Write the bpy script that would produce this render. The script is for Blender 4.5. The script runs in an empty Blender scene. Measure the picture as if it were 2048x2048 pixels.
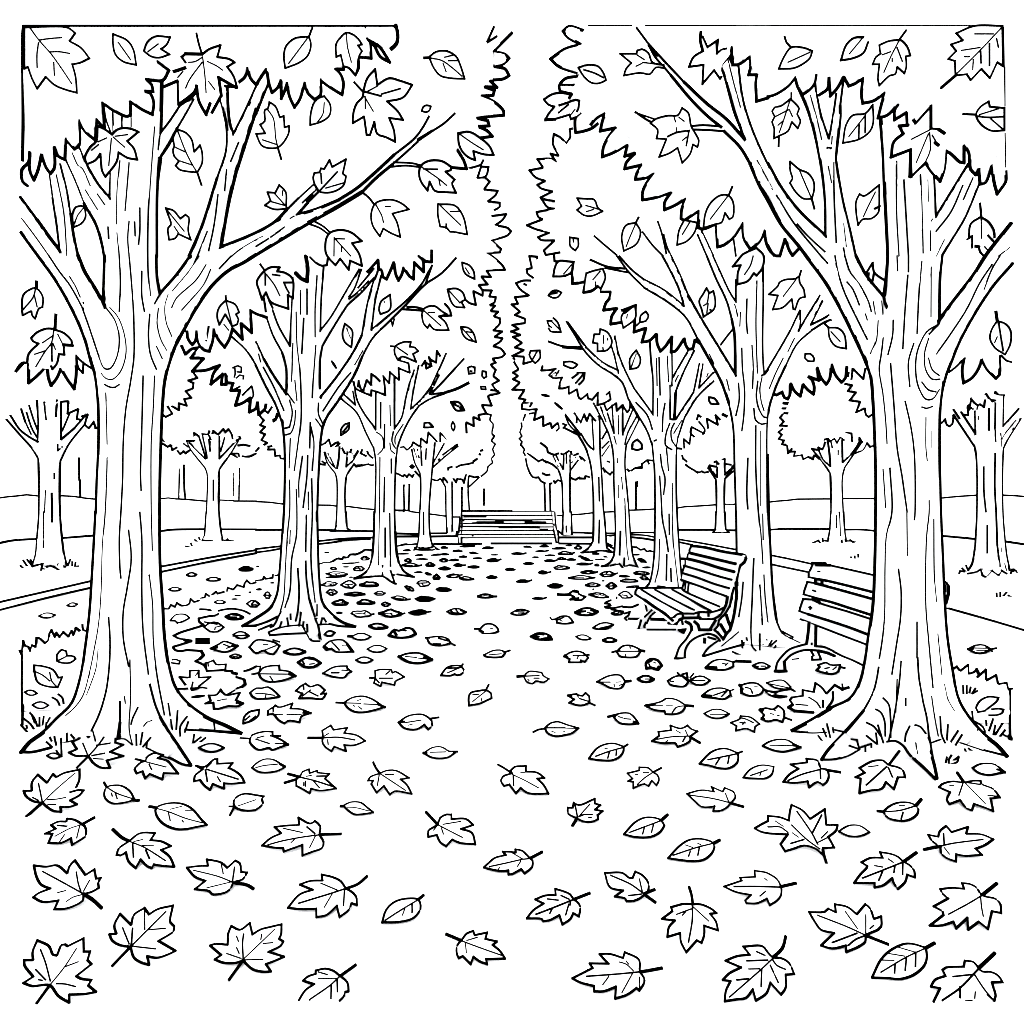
import bpy, math, random
import numpy as np
from mathutils import Vector
from mathutils.bvhtree import BVHTree
from mathutils.geometry import delaunay_2d_cdt

scene = bpy.context.scene
COL = scene.collection
random.seed(7)

# ------------------------------------------------------------------ camera, sky, sun, exposure
FPX = 1400.0          # focal length in pixels of the 2048 px photograph
HOR = 992.0           # row of the horizon
CAMH = 1.6            # eye height, metres
cam_d = bpy.data.cameras.new("camera")
cam = bpy.data.objects.new("camera", cam_d)
COL.objects.link(cam)
cam.location = (0, 0, CAMH)
cam.rotation_euler = (math.radians(90), 0, 0)
cam_d.sensor_fit = 'HORIZONTAL'
cam_d.sensor_width = 36.0
cam_d.lens = 36.0 * FPX / 2048.0
cam_d.shift_y = -(1024.0 - HOR) / 2048.0
cam_d.clip_start = 0.05
cam_d.clip_end = 2000.0
scene.camera = cam

SUN_EL, SUN_AZ = math.radians(52), math.radians(188)     # a high sun behind the camera, behind cloud
world = bpy.data.worlds.new("World")
scene.world = world
world.use_nodes = True
nt = world.node_tree
bg = nt.nodes["Background"]
sky = nt.nodes.new("ShaderNodeTexSky")
sky.sky_type = 'NISHITA'
sky.sun_disc = False
sky.sun_elevation = SUN_EL
sky.sun_rotation = SUN_AZ
sky.air_density = 1.0
sky.dust_density = 1.0
sky.ozone_density = 0.3
ovc = nt.nodes.new("ShaderNodeMix")          # an even layer of white cloud over the clear sky
ovc.data_type = 'RGBA'
ovc.inputs[0].default_value = 0.85
ovc.inputs[7].default_value = (5.0, 5.0, 5.0, 1.0)
nt.links.new(sky.outputs[0], ovc.inputs[6])
nt.links.new(ovc.outputs[2], bg.inputs[0])
bg.inputs[1].default_value = 0.15
sun_d = bpy.data.lights.new("sun", 'SUN')
sun_d.energy = 1.2
sun_d.angle = math.radians(14)
sun_d.color = (1.0, 0.97, 0.93)
sun = bpy.data.objects.new("sun", sun_d)
COL.objects.link(sun)
sun.location = (0, -20, 30)
sun.rotation_euler = (math.radians(38), 0, math.radians(-8))
vs = scene.view_settings
vs.view_transform = 'Standard'
vs.look = 'None'
vs.gamma = 1.0
vs.use_curve_mapping = False
vs.exposure = 2.05
scene.cycles.max_bounces = 8
scene.cycles.diffuse_bounces = 6
scene.render.film_transparent = False
scene.cycles.filter_width = 1.0

# ------------------------------------------------------------------ materials
def mat(name, col, rough=0.9, var=0.02, scale=6.0):
    m = bpy.data.materials.new(name)
    m.use_nodes = True
    n = m.node_tree
    b = n.nodes["Principled BSDF"]
    b.inputs["Roughness"].default_value = rough
    b.inputs["Specular IOR Level"].default_value = 0.0
    if var:
        tc = n.nodes.new("ShaderNodeTexCoord")
        nz = n.nodes.new("ShaderNodeTexNoise")
        nz.inputs["Scale"].default_value = scale
        nz.inputs["Detail"].default_value = 4.0
        mr = n.nodes.new("ShaderNodeMapRange")
        mr.inputs["To Min"].default_value = col - var
        mr.inputs["To Max"].default_value = col + var
        n.links.new(tc.outputs["Object"], nz.inputs["Vector"])
        n.links.new(nz.outputs["Fac"], mr.inputs["Value"])
        n.links.new(mr.outputs["Result"], b.inputs["Base Color"])
    else:
        b.inputs["Base Color"].default_value = (col, col, col, 1)
    return m

M_BARK = mat("white_bark", 0.82, 0.95, 0.02, 3.0)
M_FOLIAGE = mat("white_foliage", 0.82, 0.95, 0.02, 2.0)
M_LEAF = mat("white_leaf", 0.82, 0.8, 0.02, 20.0)
M_WOOD = mat("white_painted_wood", 0.82, 0.7, 0.015, 12.0)
M_GROUND = mat("white_ground", 0.82, 0.95, 0.02, 0.7)
M_PATH = mat("white_path", 0.82, 0.95, 0.02, 1.5)
M_INK = mat("black_line", 0.0, 1.0, 0.0)

# ------------------------------------------------------------------ picture geometry
TS = 512.0 / 1932.0
def P(s):
    """'B2 10 20 30 40' -> points in pixels of the photograph (tiles of 512 px, each read off at 1932 px)"""
    out, tok, ox, oy, i = [], s.split(), 0, 0, 0
    while i < len(tok):
        t = tok[i]
        if t[0] in 'ABCD':
            ox, oy = 512.0 * 'ABCD'.index(t[0]), 512.0 * (int(t[1]) - 1)
            i += 1
            continue
        out.append((ox + float(t) * TS, oy + float(tok[i + 1]) * TS))
        i += 2
    return out

LW = {'t': 9.0, 'c': 7.0, 'm': 5.35, 'l': 4.7, 'n': 4.2, 'v': 3.35, 'u': 2.9}
def strokes(s):
    """'t A1 ..; v ..' -> [(width px, points)]; the tile carries over"""
    out, tile = [], ''
    for part in s.split(';'):
        tok = part.split()
        if not tok:
            continue
        w = LW[tok[0]]
        body = tok[1:]
        if body[0][0] not in 'ABCD':
            body = [tile] + body
        for t in body:
            if t[0] in 'ABCD':
                tile = t
        out.append((w, P(' '.join(body))))
    return out

def polys(s):
    out, tile = [], ''
    for part in s.split(';'):
        tok = part.split()
        if not tok:
            continue
        if tok[0][0] not in 'ABCD':
            tok = [tile] + tok
        for t in tok:
            if t[0] in 'ABCD':
                tile = t
        out.append(P(' '.join(tok)))
    return out

def ray(x, y):
    return Vector(((x - 1024.0) / FPX, 1.0, -(y - HOR) / FPX))

def at(x, y, d):
    r = ray(x, y)
    return Vector((r.x * d, d, CAMH + r.z * d))

def gdepth(y, z=0.0):
    return FPX * (CAMH - z) / max(y - HOR, 1e-3)

def corner(a, b, c, lim):
    v1 = (b[0] - a[0], b[1] - a[1]); v2 = (c[0] - b[0], c[1] - b[1])
    l1 = math.hypot(*v1); l2 = math.hypot(*v2)
    if l1 < 1e-6 or l2 < 1e-6:
        return False
    cs = (v1[0] * v2[0] + v1[1] * v2[1]) / (l1 * l2)
    return cs < math.cos(math.radians(lim))

def smooth(pts, step=5.0, lim=62, closed=False):
    """split at corners, Catmull-Rom in between: a list of runs"""
    p = [pts[0]]
    for q in pts[1:]:
        if abs(q[0] - p[-1][0]) + abs(q[1] - p[-1][1]) > 0.05:
            p.append(q)
    if closed and len(p) > 3:
        n = len(p)
        k0 = next((i for i in range(n) if corner(p[i - 1], p[i], p[(i + 1) % n], lim)), 0)
        p = p[k0:] + p[:k0] + [p[k0]]
    runs, cur = [], [p[0]]
    for i in range(1, len(p)):
        cur.append(p[i])
        if i < len(p) - 1 and corner(p[i - 1], p[i], p[i + 1], lim):
            runs.append(cur)
            cur = [p[i]]
    runs.append(cur)
    res = []
    for r in runs:
        if len(r) == 2:
            n = max(1, int(math.hypot(r[1][0] - r[0][0], r[1][1] - r[0][1]) / (step * 2)))
            res.append([(r[0][0] + (r[1][0] - r[0][0]) * k / n, r[0][1] + (r[1][1] - r[0][1]) * k / n) for k in range(n + 1)])
            continue
        o = []
        e = [(2 * r[0][0] - r[1][0], 2 * r[0][1] - r[1][1])] + r + [(2 * r[-1][0] - r[-2][0], 2 * r[-1][1] - r[-2][1])]
        for i in range(1, len(e) - 2):
            p0, p1, p2, p3 = e[i - 1], e[i], e[i + 1], e[i + 2]
            d = math.hypot(p2[0] - p1[0], p2[1] - p1[1])
            n = max(1, min(14, int(d / step)))
            def knot(a, b):
                return max(1e-4, math.hypot(b[0] - a[0], b[1] - a[1]) ** 0.5)
            t0, t1 = 0.0, knot(p0, p1); t2 = t1 + knot(p1, p2); t3 = t2 + knot(p2, p3)
            for k in range(n):
                t = t1 + (t2 - t1) * k / n
                pt = []
                for a in (0, 1):
                    A1 = (t1 - t) / (t1 - t0) * p0[a] + (t - t0) / (t1 - t0) * p1[a]
                    A2 = (t2 - t) / (t2 - t1) * p1[a] + (t - t1) / (t2 - t1) * p2[a]
                    A3 = (t3 - t) / (t3 - t2) * p2[a] + (t - t2) / (t3 - t2) * p3[a]
                    B1 = (t2 - t) / (t2 - t0) * A1 + (t - t0) / (t2 - t0) * A2
                    B2 = (t3 - t) / (t3 - t1) * A2 + (t - t1) / (t3 - t1) * A3
                    pt.append((t2 - t) / (t2 - t1) * B1 + (t - t1) / (t2 - t1) * B2)
                o.append(tuple(pt))
        o.append(r[-1])
        res.append(o)
    return res

# ------------------------------------------------------------------ meshes
class MB:
    def __init__(self):
        self.v, self.f, self.m = [], [], []
    def add(self, vs_, fs, mi):
        o = len(self.v)
        self.v += [tuple(a) for a in vs_]
        for f in fs:
            self.f.append(tuple(i + o for i in f))
            self.m.append(mi)
    def tube(self, pts, rad, mi=1, n=6):
        """closed round bar along pts with a radius per point"""
        if len(pts) < 2:
            return
        pts = [Vector(p) for p in pts]
        d0 = (pts[1] - pts[0]); d1 = (pts[-1] - pts[-2])
        if d0.length < 1e-9 or d1.length < 1e-9:
            return
        pts[0] = pts[0] - d0.normalized() * rad[0] * 0.55
        pts[-1] = pts[-1] + d1.normalized() * rad[-1] * 0.55
        vs_, fs = [], []
        for i, p in enumerate(pts):
            t = pts[min(i + 1, len(pts) - 1)] - pts[max(i - 1, 0)]
            if t.length < 1e-9:
                t = Vector((0, 0, 1))
            t.normalize()
            u = t.cross(Vector((0.0, 1.0, 0.12)))
            if u.length < 0.05:
                u = t.cross(Vector((1, 0, 0)))
            u.normalize()
            w = t.cross(u)
            for k in range(n):
                a = 2 * math.pi * k / n
                vs_.append(p + (u * math.cos(a) + w * math.sin(a)) * rad[i])
        for i in range(len(pts) - 1):
            for k in range(n):
                a, b = i * n + k, i * n + (k + 1) % n
                fs.append((a, b, b + n, a + n))
        fs.append(tuple(range(n)))
        fs.append(tuple((len(pts) - 1) * n + k for k in reversed(range(n))))
        self.add(vs_, fs, mi)
    def box(self, c8, mi=0):
        self.add(c8, [(0, 3, 2, 1), (4, 5, 6, 7), (0, 1, 5, 4), (1, 2, 6, 5), (2, 3, 7, 6), (3, 0, 4, 7)], mi)
    def build(self, name, mats, parent=None, loc=None):
        me = bpy.data.meshes.new(name)
        off = Vector(loc) if loc is not None else Vector((0, 0, 0))
        me.from_pydata([(a[0] - off.x, a[1] - off.y, a[2] - off.z) for a in self.v], [], self.f)
        for m in mats:
            me.materials.append(m)
        me.polygons.foreach_set("material_index", self.m)
        me.polygons.foreach_set("use_smooth", [True] * len(self.f))
        me.update()
        ob = bpy.data.objects.new(name, me)
        COL.objects.link(ob)
        ob.location = off
        if parent is not None:
            ob.parent = parent
            ob.location = off - parent_world(parent)
        return ob

def parent_world(o):
    v = Vector(o.location)
    while o.parent is not None:
        o = o.parent
        v += Vector(o.location)
    return v

def tag(o, label=None, cat=None, group=None, kind=None):
    if label: o['label'] = label
    if cat: o['category'] = cat
    if group: o['group'] = group
    if kind: o['kind'] = kind
    return o

def empty(name, loc):
    o = bpy.data.objects.new(name, None)
    COL.objects.link(o)
    o.location = loc
    o.empty_display_size = 0.2
    return o

def flat(poly, step=6.0):
    out = []
    for r in smooth(poly, step, closed=True):
        out += r[:-1]
    return out

def triang(poly, spacing):
    """inside triangulation with a grid of inner points: (points, triangles, distance to the edge)"""
    a = np.array(poly)
    x0, y0 = a.min(0); x1, y1 = a.max(0)
    g = [(x, y) for x in np.arange(x0 + spacing / 2, x1, spacing) for y in np.arange(y0 + spacing / 2, y1, spacing)]
    def dist(q):
        q = np.array(q)
        b = np.roll(a, -1, axis=0)
        ab = b - a
        l2 = np.maximum((ab ** 2).sum(1), 1e-9)
        t = np.clip(((q[:, None, :] - a) * ab).sum(2) / l2, 0, 1)
        pr = a + t[:, :, None] * ab
        return np.sqrt(((q[:, None, :] - pr) ** 2).sum(2)).min(1)
    def inside(q):
        q = np.array(q); c = np.zeros(len(q), bool)
        b = np.roll(a, -1, axis=0)
        for (ax, ay), (bx, by) in zip(a, b):
            if ay == by:
                continue
            k = ((ay > q[:, 1]) != (by > q[:, 1])) & (q[:, 0] < (bx - ax) * (q[:, 1] - ay) / (by - ay) + ax)
            c ^= k
        return c
    pts = [tuple(p) for p in poly]
    if g:
        ins = inside(g); ds = dist(g)
        pts += [tuple(map(float, g[i])) for i in range(len(g)) if ins[i] and ds[i] > spacing * 0.35]
    n = len(poly)
    r = delaunay_2d_cdt([Vector(p) for p in pts], [(i, (i + 1) % n) for i in range(n)], [], 0, 1e-4)
    v = [(p.x, p.y) for p in r[0]]
    tris = [tuple(t) for t in r[2]]
    cen = [((v[t[0]][0] + v[t[1]][0] + v[t[2]][0]) / 3, (v[t[0]][1] + v[t[1]][1] + v[t[2]][1]) / 3) for t in tris]
    ci = inside(cen)
    tris = [t for t, k in zip(tris, ci) if k]
    d = dist(v)
    return v, tris, d

def conform(y, d):
    """roots and stems that reach below the ground line come forward along the ground"""
    if y > HOR + 2:
        return min(d, gdepth(y, 0.014))
    return d

def inflate(mb, poly, D, rim=2.0, thick=1.0, spacing=None, lumps=0.0, maxr=None, mi=0):
    """a rounded solid whose outline, seen from the front, is poly; half as deep as it is wide"""
    pl = flat(poly)
    a = np.array(pl)
    if spacing is None:
        spacing = max(5.0, min(math.sqrt(abs(area(pl))) / 9.0, 30.0))
    v, tris, d = triang(pl, spacing)
    R = max(d.max(), 1.0)
    if maxr: R = min(R, maxr)
    ve, front, back = [], {}, {}
    for i, (x, y) in enumerate(v):
        e = min(max(0.0, d[i] - rim), R)
        t = math.sqrt(max(0.0, e * (2 * R - e))) * thick
        if lumps:
            t *= 1.0 + lumps * math.sin(x * 0.11 + 1.3) * math.sin(y * 0.13 + 0.4)
        tm = t * D / FPX
        front[i] = len(ve); ve.append(at(x, y, conform(y, D - tm)))
        back[i] = len(ve); ve.append(at(x, y, conform(y, D + tm) + 0.004))
    fs = []
    for t in tris:
        p0, p1, p2 = (v[k] for k in t)
        s = (p1[0] - p0[0]) * (p2[1] - p0[1]) - (p1[1] - p0[1]) * (p2[0] - p0[0])
        t2 = t if s < 0 else (t[0], t[2], t[1])
        fs.append(tuple(front[k] for k in t2))
        fs.append(tuple(back[k] for k in reversed(t2)))
    mb.add(ve, fs, mi)
    return ve, fs

def area(p):
    return 0.5 * sum(p[i - 1][0] * p[i][1] - p[i][0] * p[i - 1][1] for i in range(len(p)))

def ink_on(mb, sts, bvh, D, mi=1, wmul=1.0):
    """black raised lines laid along the surface"""
    for w, pts in sts:
        for run in smooth(pts):
            p3, rr, lastd, lastp = [], [], 0.0, None
            for (x, y) in run:
                d = D
                if bvh is not None:
                    r = ray(x, y)
                    h = bvh.ray_cast(Vector((0, 0, CAMH)), r.normalized())
                    if h[0] is not None and h[0].y < D:
                        d = h[0].y
                d = conform(y, d)
                rad = 0.5 * w * wmul * d / FPX
                if p3 and abs(d - lastd) > 0.22:
                    mb.tube(p3, rr, mi)
                    p3, rr = [], []
                    if lastp is not None:      # carry the line over the step
                        p3.append(at(lastp[0], lastp[1], d - rad * 0.35)); rr.append(rad)
                lastd, lastp = d, (x, y)
                p3.append(at(x, y, d - rad * 0.35)); rr.append(rad)
            mb.tube(p3, rr, mi)

def tree(name, label, D, parts, group=None, wmul=1.0):
    """parts: (part name, depth offset, outlines, lines, options)"""
    allp = []
    ys, xs = [], []
    for pn, off, bodies, lines, opt in parts:
        if pn == 'trunk':
            for q in polys(bodies):
                ys += [a[1] for a in q]; xs += [a[0] for a in q]
    base = at(sum(xs) / len(xs), HOR + FPX * CAMH / D, D)
    base.z = 0.0
    root = tag(empty(name, base), label, 'tree', group or ("trees lining the leafy path" if name == 'avenue_tree' else None))
    built, layer = [], {}
    for pn, off, bodies, lines, opt in parts:
        mb = MB()
        for q in polys(bodies):
            crown = pn in ('crown',)
            inflate(mb, q, D + off, rim=opt.get('rim', 1.5), thick=opt.get('thick', 0.55 if crown else 0.9),
                    lumps=0.12 if crown else 0.0, maxr=opt.get('maxr', 200 if crown else None))
        built.append(mb)
        L = layer.setdefault(off, ([], []))
        o = len(L[0])
        L[0].extend(mb.v)
        L[1].extend(tuple(i + o for i in f) for f in mb.f)
    av, af = [], []
    for L in layer.values():
        o = len(av)
        av.extend(L[0]); af.extend(tuple(i + o for i in f) for f in L[1])
    allb = BVHTree.FromPolygons([Vector(a) for a in av], af)
    for (pn, off, bodies, lines, opt), mb in zip(parts, built):
        ink_on(mb, strokes(lines), allb, D + off, wmul=wmul)
        me = mb.build(pn, [M_FOLIAGE if pn in ('crown', 'leaf') else M_BARK, M_INK], root, base)
        if opt.get('label'):
            me['label'] = opt['label']
    return root
# ------------------------------------------------------------------ the trees: outlines in picture pixels at each tree's own distance
AV_L = "trees lining the left of the path"
AV_R = "trees lining the right of the path"
BGT = "trees on the lawns behind"

# ---- left avenue, nearest
zl1 = ("A1 205 1400 170 1370 165 1280 215 1225 225 1150 225 1290 255 1360 285 1290 313 1170 345 1260 380 1310 410 1270 410 1110 440 1180 490 1205 "
       "497 1050 530 1090 560 1125 595 1100 598 910 640 990 720 1060 727 905 790 975 775 775 850 830 960 880 985 870 985 765 1060 820 1150 865 1160 770 1130 700 1100 690 1155 690 1145 640 1105 600 1230 605 1275 530 1190 465")
zl1b = ("A1 1805 620 1850 580 1867 510 1890 590 1932 640 B1 20 610 80 520 95 620 120 700 165 660 188 610 190 745 215 690 235 630 250 720 290 810 330 750 368 620 390 700 440 750 485 720 "
        "488 605 560 660 650 715 660 620 630 550 595 520 660 525 665 495 700 510 750 565 775 510 770 430 870 440 860 320 840 295 930 350 980 420 1010 470 940 430 890 340")
zl1r = ("B1 1930 250 1850 330 1790 390 1880 410 1910 440 1870 480 1795 500 1880 520 1910 570 1870 595 1765 605 1820 660 1725 655 1800 680 1790 720 1700 725 1800 770 1870 840 1870 870 1700 885 1665 890 1750 910 1760 950 1680 955 1750 990 1785 1030 1700 1040")
zl1c = "B1 1520 1130 1570 1215 1590 1275 1480 1265"
zl1d = "A2 120 870 165 810 215 805 215 960 285 900 355 825 365 920 385 980 430 920 460 850 500 920 560 1005 575 900 575 750 625 800 700 850"
tree('avenue_tree', "big forked tree nearest on the left, its roots flaring onto the leaves", 4.25, [
 ('trunk', 0, "A1 850 850 990 880 1225 610 1210 1010 1185 1400 1180 1932 A2 1180 150 1205 290 1300 640 1240 950 1225 1100 1215 1300 1205 1600 1200 1932 A3 1205 400 1225 700 1240 950 1280 1200 1330 1340 1420 1450 1560 1550 1700 1610 1820 1670 1640 1655 1500 1645 1310 1640 1350 1770 1440 1910 1370 1900 1290 1860 1200 1830 1110 1780 1000 1755 940 1710 870 1715 670 1700 450 1745 380 1780 240 1810 160 1812 220 1740 330 1660 430 1560 540 1450 610 1250 650 1000 680 750 700 450 725 0 A2 735 1700 745 1500 748 1250 740 1050 720 900 760 600 800 350 785 260 792 0 A1 840 1932 835 1310",
  "t A2 1175 0 1180 150 1205 290; t A1 1220 620 1218 800 1210 1010; l 1210 1010 1195 1130; t 1210 1200 1185 1400 1180 1932; n 850 850 855 1000; n 785 800 800 900 840 1010; n 920 880 920 960; v 990 890 990 960; m 835 1310 825 1490;"
  "t A2 690 800 720 900 740 1050 748 1250 745 1500 735 1700 728 1932 A3 725 0 700 450 680 750 650 1000 610 1250 540 1450 430 1560 330 1660 220 1740 160 1812; c 160 1812 240 1812 380 1780;"
  "t A2 1320 680 1270 820 1240 950 1225 1100 1215 1300 1205 1600 1200 1932 A3 1200 0 1205 400 1225 700 1240 950 1280 1200 1330 1340 1420 1450 1560 1550 1700 1610 1820 1670; c 1820 1672 1640 1655 1500 1645 1400 1640;"
  "m 1130 1300 1170 1450 1210 1550; c 1210 1550 1260 1640 1350 1770 1440 1910; m 1440 1915 1370 1900 1290 1860 1220 1840; m 1220 1830 1110 1780;"
  "l 820 795 830 950 825 1150 800 1350 750 1520 690 1650; m 870 1715 940 1710 1000 1755; c 890 1700 905 1590; m 905 1700 905 1430;"
  "n A1 1165 960 1140 1280 1120 1600 1115 1932 A2 1120 150 1135 300; n A1 905 1215 885 1450 882 1690; n 975 1230 945 1590; n 1055 1570 1055 1750 1045 1845; n 975 1670 965 1800 975 1932 A2 1000 300 1010 520 1010 760 985 950 950 1150 930 1400 925 1680 912 1932 A3 900 200 905 430 912 500;"
  "n A1 1015 1675 1020 1780; n 815 1715 820 1800; n 885 1760 900 1932 A2 908 200 900 420; n 1070 115 1070 300 1090 420;"
  "n 800 390 870 490 900 620 880 770 830 850 790 850 765 810; v 830 390 890 460 940 600 950 740 910 870 850 930 800 925 765 885; n 790 970 830 990 870 990 900 970;"
  "n 800 1035 805 1200 810 1420; n 810 1525 805 1700 795 1932 A3 775 250 765 600 745 850 710 1050 680 1200 630 1380 570 1470 500 1535; v 742 1035 725 1180 655 1380;"
  "n A2 1130 440 1120 600 1135 740 1180 855; v 1195 395 1185 500 1210 620 1255 710; v 1270 290 1245 380 1255 500 1295 605; v 1180 680 1225 775; n 1205 290 1165 360;"
  "n 1080 905 1070 1300 1060 1650 1065 1770; n 1165 905 1155 1150 1140 1400 1140 1932 A3 1148 290; n 1055 0 1070 200 1070 600 1080 900 1120 1225; n 970 135 990 350 960 570 930 750 930 950 970 1165; v 980 1115 985 1400 975 1640 1000 1755;"
  "n 1125 475 1150 700 1155 950 1180 1200 1240 1530; n 1270 1445 1300 1640; n 1040 1475 1000 1560 990 1600; v 938 1390 946 1445; v 1085 1615 1110 1585 1145 1572; v 700 1650 720 1730", {}),
 ('branch', 0, "A1 497 1060 600 1120 680 1300 830 1500 850 1700 860 1932 A2 800 340 785 260 792 0 A1 790 1932 775 1850 730 1700 640 1540 560 1340 500 1200",
  "m A1 490 1190 560 1340 640 1540; t 640 1540 730 1700 775 1850 790 1932 A2 792 0; t A2 792 0 785 260 780 350; m A1 600 1120 640 1220; c 640 1220 740 1390 830 1500; v 545 1155 590 1250 620 1270 680 1400; v 645 1435 735 1580; v 735 1465 790 1545", {}),
 ('branch', 0, "A1 155 1490 280 1660 460 1900 500 1932 A2 640 300 780 700 760 900 720 900 690 800 640 620 560 430 420 180 290 0 A1 165 1760",
  "t A1 165 1760 290 1932 A2 420 180 560 430 640 620 690 800; c A1 155 1490 280 1660; t 280 1660 380 1800 460 1905; v A1 165 1650 270 1790 370 1932; n A2 370 0 450 120 520 210 590 330 620 390; n 620 390 680 560 740 740 765 805; v 525 155 570 230 605 310; n 628 350 630 420", {}),
 ('branch', 0, "A1 375 1310 400 1500 430 1700 455 1900 A2 560 200 700 450 790 420 780 350 720 250 640 120 590 0 A1 570 1850 535 1650 510 1470 455 1240",
  "m A1 375 1310 400 1500; c 400 1500 430 1700 455 1905; m 455 1240 510 1470 530 1620; c 530 1620 570 1850 590 1932; t 590 1932 A2 640 120 720 250 795 385; v A1 425 1320 480 1600 505 1932", {}),
 ('branch', 0, "A2 1210 285 1330 150 1480 0 A1 1665 1870 1932 1760 B1 140 1680 310 1620 450 1580 620 1510 760 1420 900 1300 1040 1170 1200 1040 1220 1070 1110 1170 1030 1240 800 1450 600 1570 400 1680 200 1800 0 1920 A2 1850 40 1720 110 1600 220 1480 390 1400 530 1320 680 1240 900 1180 700",
  "t B1 800 1450 600 1570 400 1680 200 1800 0 1920; t 0 1920 A2 1850 40 1720 110 1600 220 1480 390 1400 530 1320 680; c B1 800 1450 900 1350 1030 1240; t A1 1665 1870 1932 1760 B1 140 1680 230 1590; c B1 310 1620 450 1580 620 1510; c 620 1510 760 1420 900 1300 1040 1170; m 1040 1170 1200 1040 1260 960 1305 880; m 1030 1240 1110 1170 1220 1070; m 1220 1065 1330 990 1420 930 1500 857; v 1215 1050 1330 980;"
  "l 1040 1225 1180 1232 1250 1250; l 1010 1260 1130 1250 1240 1262; m 800 1450 850 1490 890 1540; l 400 1690 480 1720 550 1770; l 430 1665 510 1710 560 1755;"
  "v A2 1500 0 1430 110 1300 265; v 1555 65 1480 180 1330 320 1295 390; v 1590 100 1540 210 1370 410; n 1745 0 1655 95; v A1 1932 1810 1800 1890 1750 1932; n B1 215 1715 110 1790; v 50 1785 0 1810; n 95 1800 0 1860; n 285 1635 260 1650", {}),
 ('branch', 0, "B1 140 1680 230 1590 320 1500 440 1390 470 1440 390 1530 310 1620", "c B1 200 1620 230 1590 320 1500; m 320 1500 440 1390; m 470 1450 390 1530; c 390 1530 310 1620; n 455 1430 350 1530; v 430 1470 380 1520", {}),
 ('branch', 0, "A1 1660 760 1700 950 1710 1130 1640 1350 1530 1700 1430 1932 A2 1300 170 1420 190 1540 0 A1 1665 1870 1720 1550 1780 1300 1870 1020 B1 0 860 60 700 95 620 80 520 20 610 A1 1932 660 1850 840 1760 1020 1730 900 1700 660",
  "m A1 1665 760 1690 850; c 1690 850 1710 950 1710 1130 1640 1350; t 1640 1350 1530 1700 1430 1932; t A2 1440 0 1330 150 1210 285; c A1 1715 660 1730 900 1760 1020; c 1760 1020 1850 840 1932 660 B1 20 610 80 520; c B1 95 620 50 730 0 860; t A1 1932 830 1870 1020 1780 1300; t 1780 1300 1720 1550 1665 1870; n 1800 1075 1740 1220; n 1710 1280 1695 1440; n 1645 1470 1615 1700 1575 1890; n 1565 1745 1490 1932; n 1490 1932 1460 2000", {}),
 ('branch', 0, "A1 1180 1090 1210 1010 1280 920 1360 800 1480 690 1460 750 1335 970 1200 1200 1170 1230", "c A1 1210 1010 1280 920 1360 800; c 1360 800 1430 750 1480 690; m 1460 750 1400 860 1335 970; c 1335 970 1280 1080 1200 1200", {}),
 ('crown', -0.55, f"{zl1} A1 1480 690 1555 865 1680 720 {zl1b} B1 1020 370 1065 320 1055 195 1000 195 A1 180 195 170 400", f"c {zl1}; c {zl1b}; t B1 1020 370 1060 330 1068 260 1055 195; c 1055 198 0 198 A1 182 198; c 178 200 172 260 174 900 170 1210", {'maxr': 120}),  # straight top and left lines are the page border, added as crown edge
 ('crown', 1.15, f"{zl1r} {zl1c} B1 1100 1320 600 1640 A2 1600 300 1350 560 {zl1d[0:0]} A2 1100 700 800 860 700 850 625 800 575 750 575 900 560 1005 500 920 460 850 430 920 385 980 365 920 355 825 285 900 215 960 215 805 165 810 120 870 A1 100 1932 100 210 B1 1900 210",
  f"c {zl1r}; c {zl1c}; c {zl1d}; m B1 1795 205 1745 315; m 1745 320 1815 275; m A2 575 750 590 840 625 885 630 800; c 120 870 170 815", {'maxr': 160}),
])

# ---- right avenue, nearest
zr1 = ("C1 1570 500 1650 400 1660 360 1665 490 1700 490 1740 470 1795 425 1800 500 1785 565 1850 565 1840 620 1845 765 1932 740 D1 0 730 60 710 150 650 205 585 225 660 260 715 310 680 350 630 362 565")
zr1b = ("D1 390 715 450 670 460 590 470 725 520 670 550 620 570 580 610 650 660 630 715 590 705 720 715 780 800 760 880 700 860 770 830 890 900 870 980 790 955 830 955 905 1045 850 1050 945 990 950 1020 1010 950 1070 930 1185 1075 1130 1070 1330 1190 1230 1230 1290 1300 1370 1330 1280 1345 1135 1390 1170 1450 1225 1480 1230 1480 1095 1515 1150 1530 1280 1570 1320 1590 1280 1600 1390 1640 1380 1690 1250 1705 1370 1730 1465 1770 1410 1795 1370 1795 1295")
zr1l = ("C1 540 230 430 200 385 235 420 280 520 335 400 370 290 445 350 500 490 550")
zr1m = "C1 495 575 400 595 355 650 365 690 450 710 430 740"
zr1u = ("C1 515 850 480 885 475 950 480 1000 520 995 600 970 645 935")
zr1v = ("C1 595 940 640 890 700 855 680 920 665 990 785 965 730 1030 690 1110 680 1185 770 1150 870 1090 850 1180 930 1155 860 1230 850 1275 980 1245 940 1310 930 1355 1000 1345 1070 1305 1010 1390 985 1450 985 1510 1090 1490 1200 1450 1150 1530 1150 1585 1230 1550 1310 1500 1280 1580 1275 1650 1300 1665 1410 1590 1405 1720 1440 1730 1540 1690 1550 1865 1600 1850 1680 1780 1740 1680 1750 1800 1800 1885 1870 1820 1905 1740 1920 1840 D1 20 1900 60 1932 90 1932 130 1800 160 1890 185 1930 240 1870")
zr1d = "D2 1370 870 1410 840 1480 770 1465 860 1475 960 1540 920 1590 850 1615 780 1650 850 1720 925 1745 900 1745 755"
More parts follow.
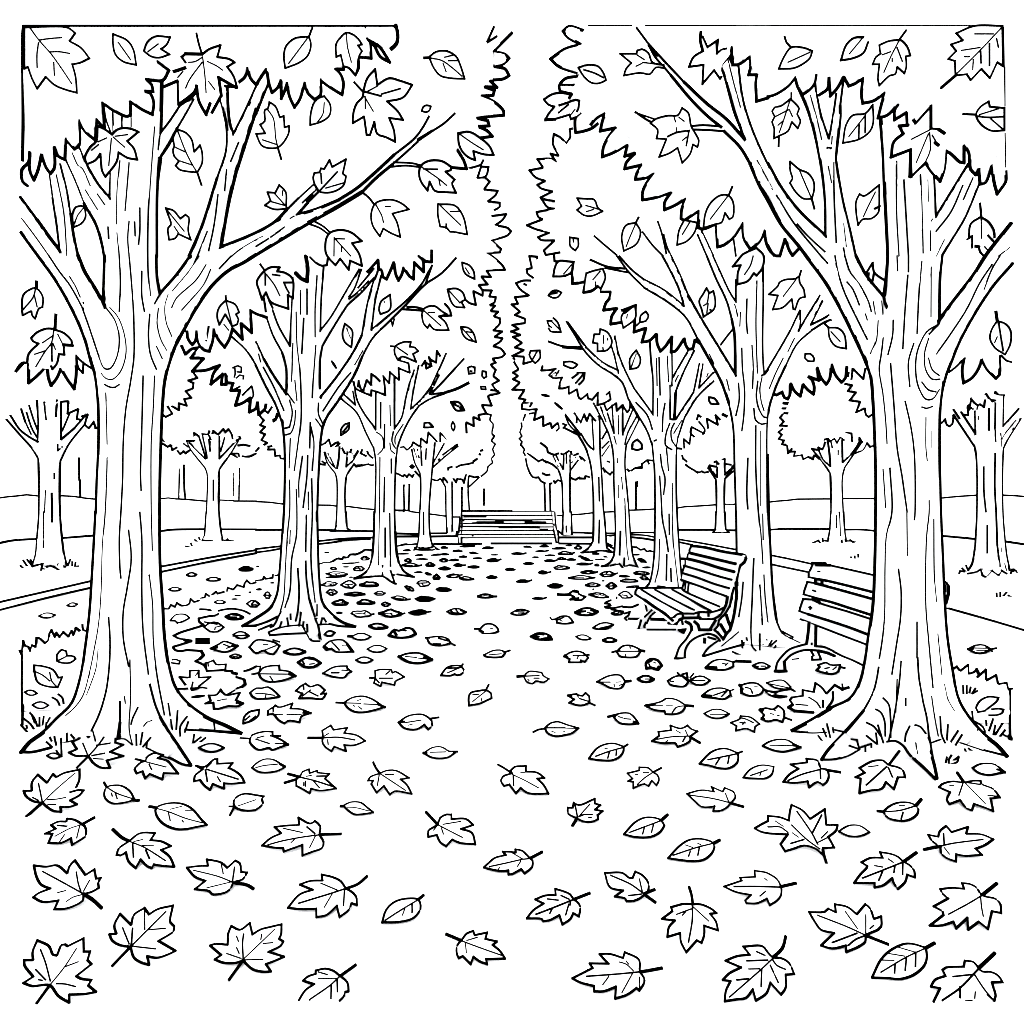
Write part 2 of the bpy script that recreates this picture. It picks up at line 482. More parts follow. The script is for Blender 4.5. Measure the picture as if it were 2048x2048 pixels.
tree('avenue_tree', "big forked tree nearest on the right, in front of the half hidden bench", 4.25, [
 ('trunk', 0, "D1 850 900 870 1150 880 1400 895 1700 905 1932 D2 895 150 880 320 750 700 795 1100 805 1300 815 1600 815 1932 D3 810 350 795 700 760 950 730 1150 690 1300 620 1410 480 1480 330 1570 180 1650 330 1665 580 1660 450 1800 405 1868 500 1865 600 1840 690 1790 900 1730 960 1725 1020 1760 1070 1830 1180 1932 D4 1260 80 1275 75 1270 0 D3 1240 1850 1230 1740 1300 1715 1450 1740 1600 1790 1700 1815 1800 1840 1740 1770 1620 1670 1500 1530 1430 1400 1390 1200 1350 950 1330 700 1315 350 1305 0 D2 1293 1650 1290 1400 1295 1150 1310 1020 1320 800 1290 480 1295 150 1310 0 D1 1320 1800 1265 1640 1250 1340 1190 1230 1075 1320 1000 950",
  "t D1 850 900 870 1150 880 1400 895 1700 905 1932 D2 905 0 895 150 875 310; c 870 310 900 390; t D2 720 750 775 900 795 1100 805 1300 815 1600 815 1932 D3 810 350 795 700 760 950 730 1150 690 1300 620 1410 480 1480 330 1570 180 1650; m 180 1655 330 1665 440 1660; l 490 1640 580 1662;"
  "l 835 1170 820 1260 790 1370 720 1500; c 720 1500 600 1640 450 1800 405 1868; m 405 1868 500 1865 600 1840 690 1790; c 900 1730 960 1725 1020 1760 1070 1830 1180 1932 D4 1260 80; l D3 1130 1100 1140 1250 1170 1430; l 1170 1430 1200 1560 1215 1700; c 1215 1700 1240 1850 1260 1932 D4 1275 75; m D3 1230 1740 1300 1715;"
  "c D1 1250 1340 1265 1640; t D2 1310 0 1295 150 1290 480; t D2 1340 900 1310 1020 1295 1150 1290 1400 1293 1650 1300 1932 D3 1315 350 1330 700 1350 950 1390 1200 1430 1400 1500 1530 1620 1670 1740 1770 1800 1840; m 1800 1842 1700 1815 1600 1790; l 1590 1785 1450 1740;"
  "n D2 830 490 815 640 775 735; n 870 620 855 740 840 850 870 1050 890 1250 900 1415; n 945 485 940 600 905 745; n 1055 145 1035 400 1018 700; n 1160 40 1140 280 1125 585; n 1230 85 1228 460; n 975 0 980 110; n 1060 0 1060 120; n 925 810 950 1120 975 1450 1010 1650 1050 1932; n 1100 660 1060 800 1070 985; n 1035 1095 1080 1300 1105 1500 1110 1932 D3 1105 60;"
  "n D2 1290 515 1200 570 1140 680 1115 800 1130 970 1190 1080 1240 1080 1290 1010; n 1210 625 1180 740 1190 860 1240 930 1295 930; n 1210 770 1240 860 1290 900; n 1160 950 1210 1010 1265 1025; n 1160 1140 1195 1150 1240 1135; n 1190 1215 1190 1450 1200 1545; v 1235 1320 1235 1445; n 870 1610 890 1900; n 920 1600 935 1932 D3 895 180 885 400 880 800 860 980 840 1105;"
  "n 985 430 1005 600 1000 800 970 1000 935 1225; v 1048 0 1052 330; n D2 1215 1845 D3 1215 0 1195 200 1190 700 1210 950 1245 1325; n 1250 55 1255 500 1270 675; n 1125 830 1125 1100; n 1280 920 1310 1225; v 1330 1300 1360 1420 1405 1500; n 1005 1125 990 1300 950 1550 910 1725; v 975 1260 965 1510; v 1235 1390 1260 1560 1285 1690; n 1040 1405 1040 1460;"
  "n D1 970 1220 972 1600 990 1932; n 1025 1360 1040 1600 1060 1932; n 1150 1320 1160 1550 1170 1910; v 1205 1360 1210 1520; n 1225 1745 1225 1890; v D2 795 345 810 440; v 855 340 870 440; v 735 435 750 485; v D3 1115 1740 1128 1820; n 1070 1615 1040 1680 1033 1730; l 1110 1607 1150 1620 1190 1670", {}),
 ('branch', 0, "D1 0 1240 100 1420 230 1590 435 1785 D2 500 -40 620 100 880 330 880 700 775 900 720 750 640 580 540 380 430 190 290 0 D1 230 1850 100 1690 0 1480 C1 1870 1400 1800 1240 1720 1110 1600 990 1480 880 1350 750 1200 570 1100 450 1030 340 1150 460 1300 620 1470 780 1620 900 1760 1055",
  "m C1 940 210 1030 330 1100 420; m 1030 330 1150 460 1300 620; c 1300 620 1470 780 1620 900 1760 1055; m 1030 340 1080 430 1150 510 1200 570; c 1200 570 1350 750 1480 880 1580 960; c 1600 990 1720 1110 1800 1240; t 1800 1240 1870 1400 1932 1510 D1 100 1690 230 1850 290 1932; t D2 290 0 430 190 540 380 640 580 720 750;"
  "m C1 930 845 1050 920 1200 945 1300 958; m 1300 958 1440 945 1580 955; n 930 850 1080 900; m 1230 1000 1330 980 1450 980 1600 990;"
  "v D1 0 1360 35 1430; n 65 1475 200 1690 400 1932; n 220 1690 300 1780 430 1900; v C1 1850 1210 1932 1360; n D2 400 0 450 55; n 505 0 530 130 580 280 660 450 750 630; n 580 0 620 120 700 230 760 350 780 420; n 595 195 640 250 690 370", {}),
 ('branch', 0, "C1 1575 500 1630 430 1700 490 1740 750 1800 950 1870 1120 1932 1250 D1 60 1360 0 1450 C1 1850 1250 1760 1055 1720 950 1640 680", "c C1 1575 500 1600 560 1680 850 1720 950 1760 1055; c 1705 490 1740 750 1800 950 1870 1120 1932 1250; t D1 0 1240 100 1420 230 1590 435 1785; m C1 1575 500 1630 430; v 1630 450 1680 650 1725 810", {}),
 ('branch', 0, "D1 215 600 260 720 355 640 400 850 455 1050 500 820 515 710 570 590 545 880 510 1200 560 1500 620 1750 660 1932 D2 740 150 870 310 800 420 D1 480 1900 435 1785 430 1500 400 1250 350 1000 280 760",
  "m D1 215 600 240 690; c 240 690 300 830 350 1000 400 1250 430 1500 435 1785; m 355 600 365 720; c 365 720 400 880 455 1045; m 460 1045 490 880 515 710; m 570 600 545 800; c 545 800 545 880 510 1200; c 510 1200 560 1500 620 1750 660 1932; t D2 660 0 740 150 870 310; v D1 320 720 370 900 405 1050; v 485 1030 480 1090; n 495 1230 500 1500 515 1830; v 455 1255 480 1380; v 570 1690 590 1860; n 570 1870 580 1932; m 450 1115 475 1118", {}),
 ('branch', 0, "D1 1265 1640 1510 1240 1590 1300 1590 1390 1480 1650 1390 1800 1310 1932 D2 1290 250 1200 200 1150 0", "c D1 1265 1640 1400 1420 1510 1240; c 1590 1390 1480 1650 1390 1800 1310 1932; n 1470 1400 1380 1600 1265 1750; n 1545 1345 1475 1505; v 1330 1810 1270 1932; v 1240 1655 1230 1670", {}),
 ('branch', 0, "D2 1300 480 1400 340 1560 130 1650 0 D1 1830 1690 D2 1840 60 1700 220 1560 430 1440 650 1380 800 1340 900 1310 1020 1200 900 1180 650", "t D1 1830 1690 1640 1932 D2 1560 130 1400 340 1280 500; m 1290 510 1215 590; t D2 1838 62 1700 220 1560 430 1440 650 1380 800 1340 900; n 1270 740 1370 600 1500 400 1600 200 1690 65; n 1750 0 1690 100 1630 250; v D1 1820 1870 1740 1932", {}),
 ('crown', -0.55, f"{zr1} {zr1b} D1 1790 900 1775 400 1770 195 1000 195 0 195 C1 1600 195 1650 300", f"c {zr1}; c {zr1b}; v C1 575 192 905 192; v 1005 192 1932 192; n D1 0 194 1770 196; n 1775 210 1780 500; n 1785 510 1786 800; n 1787 1010 1792 1260; c C1 1665 490 1640 420", {'maxr': 120}),  # thin straight top and right lines: page border, added to close the crown
 ('crown', 1.15, f"{zr1l} C1 430 740 {zr1u} {zr1v} D2 400 300 700 800 1300 900 {zr1d} D1 1830 1400 1800 900 1770 215 C1 545 215", f"c {zr1l}; c {zr1m}; c {zr1u}; c {zr1v}; c {zr1d}; m C1 360 640 470 640; m D1 45 1932 0 1850; m D2 740 130 790 50 800 120 830 150 885 185; m D2 760 130 755 185 790 185 800 130", {'maxr': 160}),
])

# ---- left avenue, second
zl2 = "A2 1410 570 1420 630 1450 670 1475 640 1485 570 1500 660 1540 710 1580 720 1605 640 1615 550 1640 620 1695 690 1730 630 1755 550 1830 630 1820 510 1900 580 1890 410 1932 435 B2 40 450 80 465"
zl2b = "B2 300 130 340 170 385 190 390 90 375 0"
zl2c = "B2 410 10 450 50 500 75 535 70 545 5"
zl2d = "B2 840 120 920 30 925 100 945 105 960 160 985 175 1015 110 1040 50 1055 140 1075 185 1100 140 1115 90 1160 155 1190 175 1193 50 1265 120 1260 30 1230 0 1280 40 1325 45 1325 -40"
zl2r = ("B1 1735 1345 1765 1370 1720 1430 1825 1440 1810 1470 1750 1520 1840 1530 1840 1560 1800 1585")
zl2s = ("B1 1780 1630 1890 1615 1860 1660 1805 1700 1900 1720 1925 1745 1900 1775 1780 1815 1850 1880 1840 1905 1745 1910 B2 1780 0 1860 70 1880 105 1740 110 1775 160 1700 155 1750 215 1680 220 1710 260 1710 300 1640 265 1660 370 1610 355 1570 320")
zl2t = "B2 1425 360 1460 400 1475 450 1380 455"
zl2u = ("A2 1370 680 1400 740 1450 700 1500 690 1440 770 1540 770 1450 870 1560 860 1660 820 1610 890 1590 970 1680 890 1670 970 1705 970 1705 890 1710 955 1760 960 1740 1015 1810 1015 1775 1130 1830 1110 1890 1070 1880 1180 1932 1150 B2 10 1105 20 1200 70 1150 75 1120")
zl2v = "B2 60 1160 90 1185 120 1140"
tree('avenue_tree', "second tree on the left, widely flared roots on dense litter", 7.8, [
 ('trunk', 0, "B2 275 160 515 80 500 280 485 560 480 800 480 1000 520 1200 500 1300 485 1400 475 1550 465 1750 460 1932 B3 465 250 475 500 500 680 560 760 650 830 750 865 620 860 470 850 480 900 488 970 440 975 410 960 380 920 350 860 290 855 190 870 95 905 20 890 130 800 0 850 A3 1830 862 1932 800 B3 110 720 160 620 180 450 195 250 208 0 B2 212 1932 220 1600 215 1400 205 1290 230 1040 265 800 265 500",
  "m B2 275 160 275 300 265 500 255 680; m 510 90 490 350 485 570; c 200 1260 215 1400 220 1600 212 1932 B3 195 250 180 450 160 620 110 720 0 800 A3 1830 860; m A3 1830 862 B3 0 855 90 825 160 790; l B3 190 750 130 860 110 870; l 120 850 20 890; l 350 860 385 920 420 970 480 975; c 485 960 470 870; m 470 870 440 780 400 650; l 400 650 380 500 375 370;"
  "l 370 880 350 855 290 855 190 870 100 905; m 95 905 105 930; m 105 930 240 920 370 915; c B2 500 1300 485 1400 475 1550 465 1750 460 1932; c B3 460 0 465 250 475 500 500 680 560 760 650 830 750 865; m 750 868 620 860 550 845 470 850;"
  "v B2 335 260 335 440; n 385 250 385 440; n 460 150 445 400 445 610; n 305 425 310 650 330 850 340 1060 340 1230 320 1400 290 1620; n 360 470 345 735; n 280 660 270 945; n 295 940 310 1090; n 450 675 430 950 425 1070; n 410 1255 405 1450; n 415 1290 435 1400 425 1620; n 350 1510 325 1700 325 1820; n 390 1505 385 1650 355 1900; n 260 1375 252 1600; n 255 1690 255 1932 B3 240 150 225 400 210 650 185 750; n B2 305 1760 310 1932 B3 305 180 270 350 255 600 220 720;"
  "l B2 255 1090 275 1180 255 1290 220 1300; n 300 1165 290 1270 260 1340 225 1350; n 470 1110 470 1190 500 1260; n 450 1230 490 1285; n 240 1040 290 1110; v 395 1780 395 1915; n 420 1680 425 1932 B3 415 350 430 550 445 680; n 380 25 375 300; l 315 425 325 600 315 750 300 820; v 260 140 255 240; n 460 700 460 800; v 335 755 325 850", {}),
 ('branch', 0, "B2 0 640 60 780 130 900 225 1040 260 1200 200 1260 150 1120 80 990 0 825 A2 1900 760 1750 610", "c B2 0 825 80 990 150 1120 200 1260; m 0 650 60 780; c 60 780 130 900 225 1040; v 20 740 35 800; n 55 840 130 980 210 1165; m A2 1750 610 1850 700 1932 820", {}),
 ('branch', 0, "B2 60 320 125 410 170 530 255 680 300 900 230 1040 230 850 200 730 130 600 80 470", "m B2 60 320 80 465; m 85 475 130 600 200 730; c 200 730 230 850 230 1045; m 100 340 125 390; m 125 410 170 530 255 680", {}),
 ('branch', 0, "B2 485 560 560 470 650 320 720 200 780 100 790 110 740 250 700 320 790 250 890 90 925 100 890 170 800 270 690 370 600 510 500 680 480 800 420 700", "m B2 485 565 560 470 650 320 720 200 780 100; m 690 370 600 510 500 680; c 480 800 480 1000; m 500 680 480 800; l 795 100 740 250 700 310; l 700 325 760 280 850 190; l 840 120 920 30; l 890 95 770 240; m 690 370 800 270 890 165", {}),
 ('branch', 0, "B2 485 1070 620 900 740 720 800 600 830 420 870 250 920 110 945 150 900 330 870 560 1000 450 1130 340 1250 210 1300 120 1330 70 1280 210 1250 240 1130 370 1000 500 880 620 800 760 750 880 680 1000 600 1120 530 1220 500 1300 420 1250 440 1100", "c B2 485 1070 620 900 740 720 800 600; m 800 600 830 420 870 250 920 110; m 945 150 900 330 870 560; m 870 560 1000 450; l 1000 450 1130 340 1250 210 1300 120; l 1300 120 1330 70; m 1510 15 1400 130 1280 210; l 1280 210 1330 70; m 1290 205 1250 240 1130 370; m 1130 370 1000 500 880 620 800 760; c 800 760 750 880 680 1000 600 1120 530 1220 500 1300; m 1140 385 1200 385 1260 400; m 1110 402 1250 412; n 715 880 630 980 505 1170; v 805 715 745 820", {}),
 ('crown', -0.5, f"{zl2} B2 190 300 {zl2b} {zl2c} B2 700 100 {zl2d} B1 1320 1700 900 1560 400 1720 0 1940 A2 1800 100 1500 420", f"c {zl2}; t {zl2b}; m {zl2c}; c {zl2d}", {'maxr': 90}),
 ('crown', 0.9, f"{zl2r} {zl2s} {zl2t} B2 1100 450 700 700 200 1000 120 1140 {zl2u} A2 1420 800 1400 500 1600 100 B1 0 1800 900 1300 1600 1260",
  f"m B1 1610 1270 1700 1240 1715 1210; m 1700 1255 1670 1345 1735 1330 1755 1260 1710 1258; m {zl2r}; m {zl2s}; m {zl2t}; c {zl2u}; m {zl2v}; m A2 1375 680 1395 745; l 1830 1050 1900 980 1910 1060 1870 1100; l A2 1760 1010 1810 985; l A2 1555 640 1575 530", {'maxr': 110}),
])
# ---- right avenue, second
zr2 = "C2 315 -20 320 40 470 45"
zr2b = "C2 455 100 455 210 500 205 560 190 545 240 540 275 600 265 640 235"
zr2c = "C2 670 270 745 270 735 320 710 350 690 410 790 395 750 460 745 515 830 500"
zr2d = "C2 830 410 935 370 930 450 920 575 1010 545 980 650 1035 640 1090 590 1095 660 1120 720 1160 680 1205 610 1200 725 1230 720 1300 625 1310 670 1330 705 1365 700 1380 635 1420 660"
zr2l = ("C1 455 970 435 975 440 1030 410 1085 370 1040 315 1010 310 1090 355 1175 290 1160 335 1225 300 1200 190 1200 235 1265 130 1285 180 1340 250 1365 190 1395 215 1420 305 1445 215 1490 270 1565 320 1575 185 1600 200 1640 230 1655 110 1700 180 1730 280 1755 195 1790 215 1810 320 1815 240 1890 255 1925 360 1905")
zr2r = "D2 30 1040 65 1050 105 1025 125 1070 150 1080 165 1050 170 960 200 1020 245 1060 265 970 300 1010 345 1045 350 990 330 930 305 910 385 940 370 840 400 920 440 970 465 930 480 820 510 900 555 955 585 920 595 835"
zr2s = "D2 630 930 640 850 720 930 735 850"
tree('avenue_tree', "second tree on the right, behind the armrest of the slatted bench", 7.9, [
 ('trunk', 0, "C2 1690 180 1895 100 1895 300 1890 700 1900 900 D2 0 860 0 1190 C2 1925 1300 1925 1932 D3 15 250 35 600 65 830 110 920 180 960 245 990 150 1020 C3 1740 1000 1600 1040 1440 1085 1480 1030 1560 970 1640 850 1690 600 1695 0 C2 1690 1932 1680 1600 1670 1300 1640 1120 1690 900 1685 600 1690 350",
  "m C2 1690 180 1690 345; m 1895 0 1895 300; m 1895 300 1890 700 1900 890; c 1900 890 1932 860; m C2 1640 1120 1670 1300 1680 1600 1690 1932 C3 1695 300; m C3 1560 970 1480 1030 1440 1085; m 1445 1088 1600 1040 1740 1000; m C2 1930 1190 1922 1300 1925 1932; c C2 1928 1500 D3 5 0 15 250 35 600 65 830; m 65 830 110 920 180 960; n 180 960 245 990; n 105 900 190 945;"
  "n C2 1848 190 1840 500 1845 720 1852 885; n 1773 325 1770 500 1778 585; v 1725 425 1720 530; n 1810 675 1820 850 1815 1000; n 1735 695 1740 850 1755 1000 1750 1200 1735 1320; n 1710 960 1715 1080 1690 1205; v 1620 930 1640 1015; v 1680 365 1705 455; n 1855 945 1845 1070 1870 1170 1900 1215 1925 1220; n 1885 920 1870 1000 1880 1100 1900 1165; n 1825 1150 1840 1240 1885 1270 1910 1265; n 1840 1280 1840 1600 1860 1932 C3 1880 200 1892 390; v C2 1875 1320 1875 1885; n 1780 1525 1772 1800 1780 1910;"
  "n C3 1825 350 1815 600 1812 1010 1840 1045; n 1890 15 1895 210; n 1870 550 1890 850; n 1900 475 1910 650 1930 830; n 1745 530 1735 650 1712 790; l 1870 920 1870 1040 1925 965; v 1710 905 1580 1015; m C2 1890 900 1880 905", {}),
 ('branch', 0, "C2 800 0 880 120 1000 240 1180 350 1310 460 1400 620 1500 800 1640 1120 1700 1000 1685 900 1540 660 1430 480 1330 300 1270 150 1200 0 C1 1150 1770 1100 1670 1130 1760 1160 1900 1060 1850 985 1750 C2 1140 0 1200 120 1260 250 1300 380 1150 260 1000 180 900 100 C1 790 1920 620 1780",
  "l C1 620 1780 700 1850 790 1925; l 790 1930 C2 880 120 1000 240; m 1000 240 1180 350 1310 460 1400 620; c 1400 620 1500 800 1580 950 1640 1120; l C2 810 0 900 100 1000 180; m 1000 180 1150 260 1300 380; l C1 985 1750 1060 1850 1140 1932; l 1100 1670 1130 1760 1165 1915; m C2 1135 0 1200 120 1260 250 1300 380; l C1 1145 1770 1165 1850 1200 1932; m C2 1200 0 1270 150 1330 300; c 1330 300 1430 480 1540 660 1690 905; m 590 28 720 80 850 95; l 700 90 800 110 880 125; v 1490 740 1525 815", {}),
 ('branch', 0, "C1 1400 1770 1430 1740 1520 1932 C2 1570 120 1640 270 1690 350 1720 700 1685 900 1680 600 1660 480 1620 340 1540 170 1470 0 C1 1440 1860", "l C1 1400 1770 1470 1932; m C2 1470 0 1540 170 1620 340 1660 480; c 1660 480 1680 600 1685 900; l C1 1430 1740 1520 1932; m C2 1515 0 1570 120 1640 270 1690 350; l C2 1660 560 1620 610 1575 670", {}),
 ('branch', 0, "D2 0 850 90 700 170 560 240 410 245 440 235 560 310 430 440 225 460 250 380 400 320 520 420 470 545 390 590 465 450 490 330 560 220 660 130 830 60 980 10 1130 0 1190 C2 1860 1100", "m D2 0 850 90 700 170 560; l 170 560 240 410; l 245 410 240 520 228 570; m 228 570 310 430 440 225; m 460 250 380 400 320 520; m 320 520 420 470 540 395; m 590 462 450 490 330 560; m 330 560 220 660 130 830; c 130 830 60 980 10 1130 0 1190; v 200 620 150 720; v 115 770 60 880 10 1000; n 510 458 440 500; m 430 515 465 545", {}),
 ('crown', 0.55, f"{zr2} {zr2b} {zr2c} {zr2d} C2 1300 300 1000 -100 C1 500 1500 420 1700", f"m {zr2}; c {zr2b}; c {zr2c}; c {zr2d}; l C1 1670 1790 1690 1932; l C2 840 410 930 375", {'maxr': 70}),
 ('crown', 0.9, f"{zr2l} C2 300 0 700 200 1000 400 1500 800 1900 1180 {zr2r} {zr2s} D2 700 500 400 100 C1 1932 1800 1400 1700 985 1500 680 1180 480 1000", f"m {zr2l}; c {zr2r}; m {zr2s}; m C1 220 1500 320 1518; l C2 130 0 190 5; n D2 610 880 605 910", {'maxr': 110}),
])

# ---- left avenue, third, fourth and the last pair
zl3 = "B2 770 985 775 940 790 1000 810 1020 835 935 870 975 870 890 900 910 935 945"
zl3b = "B2 735 950 750 995 870 1055 870 1010 930 1030 975 1050 970 980 960 905 1005 960 1010 875 1080 935 1075 845 1160 880 1150 810 1080 790 1095 760"
zl3c = "B2 1250 830 1275 790 1285 850 1325 830 1305 760 1330 790 1360 805 1365 715 1390 755"
zl3r = ("B2 1710 258 1780 260 1760 305 1810 310 1800 350 1765 370 1805 375 1770 415 1830 420 1795 455 1840 470 1840 510 1790 560 1860 570 1800 610 1860 620 1850 640 1790 680 1850 700 1880 740 1860 760 1785 775 1810 805 1770 820 1810 860 1790 905 1835 940 1780 970 1800 1000 1840 1035 1750 1055 1780 1130 1705 1125 1740 1190 1680 1200 1690 1240 1640 1215 1645 1285 1585 1255 1590 1335")
zl4 = "B2 1555 1280 1545 1330 1520 1300"
zl4b = "B2 1480 1330 1435 1295 1440 1380 1390 1335 1390 1400"
zl4c = "B2 1365 1400 1300 1330 1290 1415 1245 1375 1240 1440 1185 1405 1170 1440 1140 1465 1115 1440 1090 1445"
tree('avenue_tree', "slim third tree on the left, standing in the leaf litter by the kerb", 13.3, [
 ('trunk', 0, "B2 905 1010 1045 905 1045 1300 1065 1450 1055 1550 1045 1932 B3 1055 250 1075 380 1120 450 1190 490 1060 470 1058 545 1010 520 960 485 850 490 740 500 790 480 850 430 880 330 890 200 895 0 B2 900 1932 905 1550 890 1450",
  "m B2 905 1010 905 1310; m 1045 910 1045 1300; m 890 1450 905 1550 900 1932; c B3 895 0 890 200 880 330; m 880 330 850 430 790 480 740 500; m 740 503 850 490 960 485 1010 520 1058 545; n 1058 540 1040 470; m B2 1065 1450 1055 1550 1045 1932 B3 1055 250; c 1050 150 1060 300 1075 380; m 1075 380 1120 450 1195 492; l 1190 492 1060 470;"
  "n B2 940 1105 940 1300; v 1010 1125 1015 1280; n 970 1270 970 1450; v 935 1520 932 1932 B3 925 400; n B2 970 1670 965 1932; n 1020 1530 1020 1640; l B3 975 120 975 340; n 1008 10 1015 410; l 955 405 955 480; n B2 1035 1325 1025 1400 1050 1450; v 910 1330 950 1360 960 1450 920 1500; v 1010 1410 1020 1470 1045 1490; n 1010 435 1030 530 1050 450", {}),
 ('branch', 0, "B2 660 1040 740 960 760 1080 810 1180 905 1310 940 1450 890 1450 830 1330 760 1180 650 1080", "m B2 740 950 760 1080 810 1180 905 1310; m 645 1078 760 1180 830 1330 890 1450; l 660 1040 750 1125; n 730 1020 750 1125", {}),
 ('branch', 0, "B2 1045 1300 1100 1220 1130 1080 1160 960 1195 860 1230 815 1190 1000 1165 1160 1250 1080 1320 990 1370 880 1435 735 1400 900 1310 1040 1400 960 1570 775 1500 870 1320 1040 1600 955 1450 1030 1310 1080 1230 1130 1160 1230 1100 1350 1065 1450 1010 1450",
  "m B2 1045 1305 1100 1220 1130 1080 1160 960; l 1160 960 1195 860; l 1230 815 1190 1000 1165 1160; m 1165 1160 1250 1080 1320 990; l 1320 990 1370 880 1435 735; l 1310 1040 1380 900; m 1330 1030 1400 960 1500 850; l 1500 850 1570 775; l 1310 1045 1430 1030; c 1430 1030 1520 1000 1605 957; l 1420 1040 1310 1080 1230 1130; m 1230 1130 1160 1230 1100 1350 1065 1450; v 1110 1270 1050 1370 1050 1420", {}),
 ('crown', -0.4, f"{zl3b} {zl3c} B2 1380 700 1200 640 900 800 735 900", f"m {zl3}; m {zl3b}; m {zl3c}; l B2 1275 800 1325 830", {'maxr': 40}),
 ('crown', 1.0, f"{zl3r} B2 1440 1380 1200 1100 900 1100 700 900 900 500 1300 200 1600 100", f"m {zl3r}; l B2 1770 1010 1830 1020", {'maxr': 90}),
])
tree('avenue_tree', "thin fourth tree on the left, near the end of the far bench", 21.0, [
 ('trunk', 0, "B2 1175 1460 1245 1440 1290 1430 1350 1410 1330 1590 1320 1700 1305 1932 B3 1315 190 1340 260 1380 285 1290 275 1190 290 1215 260 1230 180 1238 0 B2 1245 1750 1240 1640 1200 1560",
  "l B2 1175 1460 1200 1560 1240 1640; m 1240 1640 1245 1750 1238 1932 B3 1230 180; l B3 1230 180 1215 260 1190 290; l 1200 268 1290 272 1340 262; m B2 1350 1410 1330 1590 1320 1700; m 1320 1700 1305 1932 B3 1315 190 1335 255 1380 287; v B2 1190 1450 1215 1520; l 1245 1440 1250 1580; n 1285 1455 1280 1535; n 1220 1460 1230 1520; n B3 1265 0 1265 170", {}),
 ('branch', 0, "B2 1340 1560 1380 1480 1420 1415 1400 1500 1520 1420 1525 1435 1330 1600", "n B2 1420 1415 1340 1560; l 1520 1420 1410 1500; n 1525 1435 1430 1510 1330 1600; n 1385 1530 1375 1540", {}),
 ('crown', 1.0, f"{zl4c} B2 1390 1335 {zl4b} B2 1500 1300 1590 1335 1585 1255 1740 1190 1765 1240 1790 1270 1780 1340 1800 1360 1775 1395 1805 1420 1785 1460 1800 1500 1775 1530 1785 1560 1750 1590 1745 1620 1700 1660 1585 1650 1570 1715 1500 1700 1440 1700 1330 1685 1240 1640 1190 1660 1060 1640 1060 1440",
  f"l {zl4}; l {zl4b}; l {zl4c}; l B2 1740 1190 1775 1200 1765 1240 1790 1270 1780 1340 1800 1360 1775 1395 1805 1420 1785 1460 1800 1500 1775 1530 1785 1560; l 1785 1560 1750 1590 1745 1620 1700 1662; m 1710 1465 1695 1470; m 1685 1495 1692 1498; m 1670 1530 1640 1550; l 1640 1560 1600 1570 1540 1580 1510 1595; l 1480 1590 1450 1600 1450 1615; l 1330 1685 1370 1695 1390 1680 1410 1700 1415 1670 1445 1710; l 1490 1680 1510 1710 1520 1680 1560 1690 1570 1715 1585 1650; l 1610 1660 1650 1670 1680 1665; l 1060 1640 1110 1665 1120 1650 1140 1670 1155 1645 1180 1670 1190 1650; l 1200 1625 1240 1670", {'maxr': 40}),
])
tree('avenue_tree', "thin trunk just left of the far bench, where the left row ends", 31.0, [
 ('trunk', 0, "B2 1400 1690 1430 1740 1435 1932 B3 1440 165 1485 165 1482 0 B2 1480 1932 1478 1610 1450 1640", "l B2 1400 1690 1430 1740; l 1430 1740 1435 1932; l B3 1435 0 1442 160; m B2 1478 1690 1480 1932; n 1476 1600 1478 1690; m B3 1480 0 1482 150", {}),
 ('crown', 0.8, "B2 1330 1690 1450 1600 1540 1580 1600 1570 1640 1600 1585 1650 1560 1690 1480 1690", "", {'maxr': 20}),
])
tree('forked_tree', "forked trunk rising behind the back of the far bench", 33.0, [
 ('trunk', 0, "B2 1555 1745 1600 1740 1680 1665 1690 1680 1612 1745 1610 1932 B3 1612 200 1550 200 B2 1555 1932", "m B2 1555 1745 1553 1932 B3 1550 25; l B2 1605 1660 1600 1760 1610 1932; n 1685 1670 1610 1740; v B3 1550 0 1550 20", {}),
])

